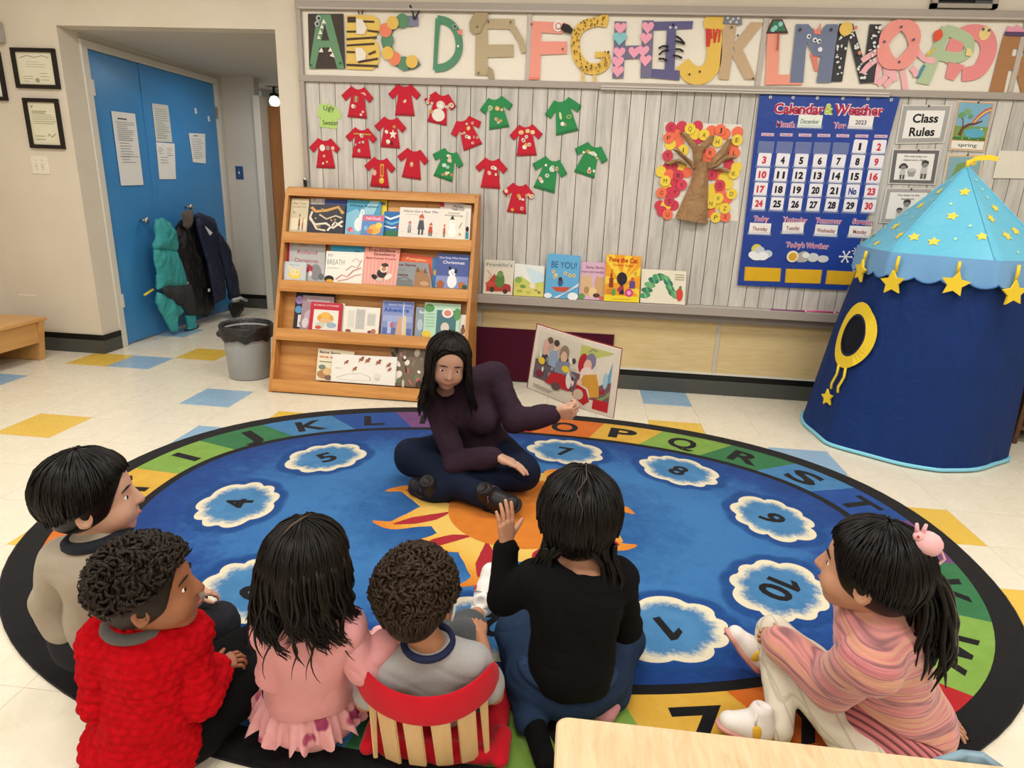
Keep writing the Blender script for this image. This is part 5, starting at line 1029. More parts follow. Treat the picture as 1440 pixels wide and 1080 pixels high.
book('white picture book with pink swirls titled My Breath, second tier', [(-1.593,3.967,0.6676), (-1.35,3.967,0.6683), (-1.349,4.033,0.857), (-1.596,4.032,0.8544)], .01, '#f1ede2',
     [tb_('MY', .12, .86, .13, .13, '#8a9494', 0), tb_('BREATH', .27, .66, .17, .46, '#8a9494', 0), R_(.04, .45, .35, .47, '#b9b9b2'), ('l', [(.3, .1), (.45, .25), (.6, .2), (.75, .4), (.95, .5)], .04, '#c98a86'), ('l', [(.35, .05), (.6, .12), (.8, .25), (.98, .3)], .04, '#d9a39a'), ('l', [(.55, .4), (.7, .55), (.85, .5), (.95, .75)], .035, '#c9a59a'), ('l', [(.7, .7), (.8, .8), (.9, .7)], .03, '#d9b8ac'), blob(.12, .1, .13, .12, '#2a2724'), blob(.14, .04, .1, .06, '#e0a83c')])
book('coral pink striped book with a small dark figure, second tier', [(-1.346,3.962,0.6692), (-1.129,3.962,0.6679), (-1.118,4.042,0.8983), (-1.347,4.043,0.8985)], .01, '#eea497',
     [R_(.0, 0, 1, .62, '#f0b3a6')]+[R_(k*.1, 0, k*.1+.03, .62, '#e89c8e') for k in range(10)]+[R_(0, .965, .2, 1, '#2b2426'), tb_('Freckleface', .5, .9, .07, .74, '#6a4038', .01), tb_('Strawberry', .58, .8, .075, .62, '#7a3a34', .01), tb_('Best Friends Forever', .5, .69, .045, .86, '#8a4a40', .01), blob(.55, .3, .14, .12, '#3a3034'), blob(.6, .42, .12, .1, '#e9dccb'), blob(.6, .42, .07, .06, '#c98a6a'), blob(.75, .22, .12, .07, '#efe6da', .5), blob(.35, .2, .1, .06, '#2f2a2e', -.4), blob(.5, .14, .1, .05, '#d9c9b8'), blob(.62, .52, .1, .05, '#4a3a30')])
book('orange red book standing behind the grey blue one, second tier', [(-1.136,3.987,0.6694), (-0.9083,3.987,0.6687), (-0.9117,4.05,0.849), (-1.122,4.056,0.8667)], .01, '#e2633c', [tb_('Pumpkin', .5, .85, .07, .6, '#f0c890')])
book('grey blue book with a brown eared animal in its corner, second tier', [(-1.132,3.964,0.6655), (-0.8977,3.965,0.6687), (-0.9358,4.016,0.8129), (-1.173,4.016,0.8157)], .01, '#8f9496',
     [tb_('llama llama', .35, .88, .1, .62, '#6a2f34', .03), tb_('misses', .22, .68, .08, .3, '#8a7a6a', .0), tb_('mama', .24, .48, .1, .32, '#6a2f34', .03), ('p', [(.5, .0), (.95, .0), (.98, .4), (.8, .75), (.62, .6), (.55, .3)], '#a87e5a'), ('p', [(.0, .0), (.5, .0), (.45, .25), (.0, .3)], '#7a7f7c'), ('p', [(.62, .6), (.7, .85), (.75, .62)], '#7f5c42'), ('p', [(.82, .6), (.9, .8), (.93, .55)], '#7f5c42'), blob(.8, .15, .12, .1, '#c7a07a'), ('l', [(.1, .3), (.3, .4), (.5, .2)], .04, '#6f757a')])
book('blue sliver of a book left of the violet white dog book, second tier', [(-0.9054,3.982,0.6695), (-0.8715,3.982,0.6695), (-0.8762,4.043,0.8441), (-0.9142,4.045,0.8476)], .01, '#3a78a8', [blob(.5, .5, .3, .1, '#d9a24a')])
book('violet night book with a sitting white dog reading Christmas, second tier', [(-0.8791,3.966,0.6714), (-0.6756,3.966,0.6714), (-0.6748,4.037,0.8746), (-0.8826,4.037,0.8754)], .01, '#4e5f9c',
     [R_(0, 0, 1, .35, '#8b95c4'), tb_('The Dog Who Found', .5, .88, .05, .86, '#e6e6ee', .01), tb_('Christmas', .52, .75, .085, .66, '#f0eef4', .01), blob(.5, .2, .15, .2, '#eef0f2'), blob(.5, .46, .12, .1, '#f3f3f3'), blob(.42, .58, .04, .06, '#22242a', .4), blob(.6, .5, .04, .08, '#22242a'), blob(.47, .47, .012, .016, '#1a1a1c'), blob(.55, .47, .012, .016, '#1a1a1c'), blob(.51, .42, .02, .015, '#1a1a1c'), blob(.15, .1, .12, .12, '#a8643c'), blob(.8, .1, .1, .1, '#b8703c'), blob(.9, .06, .08, .06, '#3f5a3a')], spine='#3f7a58')
book('green and white book edge at the right end of the second tier', [(-0.6783,3.982,0.6689), (-0.6652,3.982,0.6678), (-0.6615,4.024,0.7874), (-0.6777,4.054,0.8747)], .01, '#dfe6dc', [])
# third tier
book('black book with purple and blue discs at the left of the third tier', [(-1.782,3.884,0.3738), (-1.514,3.884,0.3738), (-1.525,3.961,0.594), (-1.779,3.962,0.5961)], .01, '#2e2c30', [blob(.1, .78, .1, .11, '#a58ac4'), blob(.1, .52, .09, .1, '#5a9ac8'), R_(.1, .05, .3, .38, '#e9e6e0'), blob(.2, .15, .05, .06, '#2e2c30')])
book('mauve grey book behind the red one, third tier', [(-1.732,3.869,0.3729), (-1.514,3.869,0.374), (-1.523,3.941,0.5792), (-1.726,3.941,0.58)], .01, '#a58c96', [tb_('Something', .5, .87, .09, .7, '#e3d8dc', 0), blob(.3, .4, .2, .2, '#c4b2ba'), blob(.15, .2, .1, .15, '#d9d2d6')])
book('cream book peeping out to the right of the red Stories book, third tier', [(-1.465,3.873,0.3729), (-1.446,3.873,0.372), (-1.451,3.933,0.5423), (-1.472,3.934,0.545)], .01, '#e6dcc4', [])
book('red book with an orange hatted figure titled Stories, third tier', [(-1.671,3.859,0.3755), (-1.46,3.859,0.3743), (-1.462,3.918,0.5442), (-1.665,3.919,0.5466)], .01, '#c22a3e',
     [tb_('ROMAN STORIES', .5, .9, .06, .8, '#e9c9c4', .01), R_(.12, .04, .9, .74, '#ece8dc'), blob(.5, .45, .26, .18, '#e2a63e'), blob(.5, .36, .2, .1, '#e8b98a'), blob(.5, .55, .16, .12, '#eebc5a'), blob(.35, .2, .15, .1, '#c9d4c0'), blob(.7, .22, .16, .1, '#9fb8c9'), blob(.3, .12, .1, .06, '#d9574a')])
book('white page of grey printed text facing out, third tier', [(-1.447,3.862,0.3744), (-1.219,3.861,0.3724), (-1.217,3.917,0.5304), (-1.45,3.917,0.532)], .008, '#f0eadc',
     [R_(.12, .2, .3, .85, '#dedace'), R_(.34, .15, .6, .92, '#d3d0c8'), R_(.66, .3, .9, .8, '#e0dcd0')]+[R_(.36, .2+k*.07, .58, .225+k*.07, '#b5b3ac') for k in range(10)]+[R_(.68, .35+k*.07, .88, .37+k*.07, '#bdbbb3') for k in range(6)]+[blob(.15, .08, .08, .05, '#8a5a4a'), blob(.86, .12, .07, .08, '#c9786a'), blob(.75, .08, .05, .05, '#6a4a3a')])
book('shiny lilac blue book titled Adventure with a pencil shape, third tier', [(-1.204,3.864,0.3729), (-1.002,3.864,0.3733), (-1.005,3.935,0.5772), (-1.204,3.935,0.5779)], .01, '#8b97c8',
     [R_(.04, .78, .96, .97, '#7486c4'), R_(.04, .4, .96, .58, '#a5afd8'), R_(.04, .03, .96, .22, '#5f72b0'), tb_('READY TO MAKE', .55, .89, .04, .7, '#e6e6f0', 0), tb_('Adventure', .45, .74, .11, .8, '#2f5aa8', .03), ('p', [(.45, .02), (.75, .02), (.68, .5), (.58, .55), (.5, .4)], '#d8a98a'), ('p', [(.66, .02), (.8, .02), (.78, .55), (.72, .62), (.68, .5)], '#e3cf9a'), R_(.2, .05, .32, .4, '#b9c4e0'), blob(.33, .3, .06, .08, '#c96a7a'), R_(.66, .1, .7, .95, '#cfd6ee')])
book('grey book half hidden beside the mint green book, third tier', [(-0.9883,3.87,0.3767), (-0.9301,3.87,0.3764), (-0.928,3.929,0.5467), (-0.9905,3.93,0.549)], .01, '#8f9da8', [tb_('So', .6, .84, .09, .5, '#f0f0f0'), blob(.5, .4, .3, .2, '#b9c4cc')])
book('mint green book with dark leaves and a teal panel, third tier', [(-0.9345,3.863,0.3776), (-0.7095,3.863,0.3775), (-0.7098,3.934,0.5801), (-0.9362,3.934,0.5802)], .01, '#b9dcc0',
     [R_(.35, .08, .9, .8, '#4f7880'), blob(.14, .84, .14, .12, '#5f9a5c'), blob(.92, .7, .1, .18, '#5f9a5c'), blob(.65, .72, .16, .14, '#efe6dc'), blob(.65, .72, .1, .09, '#d88a78'), blob(.1, .08, .14, .1, '#e6c84a'), blob(.6, .3, .12, .15, '#d9cfc0')]+[R_(.05, .3+k*.09, .3, .33+k*.09, '#9cc4a8') for k in range(5)])
book('white book with a brown animal at the right end of the third tier', [(-0.7114,3.874,0.373), (-0.6637,3.873,0.3721), (-0.6652,3.924,0.5172), (-0.713,3.924,0.5183)], .01, '#efe8dc', [blob(.5, .35, .3, .15, '#8a6248'), blob(.5, .52, .18, .08, '#6f4c38')])
# bottom tier
book('cream book with a brown and orange title, bottom tier', [(-1.603,3.775,0.076), (-1.369,3.774,0.0739), (-1.367,3.838,0.2585), (-1.602,3.841,0.2654)], .01, '#ede3c8', [tb_('llama llama', .34, .9, .08, .58, '#6a4a3a', .03), tb_('time to', .26, .76, .08, .42, '#c9663a', .03), R_(.06, .58, .4, .61, '#8a7a60'), blob(.2, .2, .18, .14, '#b98a5a'), blob(.3, .3, .12, .12, '#e3c08a'), blob(.15, .42, .1, .08, '#7a8a7a'), blob(.35, .1, .12, .08, '#8a6a5a')])
book('wide white book of sketched animals over a long blanket, bottom tier', [(-1.498,3.756,0.0804), (-1.087,3.756,0.0786), (-1.085,3.815,0.2481), (-1.497,3.813,0.2421)], .01, '#f2ede4',
     [('l', [(.08, .15), (.25, .3), (.45, .35), (.6, .25), (.62, .1)], .015, '#b9b0aa'), ('l', [(.1, .1), (.4, .1), (.62, .12)], .012, '#cfc8c0')]+[b for x, y, s in ((.22, .72, 1), (.45, .85, 1.2), (.55, .82, 1.2), (.36, .5, 1), (.72, .78, 1.2), (.88, .7, 1), (.9, .55, .8)) for b in (blob(x, y, .03*s, .05*s, '#a5664a'), blob(x+.02*s, y+.06*s, .018*s, .03*s, '#8a5038'), blob(x-.025*s, y-.06*s, .01, .03*s, '#b98468'))]+[blob(.72, .3, .05, .1, '#e6e0d6'), blob(.72, .2, .035, .05, '#d9d0c6'), R_(.05, .5, .14, .52, '#cfc9c0')])
book('brown and pink tangled pattern book at the right of the bottom tier', [(-1.093,3.77,0.0759), (-0.9126,3.77,0.0763), (-0.9119,3.852,0.311), (-1.138,3.852,0.3127)], .01, '#7a6a58', splat(26, 9, ['#b98a8a', '#4a3a30', '#d8c9b8', '#6f8058', '#c46a72', '#efe4d8', '#8f7f6a'], s=(.04, .12)))
book('green picture book just behind the reader at the right of the bottom tier', [(-0.9636,3.773,0.0717), (-0.8037,3.773,0.0726), (-0.8002,3.836,0.2513), (-0.9585,3.837,0.2529)], .01, '#557a48', splat(8, 10, ['#7aa060', '#3f5a34', '#d9cfa0']))
# ------------------------------------------------------------------ books on the chalk ledge
LG_ = 'picture books standing on the chalk ledge'
def lq(pts, tilt=.02, off=0):
    P = np.array(pts); zb = .607; out = []
    for (x, z), up in zip(P, (0, 0, 1, 1)): out.append((x, 4.222-off+tilt*up, zb if not up else z))
    return out
book("cream book with a red and green picture, left end of the ledge", lq([(-0.6168,0.6237), (-0.4222,0.6217), (-0.4157,0.829), (-0.6116,0.8275)]), .01, '#e4dcc8', [R_(.02, .78, .98, .97, '#d9d6c8'), tb_("Franklin's", .5, .87, .1, .86, '#6f7a68', .01), ('p', [(.1, .3), (.35, .6), (.6, .35), (.9, .3), (.95, .1), (.1, .08)], '#b9473a'), blob(.55, .42, .16, .22, '#5f8a4a'), blob(.55, .6, .1, .1, '#7a9c5a'), blob(.25, .3, .18, .08, '#c9564a'), blob(.8, .2, .14, .12, '#b33c38'), blob(.3, .14, .08, .08, '#4a3a34'), blob(.75, .1, .08, .07, '#4a3a34'), ('l', [(.1, .7), (.25, .55), (.15, .45)], .02, '#a89878')], LG_)
book('pale book of a snowy hill over a yellow green meadow, second on the ledge', lq([(-0.4147,0.62), (-0.2166,0.6204), (-0.2201,0.8041), (-0.415,0.8127)]), .01, '#e9ebe6', [('p', [(0, .5), (.25, .62), (.6, .4), (1, .5), (1, 0), (0, 0)], '#c9cf6a'), ('p', [(0, .3), (.4, .25), (1, .35), (1, 0), (0, 0)], '#d9d070'), ('p', [(.35, .95), (1, .75), (1, .5), (.6, .42)], '#cfe3ec'), blob(.15, .5, .12, .1, '#8fae5a'), blob(.3, .3, .1, .06, '#7a9c4a'), blob(.62, .34, .1, .09, '#efe3d0'), blob(.75, .2, .06, .03, '#a8924a'), blob(.85, .14, .05, .04, '#6f7a3a'), blob(.2, .15, .1, .05, '#a5b850'), blob(.5, .12, .08, .04, '#b9c05a')], LG_)
book('sky blue book titled Be You with a red boat and sunflowers', lq([(-0.2103,0.6207), (0.0059,0.6201), (0.0084,0.8822), (-0.204,0.888)], .02, .012), .01, '#67afdc', [tb_('BE YOU!', .52, .77, .15, .76, '#23406a', .0), ('p', [(.18, .25), (.35, .15), (.6, .15), (.78, .27)], '#c9553a'), blob(.45, .36, .08, .09, '#3f5a8a'), blob(.44, .44, .06, .05, '#4a3428')]+[blob(u, v, .05, .045, '#e8c98a') for u, v in ((.22, .6), (.27, .48), (.58, .58), (.72, .54), (.84, .54), (.3, .52))]+[blob(u, v, .02, .02, '#b8743c') for u, v in ((.22, .6), (.27, .48), (.58, .58), (.72, .54), (.84, .54))]+[('p', [(.25, 0), (.4, 0), (1, .38), (1, .3)], '#cfe6f3'), blob(.1, .05, .12, .06, '#e9eff2'), blob(.85, .06, .16, .09, '#eef2f4')], LG_)
book('pink picture book of sandy animals beside the sunburst book on the ledge', lq([(0.01,0.6203), (0.175,0.619), (0.1712,0.846), (0.0101,0.844)]), .01, '#d9b3cc', [tb_('llama llama', .58, .87, .08, .7, '#8a5a68', .02), tb_('gram and grandpa', .5, .75, .07, .9, '#8a5a68', .02), ('p', [(.05, .5), (.1, .7), (.2, .62), (.38, .62), (.45, .72), (.5, .4), (.4, .1), (.1, .1)], '#d8b88a'), ('p', [(.6, .45), (.68, .68), (.75, .6), (.95, .62), (1, .3), (.95, .1), (.65, .15)], '#cfa878'), blob(.55, .2, .16, .14, '#e9cf9a'), blob(.3, .25, .1, .1, '#b98a5a'), blob(.7, .12, .14, .06, '#5a3a30'), blob(.12, .08, .14, .08, '#6a9a5c'), blob(.9, .06, .1, .05, '#d96a4a')], LG_)
book("yellow and orange sunburst picture book standing on the ledge", lq([(0.1751,0.617), (0.4001,0.6171), (0.3897,0.8968), (0.1708,0.9022)], .02, .012), .01, '#f0a52c',
     [('p', [(.5, .5), (.5+.9*math.cos(a), .5+.9*math.sin(a)), (.5+.9*math.cos(a+.13), .5+.9*math.sin(a+.13))], '#f5cf3c') for a in [] ]+
     [('p', [(.46, .42), (.54, .42), (min(1, max(0, .5+1.2*math.cos(a))), min(1, max(.12, .45+1.2*math.sin(a)))), (min(1, max(0, .5+1.2*math.cos(a+.16))), min(1, max(.12, .45+1.2*math.sin(a+.16))))], '#f6d244') for a in np.arange(-.3, 3.4, .42)]+
     [R_(0, 0, 1, .13, '#f3dc35'), tb_('Pete the Cat', .5, .9, .1, .82, '#c8391f', .03), tb_('Groovy Guitar', .5, .79, .05, .6, '#d9582c', .02), blob(.48, .5, .15, .14, '#2b2630'), ('p', [(.45, .4), (.52, .4), (.56, .16), (.42, .16)], '#2b2630'), blob(.45, .28, .1, .05, '#a33c5a', .5), blob(.7, .2, .12, .09, '#d9478a'), blob(.7, .2, .06, .045, '#f0a8c8'), R_(.7, .3, .86, .46, '#6a4a8a'), R_(.74, .46, .82, .54, '#d9574a'), R_(.12, .3, .24, .5, '#8f3a2a'), R_(.15, .5, .2, .6, '#8f3a2a'), blob(.16, .22, .12, .05, '#d8873a'), blob(.26, .2, .06, .08, '#6a9a4c'), ('l', [(.15, .66), (.2, .68), (.18, .6)], .012, '#4a2a1a'), ('l', [(.8, .62), (.88, .66), (.86, .57)], .012, '#4a2a1a'), tb_('music and more', .5, .06, .03, .5, '#c9743a', 0)], LG_)
arc = [(.14+.0*k, 0) for k in range(1)]
cat_ = [(.10, .22), (.14, .38), (.2, .54), (.28, .68), (.37, .77), (.46, .8), (.55, .75), (.61, .63), (.65, .48), (.7, .36), (.77, .3)]
book('wide cream book with an arched green leafy garland, right end of the ledge', lq([(0.4082,0.6175), (0.6911,0.6189), (0.6804,0.8175), (0.3991,0.8192)], .02, .004), .01, '#ebe4cf', [blob(u, v, .085, .13, ['#4f9a6c', '#3f7f58', '#6fae74', '#347a66'][k % 4], math.atan2(v-.2, u-.42)*.6) for k, (u, v) in enumerate(cat_)]+[blob(u+.01, v, .025, .1, ['#7fbf8a', '#5fa878'][k % 2], .3) for k, (u, v) in enumerate(cat_)]+[blob(.87, .3, .075, .2, '#d8483c'), blob(.88, .5, .03, .06, '#4f8a4c')]+[R_(.75, .88-k*.07, .96, .9-k*.07, '#b5ae98') for k in range(3)], LG_)
# ------------------------------------------------------------------ the oval rug
RC = np.array([-.23, 2.36]); RZ = .0125
def se(a, rx, ry, n=2.3): return (abs(math.cos(a)/rx)**n+abs(math.sin(a)/ry)**n)**(-1/n)
def spt(a, rx, ry, z): q = se(a, rx, ry); return (RC[0]+q*math.cos(a), RC[1]+q*math.sin(a), z)
O_, P_, I_, F_ = (1.79, 1.285), (1.70, 1.195), (1.485, .945), (1.45, .91)
def pile(name, h1, h2, sc=14):
    t = NT(name, .95, .08); co = t.coord(); n = t.noise(co, sc, 5, .75); f = t.noise(co, 260, 2)
    t.col(t.ramp(n, [(.3, h1), (.7, h2)])); t.bump(f, .6, .003); t.b.inputs['Sheen Weight'].default_value = .1; return t.m
KB = pile('rug_black', '#0f0e11', '#171619')
rug = thing('oval_rug', 'large oval alphabet rug with a sun and numbered clouds on blue', 'rug', (RC[0], RC[1], 0))
V, F = [], []; n = 128
for k in range(n):
    a = k*2*PI/n
    V += [spt(a, O_[0], O_[1], .001), spt(a, O_[0], O_[1], .009), spt(a, O_[0]-.006, O_[1]-.006, RZ)]
for k in range(n):
    a = k*3; b = ((k+1) % n)*3; F += [[a, b, b+1, a+1], [a+1, b+1, b+2, a+2]]
F.append([k*3+2 for k in range(n)]); mesh('rug_base', V, F, KB, rug, smooth=False)
BD = [175.4, 163, 151.5, 138.6, 124.8, 107, 87.9, 69.6, 55.6, 41.3, 29.6, 19, 8.4, -2.6, -14.8, -29.7, -41.5, -51, -66, -85.8, -101.6, -117, -132, -145.2, -156.4, -167.6, -184.6]
LT = 'IJKLMNOPQRSTUVWXYZABCDEFGH'
RCOL = {'y': ('#c99a33', '#d4ab48'), 'l': ('#71963d', '#80a44c'), 'g': ('#2d683f', '#37744a'), 's': ('#386f9f', '#487fae'), 'b': ('#193f82', '#214c94'), 'p': ('#553a67', '#634876'), 'r': ('#a31c22', '#b0272b'), 'o': ('#c25d1b', '#cd6f29')}
CO = 'lgsbproylgsbpglroylgsbproy'
RM = {k: pile('rug_'+k, *v, 10) for k, v in RCOL.items()}
RM['p2'] = pile('rug_mauve', '#643c6d', '#74497d', 10)
for k in range(26):
    a0, a1 = math.radians(BD[k]), math.radians(BD[k+1]); m = 8; V = []; F = []
    for i in range(m+1):
        a = a0+(a1-a0)*i/m
        V += [spt(a, *I_, RZ+.0004), spt(a, *P_, RZ+.0004)]
    F = [[2*i, 2*i+1, 2*i+3, 2*i+2] for i in range(m)]
    o = mesh('letter_block', V, [f[::-1] for f in F], RM['p2' if LT[k] in 'UM' else CO[k]], rug)
    am = (a0+a1)/2; ci, co_ = np.array(spt(am, *I_, 0)), np.array(spt(am, *P_, 0)); ct = (ci+co_)/2
    e = .02; tn = np.array(spt(am-e, 1.58, 1.06, 0))-np.array(spt(am+e, 1.58, 1.06, 0)); tn /= np.linalg.norm(tn); up = np.array([-tn[1], tn[0], 0])
    if up@(co_-ci) < 0: tn, up = -tn, -up
    wd = {'I': .04, 'W': .22, 'M': .2, 'J': .1, 'L': .11, 'T': .14}.get(LT[k], .15)
    art('rug_letter', o, lambda uv, h, ct=ct, tn=tn, up=up: ct+np.asarray(uv)[:, :1]*tn+np.asarray(uv)[:, 1:2]*up+np.array([0, 0, RZ+.0006+h]), [('t', LT[k], 0, 0, .145, wd, 0 if LT[k] == 'M' else .032, KB)])
def attr_mat(name, fn):
    t = NT(name, .95, .08); a = t.add('Attribute', attribute_name='rad'); co = t.coord()
    t.col(fn(t, a.outputs['Fac'], co)); t.bump(t.noise(co, 260, 2), .6, .003); t.b.inputs['Sheen Weight'].default_value = .1; return t.m
def fanmesh(name, rings, rads, m, parent):
    """concentric rings of points (list of arrays) with a radial attribute"""
    k = len(rings[0]); V = np.concatenate(rings); F = [[i*k+j, (i+1)*k+j, (i+1)*k+(j+1) % k, i*k+(j+1) % k] for i in range(len(rings)-1) for j in range(k)]
    F.append(list(range(k)))
    o = mesh(name, V, F, m, parent); at = o.data.attributes.new('rad', 'FLOAT', 'POINT'); at.data.foreach_set('value', np.repeat(np.array(rads, np.float32), k)); return o
def fieldcol(t, r, co):
    n = t.noise(co, 7, 6, .75); n2 = t.noise(co, 26, 5, .8)
    x = t.math('ADD', r, t.math('MULTIPLY', t.math('SUBTRACT', n, .5), .45)); x = t.math('ADD', x, t.math('MULTIPLY', t.math('SUBTRACT', n2, .5), .3))
    return t.ramp(x, [(.12, '#16427f'), (.34, '#22568f'), (.55, '#376fa8'), (.72, '#3067a2'), (.9, '#1b4386'), (1.0, '#163a7a')])
FM = attr_mat('rug_blue_field', fieldcol); rs = [.1, .25, .4, .55, .7, .85, 1.0]
fanmesh('blue_field', [np.array([[RC[0]+(p[0]-RC[0])*q, RC[1]+(p[1]-RC[1])*q, RZ+.0005] for p in (spt(k*2*PI/96, *F_, 0) for k in range(96))]) for q in rs], rs, FM, rug)
# clouds with numbers
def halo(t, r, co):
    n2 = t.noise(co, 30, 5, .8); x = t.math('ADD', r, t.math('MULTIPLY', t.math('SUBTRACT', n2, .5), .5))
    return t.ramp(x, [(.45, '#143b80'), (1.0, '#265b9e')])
HM = attr_mat('rug_cloud_shade', halo)  # printed darker blue halo round each cloud, fading into the field
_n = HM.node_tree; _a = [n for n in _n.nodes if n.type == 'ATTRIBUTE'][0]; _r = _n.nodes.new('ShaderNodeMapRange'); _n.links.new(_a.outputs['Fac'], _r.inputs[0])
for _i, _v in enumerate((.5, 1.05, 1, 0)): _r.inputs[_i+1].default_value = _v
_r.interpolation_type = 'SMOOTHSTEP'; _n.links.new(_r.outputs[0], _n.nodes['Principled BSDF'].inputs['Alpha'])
def cloudcol(t, r, co):
    n2 = t.noise(co, 55, 6, .85); x = t.math('ADD', r, t.math('MULTIPLY', t.math('SUBTRACT', n2, .5), .75))
    return t.mix(t.ramp(x, [(.58, (0, 0, 0, 1)), (.82, (1, 1, 1, 1))]), t.ramp(t.noise(co, 12, 4), [(.3, '#386e9e'), (.7, '#4a80ad')]), '#d8cfb4')
CM = attr_mat('rug_cloud', cloudcol)
one = lambda u: ('p', [(u-.006, -.055), (u+.02, -.055), (u+.02, .055), (u-.002, .055), (u-.036, .03), (u-.036, .008), (u-.006, .026)], KB)
CLD = {1: (.345, 1.735), 2: (-.19, 1.665), 3: (-.97, 1.725), 4: (-1.318, 2.262), 5: (-1.145, 2.775), 6: (-.56, 3.07), 7: (-.005, 3.074), 8: (.545, 2.945), 9: (.872, 2.528), 10: (.756, 2.008)}
for num, (x, y) in CLD.items():
    ang = math.atan2((y-RC[1])/.9, (x-RC[0])/1.45); out = np.array([math.cos(ang), math.sin(ang)*1.25]); out /= np.linalg.norm(out); tn = np.array([out[1], -out[0]])
    r = random.Random(num); ph = r.uniform(0, 6)
    def outl(s, bump=1, k=72):
        P = []
        for j in range(k):
            a = j*2*PI/k; aa = a+.18*math.sin(2*a+ph); b = 1+bump*.17*(abs(math.sin(aa*4.5+ph))**.65-.55)
            P.append((x+tn[0]*math.cos(a)*.185*b*s+out[0]*math.sin(a)*.148*b*s, y+tn[1]*math.cos(a)*.185*b*s+out[1]*math.sin(a)*.148*b*s))
        return np.array(P)
    z3 = lambda P, z: np.c_[P, np.full(len(P), z)]
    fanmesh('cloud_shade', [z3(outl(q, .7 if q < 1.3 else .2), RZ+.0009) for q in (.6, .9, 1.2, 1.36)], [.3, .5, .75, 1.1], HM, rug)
    o = fanmesh('cloud', [z3(outl(q, .35+.65*q), RZ+.0013) for q in (.2, .45, .62, .8, .9, 1)], [0, .35, .5, .7, .85, 1], CM, rug)
    art('cloud_number', o, lambda uv, h, x=x, y=y, tn=tn, out=out: np.c_[x+np.asarray(uv)[:, 0]*tn[0]+np.asarray(uv)[:, 1]*out[0], y+np.asarray(uv)[:, 0]*tn[1]+np.asarray(uv)[:, 1]*out[1], np.full(len(uv), RZ+.0015+h)], ([one(0)] if num == 1 else [one(-.045), ('t', '0', .03, 0, .105, .085, .03, KB)] if num == 10 else [('t', str(num), 0, 0, .105, .08, .03, KB)]))
# the sun
SUN = np.array([-.17, 2.41])
def suncol(t, r, co):
    n2 = t.noise(co, 40, 6, .85); x = t.math('ADD', r, t.math('MULTIPLY', t.math('SUBTRACT', n2, .5), .5))
    return t.ramp(x, [(.35, '#d8b35a'), (.55, '#d6a545'), (.8, '#cf832b'), (1.0, '#c97224')])
SM = attr_mat('rug_flame', suncol); RI = pile('rug_red_flame', '#981d28', '#a5262f'); SO = pile('rug_sun_orange', '#c26a1c', '#cb7a28'); SY = pile('rug_sun_yellow', '#d3ae54', '#d9b766')
def loop(P, z): P = np.array(P); return np.c_[P, np.full(len(P), z)]
t_ = [SUN+np.array([math.cos(a), math.sin(a)])*.385 for a in np.linspace(0, 2*PI, 48, endpoint=False)]
mesh('sun_ring', loop(t_, RZ+.0009), [list(range(48))], SY, rug)
for k, (deg, L) in enumerate(((172, .60), (200, .60), (228, .56), (256, .585), (286, .52), (315, .5), (335, .5), (8, .47), (40, .5), (70, .46), (102, .52), (136, .56))):
    a = math.radians(deg); d = np.array([math.cos(a), math.sin(a)]); s = np.array([-d[1], d[0]])*(1 if k % 2 == 0 else -1)
    P = [SUN+d*q+s*w_ for q, w_ in ((.25, .02), (.25+(L-.25)*.3, .02), (.25+(L-.25)*.55, -.005), (.25+(L-.25)*.8, -.03), (L, .015))]
    bd = band(P, [.24, .2, .12, .065, .008], 5); m = len(bd)//2; V = np.empty((2*m, 3)); V[:m] = loop(bd[:m], RZ+.0011); V[m:] = loop(bd[m:][::-1], RZ+.0011)
    V[:, 2] += .0001*(k % 3)
    o = mesh('sun_flame', V, [[i, i+m, i+m+1, i+1] for i in range(m-1)], SM, rug); at = o.data.attributes.new('rad', 'FLOAT', 'POINT'); rad = np.clip((np.linalg.norm(V[:, :2]-SUN, axis=1)-.25)/(L-.25), 0, 1).astype(np.float32); at.data.foreach_set('value', rad)
    P = [SUN+d*q+s*w_ for q, w_ in ((.29, .035), (.25+(L-.25)*.32, .005), (.25+(L-.25)*.55, -.01), (.25+(L-.25)*.78, -.024))]
    bd = band(P, [.004, .05, .055, .004], 5); mesh('red_flame', loop(bd, RZ+.0016), [list(range(len(bd)))], RI, rug)
t_ = [SUN+np.array([math.cos(a), math.sin(a)])*.30 for a in np.linspace(0, 2*PI, 48, endpoint=False)]
mesh('sun_disc', loop(t_, RZ+.0019), [list(range(48))], SO, rug)

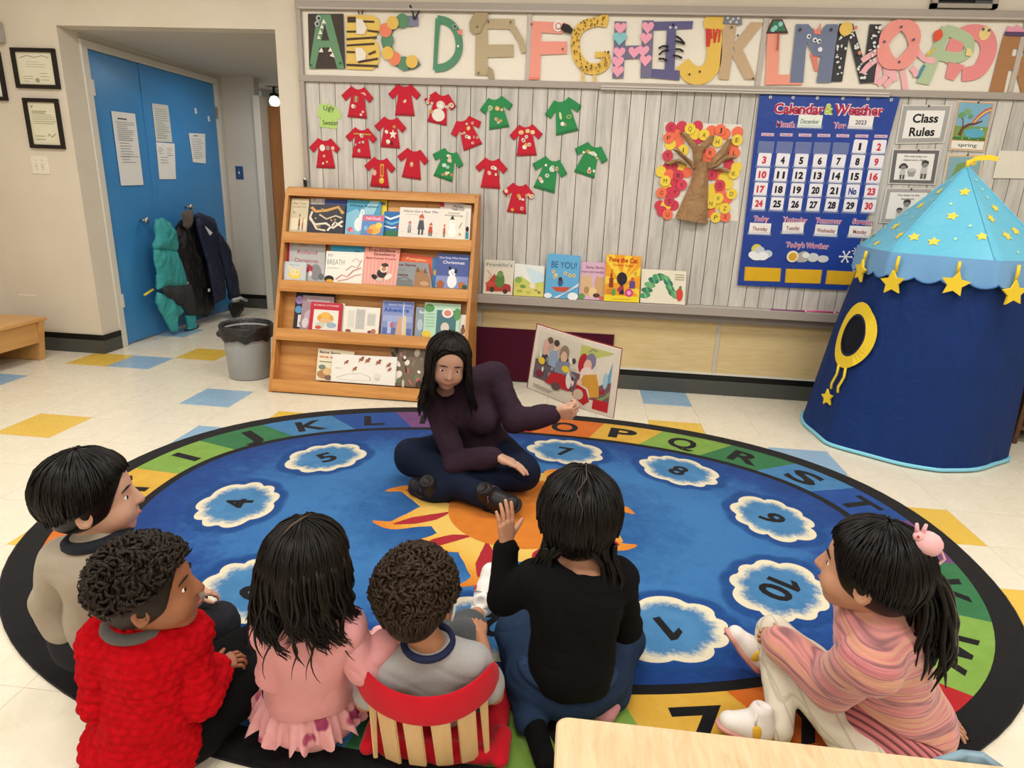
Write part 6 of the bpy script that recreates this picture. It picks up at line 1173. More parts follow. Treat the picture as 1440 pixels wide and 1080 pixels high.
# ------------------------------------------------------------------ soft bodies: a signed-distance field turned into ONE closed mesh
def un(v): v = np.array(v, float); return v/(np.linalg.norm(v)+1e-12)
def frame3(fwd, up=(0, 0, 1)):
    """columns: right, forward, up"""
    f_ = un(fwd); r_ = un(np.cross(f_, un(up))); return np.c_[r_, f_, np.cross(r_, f_)]
class Sdf:
    def __init__(s): s.p = []; s.d = []
    def _add(s, lo, hi, fn, k, cut=False): s.p.append((np.array(lo, float), np.array(hi, float), fn, k, cut)); return s
    def cap(s, a, b, ra, rb=None, k=.015, cut=False, flat=None):
        """tapered limb; flat=(axis, factor): thinner along an axis"""
        a, b = np.array(a, float), np.array(b, float); rb = ra if rb is None else rb; ab = b-a; L2 = ab@ab+1e-12
        R_m = max(ra, rb)
        fa = (un(flat[0]), flat[1]) if flat is not None else None
        def fn(X, Y, Z):
            px, py, pz = X-a[0], Y-a[1], Z-a[2]
            t = np.clip((px*ab[0]+py*ab[1]+pz*ab[2])/L2, 0, 1)
            px = px-t*ab[0]; py = py-t*ab[1]; pz = pz-t*ab[2]
            if fa is not None:
                n, q = fa; w_ = (px*n[0]+py*n[1]+pz*n[2])*(q-1); px = px+w_*n[0]; py = py+w_*n[1]; pz = pz+w_*n[2]
            return np.sqrt(px*px+py*py+pz*pz)-(ra+t*(rb-ra))
        return s._add(np.minimum(a, b)-R_m, np.maximum(a, b)+R_m, fn, k, cut)
    def chain(s, P, R, k=.015, flat=None):
        for i in range(len(P)-1): s.cap(P[i], P[i+1], R[i], R[i+1], k, False, flat)
        return s
    def ell(s, ctr, r, Rm=None, k=.015, cut=False):
        ctr = np.array(ctr, float); r = np.array(np.broadcast_to(r, 3), float); M = np.eye(3) if Rm is None else np.array(Rm); e = np.sqrt(((M*r)**2).sum(1))
        def fn(X, Y, Z):
            px, py, pz = X-ctr[0], Y-ctr[1], Z-ctr[2]
            q = [px*M[0, i]+py*M[1, i]+pz*M[2, i] for i in range(3)]
            k0 = np.sqrt(sum((q[i]/r[i])**2 for i in range(3))); k1 = np.sqrt(sum((q[i]/r[i]**2)**2 for i in range(3)))
            return k0*(k0-1)/(k1+1e-9)
        return s._add(ctr-e, ctr+e, fn, k, cut)
    def pillow(s, yz, x0, th, w_=.07, k=.02):
        """a hanging garment: an outline in the (Y, Z) plane puffed out along X"""
        Q = np.array(yz, float); lo, hi = Q.min(0), Q.max(0)
        def fn(X, Y, Z):
            y = np.broadcast_to(Y, (1, Y.shape[1], Z.shape[2])); z = np.broadcast_to(Z, y.shape); d = np.full(y.shape, 1e9); ins = np.zeros(y.shape, bool)
            for i in range(len(Q)):
                a, b = Q[i], Q[(i+1) % len(Q)]; e = b-a; t = np.clip(((y-a[0])*e[0]+(z-a[1])*e[1])/(e@e+1e-12), 0, 1); d = np.minimum(d, np.hypot(y-a[0]-t*e[0], z-a[1]-t*e[1]))
                cr = (a[1] > z) != (b[1] > z); ins ^= cr & (y < (b[0]-a[0])*(z-a[1])/((b[1]-a[1]) if b[1] != a[1] else 1e-9)+a[0])
            ht = th*np.sqrt(np.clip(d/w_, 0, 1)); return np.where(ins, np.abs(X-x0)-ht, np.sqrt(d*d+(X-x0)**2))
        return s._add((x0-th, lo[0], lo[1]), (x0+th, hi[0], hi[1]), fn, k)
    def disp(s, fn): s.d.append(fn); return s
    def mesh(s, h):
        lo = np.min([p[0] for p in s.p if not p[4]], 0)-3*h; hi = np.max([p[1] for p in s.p if not p[4]], 0)+3*h
        n = np.ceil((hi-lo)/h).astype(int)+1; f_ = np.full(n, .05, np.float32); ax = [lo[i]+h*np.arange(n[i]) for i in range(3)]
        for l, u, fn, k, cut in s.p:
            m = k+2*h; i0 = np.clip(np.floor((l-m-lo)/h).astype(int), 0, n-1); i1 = np.clip(np.ceil((u+m-lo)/h).astype(int)+1, 1, n)
            if (i1 <= i0).any(): continue
            sl = tuple(slice(a, b) for a, b in zip(i0, i1))
            d = fn(ax[0][sl[0]][:, None, None], ax[1][sl[1]][None, :, None], ax[2][sl[2]][None, None, :]).astype(np.float32); c0 = f_[sl]
            if cut: d = -d; hh = np.clip(.5-.5*(c0-d)/k, 0, 1); f_[sl] = c0*(1-hh)+d*hh+k*hh*(1-hh)
            else: hh = np.clip(.5+.5*(c0-d)/k, 0, 1); f_[sl] = c0*(1-hh)+d*hh-k*hh*(1-hh)
        for fn in s.d:
            I = np.nonzero(np.abs(f_) < .022); P = np.stack([ax[i][I[i]] for i in range(3)], 1); f_[I] -= fn(P).astype(np.float32)
        return nets(f_, lo, h)
def nets(f_, lo, h):
    s = f_ < 0; n = np.array(f_.shape)
    cnt = np.zeros(n-1, np.int8); cor = [(i, j, k) for i in (0, 1) for j in (0, 1) for k in (0, 1)]
    for i, j, k in cor: cnt += s[i:n[0]-1+i, j:n[1]-1+j, k:n[2]-1+k]
    I = np.stack(np.nonzero((cnt > 0) & (cnt < 8)), 1); vals = np.stack([f_[I[:, 0]+i, I[:, 1]+j, I[:, 2]+k] for i, j, k in cor], 1)
    acc = np.zeros((len(I), 3)); num = np.zeros(len(I)); C_ = np.array(cor, float)
    for a in range(8):
        for b in range(a+1, 8):
            if abs(C_[a]-C_[b]).sum() != 1: continue
            va, vb = vals[:, a], vals[:, b]; m = (va < 0) != (vb < 0); t = va[m]/(va[m]-vb[m]); acc[m] += C_[a]+t[:, None]*(C_[b]-C_[a]); num[m] += 1
    V = lo+h*(I+acc/num[:, None]); idx = np.full(n-1, -1, np.int64); idx[tuple(I.T)] = np.arange(len(I)); F = []
    for ax in range(3):
        o = [(ax+1) % 3, (ax+2) % 3]; a = [slice(0, n[i]-1) for i in range(3)]; b = [slice(0, n[i]-1) for i in range(3)]
        for q in o: a[q] = slice(1, n[q]-1); b[q] = slice(1, n[q]-1)
        b[ax] = slice(1, n[ax]); s0, s1 = s[tuple(a)], s[tuple(b)]; E_ = np.stack(np.nonzero(s0 != s1), 1)
        if not len(E_): continue
        fl = s0[tuple(E_.T)]; off = np.zeros(3, int); off[o[0]] = off[o[1]] = 1; B = E_+off; u = np.zeros(3, int); v = np.zeros(3, int); u[o[0]] = 1; v[o[1]] = 1
        q = np.stack([idx[tuple((B-w_).T)] for w_ in (u+v, v, 0*u, u)], 1); q[~fl] = q[~fl][:, ::-1]; F.append(q)
    return V, np.concatenate(F)
def join(parts):
    V, F, n = [], [], 0
    for v, f_ in parts: V.append(v); F.append(np.asarray(f_)+n); n += len(v)
    return np.concatenate(V), np.concatenate(F)
def fmesh(name, VF, mat, parent=None, base=None, **kw):
    V, F = VF; V[:, 2] = np.maximum(V[:, 2], RZ+.0008) if V[:, 2].min() < RZ+.0008 else V[:, 2]; off = wl(parent) if parent is not None else (np.array(base, float) if base is not None else np.zeros(3))
    me = bpy.data.meshes.new(name); me.vertices.add(len(V)); me.vertices.foreach_set('co', (V-off).astype(np.float32).ravel())
    k = F.shape[1]; me.loops.add(F.size); me.loops.foreach_set('vertex_index', F.astype(np.int32).ravel()); me.polygons.add(len(F))
    me.polygons.foreach_set('loop_start', np.arange(0, F.size, k, dtype=np.int32)); me.update(calc_edges=True); me.validate()
    me.polygons.foreach_set('use_smooth', np.ones(len(F), bool)); me.materials.append(mat)
    o = link(name, me, parent, **kw)
    if base is not None and parent is None: o.location = base
    return o
def folds(seed, amp, fr, stretch=(1, 1, 1)):
    """soft cloth wrinkles: warped waves"""
    r = np.random.default_rng(seed); D = [un(r.normal(size=3)*np.array(stretch)) for _ in range(5)]; ph = r.uniform(0, 6, 5)
    def fn(P):
        w_ = np.sin(P@D[3]*fr*.6+ph[3])*1.5+np.sin(P@D[4]*fr*.35+ph[4])*1.2
        a = sum(np.sin(P@D[i]*fr+ph[i]+w_) for i in range(3))/3
        u = P@un(np.array([.25*D[0][0], .25*D[0][1], 1.]))*62+2.6*np.sin(P@D[1]*16+ph[0])+1.5*np.sin(P@D[2]*27+ph[1])
        m = np.clip(.55+np.sin(P@D[2]*13+ph[2])*.7+.5*np.sin(P@D[4]*21), 0, 1)
        return amp*(np.abs(a)**.7*np.sign(a))-min(.0042, amp*.75)*m*(1-np.abs(np.sin(u)))**3
    return fn
def skinmat(h, red):
    t = NT('skin_'+h.lstrip('#'), .5, .35); co = t.coord(); n = t.noise(co, 25, 4)
    t.col(t.mix(n, h, red)); t.b.inputs['Subsurface Weight'].default_value = .12; t.b.inputs['Subsurface Radius'].default_value = (.01, .004, .002); t.b.inputs['Subsurface Scale'].default_value = .5; return t.m
def hairmat(h, h2, rough=.34):
    t = NT('hair_'+h.lstrip('#'), rough, .22); co = t.coord('Object', (60, 60, 12)); t.col(t.mix(t.noise(co, 3, 4), h, h2)); t.b.inputs['Anisotropic'].default_value = .5; return t.m
EYE = c('#efe9e2', .2); PUP = c('#20130d', .15); LIP = c('#a8645a', .5)
class Head:
    def __init__(s, ctr, fwd, sc=1., up=(0, 0, 1)): s.c = np.array(ctr, float); s.R = frame3(fwd, up); s.s = sc
    def w(s, l): return s.c+s.s*(s.R@np.array(l, float))
    def skin(s, S_):
        e = lambda l, r, k=.012, cut=False: S_.ell(s.w(l), np.array(np.broadcast_to(r, 3), float)*s.s, s.R, k*s.s, cut)
        e((0, -.008, .018), (.068, .083, .076)); e((0, .02, -.03), (.055, .058, .06), .02); e((0, .046, -.076), (.022, .02, .018), .02)
        for x in (-1, 1):
            e((x*.031, .047, -.035), (.025, .024, .026), .015); e((x*.071, -.008, -.012), (.009, .017, .026), .006); e((x*.076, -.004, -.012), (.006, .009, .014), .004, True)
            e((x*.028, .083, .002), (.014, .012, .01), .008, True)
        S_.cap(s.w((0, .076, .004)), s.w((0, .086, -.02)), .006*s.s, .0095*s.s, .008*s.s)
        for x in (-1, 1): e((x*.008, .08, -.023), (.006, .007, .005), .005)
        e((0, .07, -.047), (.02, .01, .006), .006); e((0, .069, -.055), (.016, .009, .006), .005)
        return S_
    def face(s, root, brow):
        for x in (-1, 1):
            o = MB().ball(s.w((x*.027, .0565, .001)), .0122*s.s, EYE, 14).build('eye', root)
            MB().ball(s.w((x*.0275, .0660, .001)), np.array((.0058, .0036, .0058))*s.s, PUP, 12, s.R).build('iris', o)
            MB().tube([s.w((x*.013, .0745, .0225)), s.w((x*.028, .0718, .0245)), s.w((x*.043, .062, .018))], [.0014*s.s, .0024*s.s, .001*s.s], brow, 6).build('eyebrow', root)
        MB().tube([s.w((-.017, .074, -.049)), s.w((0, .0805, -.0505)), s.w((.017, .074, -.049))], [.001*s.s, .0034*s.s, .001*s.s], LIP, 6).build('lips', root)
    def cap_sdf(s, grow=.010, low=-.035, face=1.0):
        S_ = Sdf(); g = grow
        S_.ell(s.w((0, -.014, .022)), np.array((.070+g, .083+g, .078+g))*s.s, s.R, .01*s.s)
        S_.ell(s.w((0, -.045, low+.01)), np.array((.042+g, .034+g, .036+g))*s.s, s.R, .02*s.s)
        S_.ell(s.w((0, .1, -.028)), np.array((.078, .085, .092*face))*s.s, s.R, .012*s.s, True)
        return S_
    def surf(s, th, ph, g=.012):
        """point on the scalp: th from the crown, ph round from the back (0) to the face (pi)"""
        return s.w((np.sin(th)*np.sin(ph)*(.070+g), -.014-np.sin(th)*np.cos(ph)*(.083+g), .022+np.cos(th)*(.078+g)))
def hairline(ph, back, side=1.72, front=1.08):
    """how far from the crown the hair reaches, by direction round the head"""
    a = abs(ph)
    return back+(side-back)*min(1, a/1.6) if a < 1.6 else side+(front-side)*min(1, (a-1.6)/1.0)
def strands(name, P, R, mat, parent, k=4):
    """N thin tubes at once; P (N, m, 3), R (N, m)"""
    P = np.asarray(P, float); N, m, _ = P.shape; T = np.gradient(P, axis=1); T /= np.linalg.norm(T, axis=2, keepdims=True)+1e-9
    u = np.cross(T, np.array([.31, .52, .79])); u /= np.linalg.norm(u, axis=2, keepdims=True)+1e-9; v = np.cross(T, u)
    a = np.arange(k)*2*PI/k; V = P[:, :, None]+R[:, :, None, None]*(np.cos(a)[None, None, :, None]*u[:, :, None]+np.sin(a)[None, None, :, None]*v[:, :, None])
    i, j, q = np.meshgrid(np.arange(N), np.arange(m-1), np.arange(k), indexing='ij'); b = (i*m+j)*k; q2 = (q+1) % k
    F = np.stack([b+q, b+q2, b+k+q2, b+k+q], -1).reshape(-1, 4); return fmesh(name, (V.reshape(-1, 3), F), mat, parent)
def locks(name, root, H, mat, n, seed, thmax, length, cap, rad=.0055, phr=2.3, curl=0., flare=.15, part=None, push=None, capgrow=.009, wav=.004, front=1.08):
    """hair: a close cap plus a great many fine tapering strands combed from the crown; those behind the ears hang free"""
    rg = np.random.default_rng(seed); PP, RR = [], []; n = int(n*2.1); rad = rad*.56; clump = [(rg.uniform(0, 6), rg.uniform(5, 11), rg.uniform(.75, 1.05)) for _ in range(70)]
    for i in range(n):
        ph = rg.uniform(-PI, PI); t0 = rg.uniform(.02, .95) if i % 3 else rg.uniform(.6, 1.6); P = []; g = .008+.008*rg.random()
        tm = hairline(ph, thmax, 1.72, front)*(1-.08*rg.random()); px = rg.uniform(-1, 1); t0 = min(t0, tm-.4)
        th = np.linspace(t0, tm, 9); phh = ph+.05*np.sin(th*3+px*3)
        gg = g+.0014*np.sin(ph*23+th*2); q_ = np.stack([np.sin(th)*np.sin(phh)*(.070+gg), -.014-np.sin(th)*np.cos(phh)*(.083+gg), .022+np.cos(th)*(.078+gg)], 1)
        P = list(H.c+H.s*(q_@H.R.T))
        L = (length(ph) if callable(length) else length); free = L > .03
        cl = clump[int((ph+PI)/(2*PI)*69.99)]
        if free:
            L = L*cl[2]*rg.uniform(.88, 1.04) if abs(ph) < phr else .004
            p = P[-1].copy(); d = un(P[-1]-P[-2]); out = un([*(p-H.c)[:2], 0]); m = 9; cc = curl*rg.uniform(.7, 1.2)
            for j in range(1, m+1):
                q = j/m; d = un(d*.55+np.array([0, 0, -1])*.6+out*flare*(.5 if q < .6 else 1)); p = p+d*L/m
                if push is not None: p = push(p)
                P.append(p+np.array([math.cos(cl[0]+q*cl[1]), math.sin(cl[0]+q*cl[1]), 0])*(wav*q+cc*q*q)*min(1, L/.1))
        elif L > 0: P.append(P[-1]+(P[-1]-P[-2])*.5+np.array([0, 0, -L*.5]))
        k = len(P); ii = np.arange(k); PP.append(P)
        RR.append(rad*(.7+.6*rg.random())*np.minimum(1, .35+2.2*ii/k)*np.where(ii < k*.6, 1, np.maximum(.1, 1-(ii/k-.6)/.45)))
    a = root if cap is None else fmesh(name, cap.mesh(.0045), mat, root)
    strands('hair_strands', np.array(PP), np.array(RR), mat, a)
    return a
def curls(H, root, mat, n, seed, grow, phr, thmax, rad=.009, name='hair', cap=None, tube=.0034):
    rg = np.random.default_rng(seed); mb = MB()
    for i in range(n):
        ph = rg.uniform(-PI, PI); tm_ = hairline(ph, thmax, min(thmax, 1.6), 1.12); th = math.acos(1-rg.random()*(1-math.cos(tm_))); p = H.surf(th, ph, grow*(1 if th < 1.5 else max(.35, 1-(th-1.5)*1.1))); nn = un(p-H.w((0, -.014, .022)))
        a = un(np.cross(nn, rg.normal(size=3))); b = np.cross(nn, a); r0 = rad*rg.uniform(.6, 1.2); P = []
        ax = un(a*.8+nn*.3); u_ = un(np.cross(ax, nn)); v_ = np.cross(ax, u_); tw = rg.uniform(1.1, 1.9)
        for q in np.linspace(0, 1, 12): P.append(p+ax*(q-.5)*.022+r0*(.6+.4*q)*(math.cos(q*tw*2*PI)*u_+math.sin(q*tw*2*PI)*v_))
        mb.tube(P, tube*np.array([.4]+[1]*9+[.7, .2]), mat, 5)
    a = fmesh(name, cap.mesh(.0045), mat, root); mb.build('hair_curls', a); return a
def hand(wrist, d, n, t, s=1., curl=(.25, .25, .25, .25), thumb=(.75, .55, .25), tc=.3, spread=.12, h=None):
    """d: towards the fingertips, n: out of the palm, t: thumb side"""
    d, n = un(d), np.array(n, float); n = un(n-d*(n@d)); t = np.array(t, float); t = un(t-d*(t@d)-n*(t@n)); w0 = np.array(wrist, float); S_ = Sdf()
    P = lambda a, b, c_=0: w0+s*(d*a+t*b+n*c_)
    lat = (-.031, -.0105, .011, .031); ln = (.060, .076, .083, .074); kn = (.082, .09, .092, .088); rad = (.0078, .0088, .009, .0088)
    S_.cap(P(-.03, 0), P(.012, 0), .022*s, .024*s, .01*s, False, (n, 1.35))
    for i in range(4): S_.cap(P(.012, lat[i]*.6), P(kn[i]-.004, lat[i]*.95), .0135*s, .0115*s, .012*s)
    S_.ell(P(.04, .026, .008), np.array((.018, .022, .013))*s, np.c_[t, d, n], .012*s)
    for i in range(4):
        p = P(kn[i]-.012, lat[i]); dd = un(d+t*spread*(i-1.5)*.66); a = 0; seg = (.48, .30, .24)
        for j in range(3):
            a += curl[i]*(1, 1.15, .8)[j]; v = dd*math.cos(a)+n*math.sin(a); q = p+v*s*(ln[i]+(.016 if j == 0 else 0))*seg[j]
            S_.cap(p, q, s*rad[i]*(1.04-.09*j), s*rad[i]*(.97-.1*j), .0022*s); p = q
    v = un(t*thumb[0]+d*thumb[1]+n*thumb[2]); p = P(.022, .026, .004); q = p+v*s*.034; S_.cap(p, q, .0125*s, .0108*s, .009*s)
    v2 = un(v+(d*.5-t*.3)*tc); r_ = q+v2*s*.03; S_.cap(q, r_, .0105*s, .0095*s, .003*s); S_.cap(r_, r_+un(v2+d*tc*.5)*s*.02, .0095*s, .0075*s, .003*s)
    return S_.mesh(h or .0021*max(s, .75))
def shoe(root, heel, toe, up, w_, upper, sole, name='shoe', lace=None, ankle=None, accent=None):
    heel, toe = np.array(heel, float), np.array(toe, float); f_ = un(toe-heel); up = np.array(up, float); up = un(up-f_*(up@f_)); sd = np.cross(f_, up); L = np.linalg.norm(toe-heel)
    S_ = Sdf(); S_.cap(heel+f_*w_*.8+up*w_*.75, heel+f_*L*.45+up*w_*.7, w_*.88, w_*.86, .02); S_.cap(heel+f_*L*.45+up*w_*.6, toe-f_*w_*.95+up*w_*.5, w_*.9, w_*.82, .02, False, (up, 1.25))
    S_.cap(heel+f_*w_*.95+up*w_*.9, heel+f_*w_*1.05+up*w_*1.75, w_*.85, w_*.8, .015)
    S_.ell(heel+f_*w_*1.05+up*w_*2.75, (w_*.62, w_*.62, w_*.7), None, .006, True)
    S_.ell(heel+f_*L*.5-up*w_*1.02, (L, L, w_*.98) if False else (3, 3, w_*.98), np.c_[sd, f_, up], .004, True)
    o = fmesh(name, S_.mesh(.004), upper, root)
    S2 = Sdf(); S2.cap(heel+f_*w_*.9+up*.0, heel+f_*L*.45, w_*.95, w_*.88, .01, False, (up, 3.2)); S2.cap(heel+f_*L*.45, toe-f_*w_*.9+up*w_*.12, w_*.9, w_*.95, .02, False, (up, 3.2))
    fmesh('sole', S2.mesh(.0035), sole, o)
    if lace is not None:
        mb = MB()
        for k in range(4):
            p = heel+f_*(L*(.42+.09*k))+up*(w_*(1.52-.13*k)); mb.tube([p-sd*w_*.55-up*w_*.28, p, p+sd*w_*.55-up*w_*.28], .0032, lace, 6)
        p = heel+f_*L*.4+up*w_*1.6
        for q in (-1, 1): mb.tube([p, p+sd*q*w_*.6+up*.01, p+sd*q*w_*.9-up*.012, p+sd*q*w_*.35-up*.004, p], .0028, lace, 6)
        mb.build('laces', o)
    if accent is not None:
        m1, ct = accent; p = heel+f_*L*ct
        for q in (-1, 1): MB().ball(p+sd*q*w_*.84+up*w_*.75, (.009, w_*.42, w_*.5), m1, 12, np.c_[sd, f_, up]).build('side_patch', o)
    return o

# ------------------------------------------------------------------ people
def A(*v): return np.array(v, float)
class Fig:
    """a seated figure: joints in world coordinates; k: limb thickness"""
    def __init__(s, label, base, skin, H, J, fwd, k=1., tw=(.085, .082, .088), flat=1.28, group=None, h=.0055):
        s.H, s.J, s.k, s.tw, s.flat, s.fwd = H, {a: np.array(b, float) for a, b in J.items()}, k, tw, flat, un(fwd); s.skin = skin; s.label = label; s.base = base; s.h = h; s.hands = []; s.group = group
        s.sd = un(s.J['shR']-s.J['shL'])
    def torso(s, S_, g, lo=0, sh=.04):
        J, t = s.J, s.tw; fl = (s.fwd, s.flat)
        S_.chain([J['pelvis'], J['waist'], J['chest']], [t[0]*s.k+g, t[1]*s.k+g, t[2]*s.k+g], .03, fl)
        S_.cap(J['shL'], J['shR'], sh*s.k+g, sh*s.k+g, .04, False, None)
        S_.cap(J['chest'], J['neck'], (t[2]-.02)*s.k+g, .036*s.k+g, .04, False, fl)
        for q in 'LR': S_.cap(J['neck']-A(0, 0, .012), J['sh'+q], .028*s.k+g, .03*s.k+g, .035)
    def arm(s, S_, q, g, f0=1., f1=1., cuff=0):
        J, k = s.J, s.k; a, e, w_ = J['sh'+q], J['el'+q], J['wr'+q]
        S_.cap(a, a+(e-a)*f0, .036*k+g, (.036-.008*f0)*k+g, .012)
        if f1 > 0: S_.cap(e, e+(w_-e)*f1, .029*k+g, (.029-.008*f1)*k+g+cuff, .012)
    def sleeve(s, parent, q, g, mat, f1=.92, cuff=.004, fold=None, h=.005, extra=None):
        S_ = Sdf(); s.arm(S_, q, g, 1, f1, cuff)
        if fold: S_.disp(fold)
        if extra: S_.disp(extra)
        return fmesh('sleeve', S_.mesh(h), mat, parent)
    def leg(s, S_, q, g, f0=1., f1=1., cuff=0):
        J, k = s.J, s.k; a, e, w_ = J['hip'+q], J['kn'+q], J['an'+q]
        S_.cap(a, a+(e-a)*f0, .058*k+g, (.058-.013*f0)*k+g, .025)
        if f1 > 0: S_.cap(e, e+(w_-e)*f1, .044*k+g, (.044-.017*f1)*k+g+cuff, .012)
    def body(s, feet=True):
        S_ = Sdf(); s.H.skin(S_); s.torso(S_, -.008); S_.cap(s.H.w((0, -.018, -.05)), s.J['neck'], .033*s.H.s, .036*s.k, .015); S_.ell(s.J['pelvis'], .08*s.k, None, .03)
        for q in 'LR': s.arm(S_, q, -.006); s.leg(S_, q, -.008)
        for q in 'LR':
            if feet and 'ft'+q in s.J: S_.cap(s.J['an'+q], s.J['ft'+q], .024*s.k, .018*s.k, .012)
        VF = join([S_.mesh(s.h)]+s.hands)
        s.o = fmesh('person', VF, s.skin, None, s.base, label=s.label, cat='person', group=s.group); return s.o
def cutp(S_, o, n, ext=.3, k=.006):
    o, n = np.array(o, float), un(n)
    S_._add(o-ext, o+ext, lambda X, Y, Z: -((X-o[0])*n[0]+(Y-o[1])*n[1]+(Z-o[2])*n[2]), k, True); return S_
def ringtube(ctr, n, r, tube, m, name, parent, flat=1., ax=None, sq=1.):
    n = un(n); a = un(np.cross(n, ax if ax is not None else (0, 1, .01))); b = np.cross(n, a); ctr = np.array(ctr, float)
    P = [ctr+r*math.cos(q)*a+r*sq*math.sin(q)*b for q in np.linspace(0, 2*PI, 25)]
    return MB().tube(P, tube, m, 8, False).build(name, parent)
SK1 = skinmat('#b98262', '#a8704f'); SK2 = skinmat('#c9977a', '#bb8466'); SK3 = skinmat('#c9a086', '#c08f78'); SK4 = skinmat('#9c6647', '#8d573a')
HB = hairmat('#080606', '#120d0b', .38); HB2 = hairmat('#0b0807', '#18110d', .42); HB3 = hairmat('#140d09', '#24190f', .5); HB4 = hairmat('#20150d', '#3a2a1c', .5)
BLK = fabric('#09090b', .9, 40, .25); RUB = c('#e7e2d8', .6)
# ---- girl in the black shirt with one hand raised
H1 = Head((0.0421,1.4,0.545), (.06, 1, -.06), 1.17)
J = dict(neck=(0.0587,1.363,0.43), chest=(0.0503,1.321,0.36), waist=(0.0449,1.319,0.21), pelvis=(0.0398,1.361,0.11), shL=(-0.054,1.338,0.405), shR=(0.1384,1.37,0.405),
         elL=(-0.1285,1.358,0.33), wrL=(-0.13,1.393,0.455), elR=(0.1781,1.408,0.25), wrR=(0.134,1.507,0.17), hipL=(-0.0354,1.361,0.1), hipR=(0.1143,1.384,0.1),
         knL=(-.10, 1.56, .075), knR=(.19, 1.57, .075), anL=(-0.0395,1.28,0.05), anR=(0.154,1.371,0.05), ftL=(-0.0017,1.183,0.035), ftR=(0.1437,1.35,0.035))
F1 = Fig('child with raised hand in black top and jeans, kneeling in the middle', (.03, 1.4, RZ), SK2, H1, J, (.05, 1, 0), 1.12, (.092, .086, .09), 1.3)
F1.hands.append(hand(F1.J['wrL']+A(0, .0, .008), (-.05, .05, 1), (-.7, .7, .05), (.75, .6, 0), .62, (.16, .14, .12, .08), (.85, .45, .2), .1, .04))
F1.hands.append(hand(F1.J['wrR'], (-.3, .9, -.3), (0, -.3, -1), (-1, 0, 0), .58))
o = F1.body(); H1.face(o, HB)
S_ = Sdf(); F1.torso(S_, .006); F1.arm(S_, 'L', .006, 1, .93, .004); F1.arm(S_, 'R', .007, 1, .95)
S_.ell(F1.J['neck']+A(0, .0, .03), (.062, .06, .042), None, .01, True); S_.disp(folds(1, .006, 30, (1, 1, .6))); cutp(S_, F1.J['pelvis']+A(0, 0, .015), (.1, 0, -1))
sh = fmesh('black_shirt', S_.mesh(.005), BLK, o)
ringtube(F1.J['wrL']+A(0, 0, -.006), F1.J['wrL']-F1.J['elL'], .027, .006, BLK, 'shirt_cuff', sh)
DN = fabric('#22344f', .85, 70, .35); DN2 = fabric('#2b3f5e', .85, 90, .3)
S_ = Sdf(); S_.ell(F1.J['pelvis']+A(0, 0, -.008), (.128, .105, .085), None, .03); F1.leg(S_, 'L', .012); F1.leg(S_, 'R', .012, 1, .9); S_.disp(folds(2, .007, 32)); 
tr = fmesh('jeans', S_.mesh(.0055), DN, o)
P = [F1.J['pelvis']+A(.108*math.sin(a), -.088*math.cos(a), .042+.01*math.cos(a)) for a in np.linspace(-1.5, 1.5, 25)]
mb = MB(); mb.tube(P, .02, DN2, 8); mb.build('waistband', tr)
for k in range(22):
    a = -1.4+k*.133; q = F1.J['pelvis']+A(.116*math.sin(a), -.096*math.cos(a), .042+.01*math.cos(a)); 
    if k % 2 == 0: MB().tube([q+A(0, 0, .018)*1, q+A(.004*math.sin(a), -.01*math.cos(a), 0), q-A(0, 0, .018)], .0045, DN, 5).build('waistband_gather', tr)
S_ = Sdf(); S_.cap(F1.J['anL']+A(0, 0, .005), F1.J['ftL'], .03, .026, .02); fmesh('black_sock', S_.mesh(.005), BLK, o)
S_ = Sdf(); S_.cap(F1.J['anR']+A(.0, 0, 0), F1.J['ftR']+A(-.005, -.01, .005), .032, .03, .02); fmesh('pink_sock', S_.mesh(.005), fabric('#c98a94', .85, 60, .1), o)
locks('hair', o, H1, HB, 760, 3, 2.35, lambda p: .012, H1.cap_sdf(.010, -.03, 1.0), .0055, 1.2, .0, .0)
for sx in (-1, 1):     # two low pigtails tied at the nape
    p0 = H1.w((sx*.064, -.045, -.07)); mb = MB(); rg = np.random.default_rng(5+sx)
    for k in range(16):
        d0 = rg.normal(size=3)*.008; mb.tube([H1.w((sx*.05, -.06, -.03))+d0*2, p0+d0, p0+A(sx*.014, -.018, -.035)+d0*1.6, p0+A(sx*.012, -.02, -.075)+d0*1.0, p0+A(sx*.006, -.018, -.125)+d0*.4], [.007, .007, .0075, .006, .002], HB, 6)
    pt = mb.build('pigtail', o); pt['label'] = 'small dark pigtail'
    MB().ball(p0+A(sx*.012, -.034, -.085), (.009, .007, .006), c('#e9d84e' if sx > 0 else '#dfe6e4', .4), 10).build('hair_bead', pt)
    MB().ball(p0+A(sx*.014, -.033, -.05), (.007, .006, .008), c('#e6e1d2' if sx > 0 else '#c9dfe0', .4), 10).build('hair_bead', pt)
P = [H1.surf(t_, ph_, .019) for t_, ph_ in ((.1, 2.6), (.12, .6), (.45, .25), (.8, -.1), (1.1, .1), (1.4, .05))]
MB().tube(P, [.001, .0016, .002, .002, .0016, .001], c('#3d2f27', .5), 5).build('hair_parting', o)
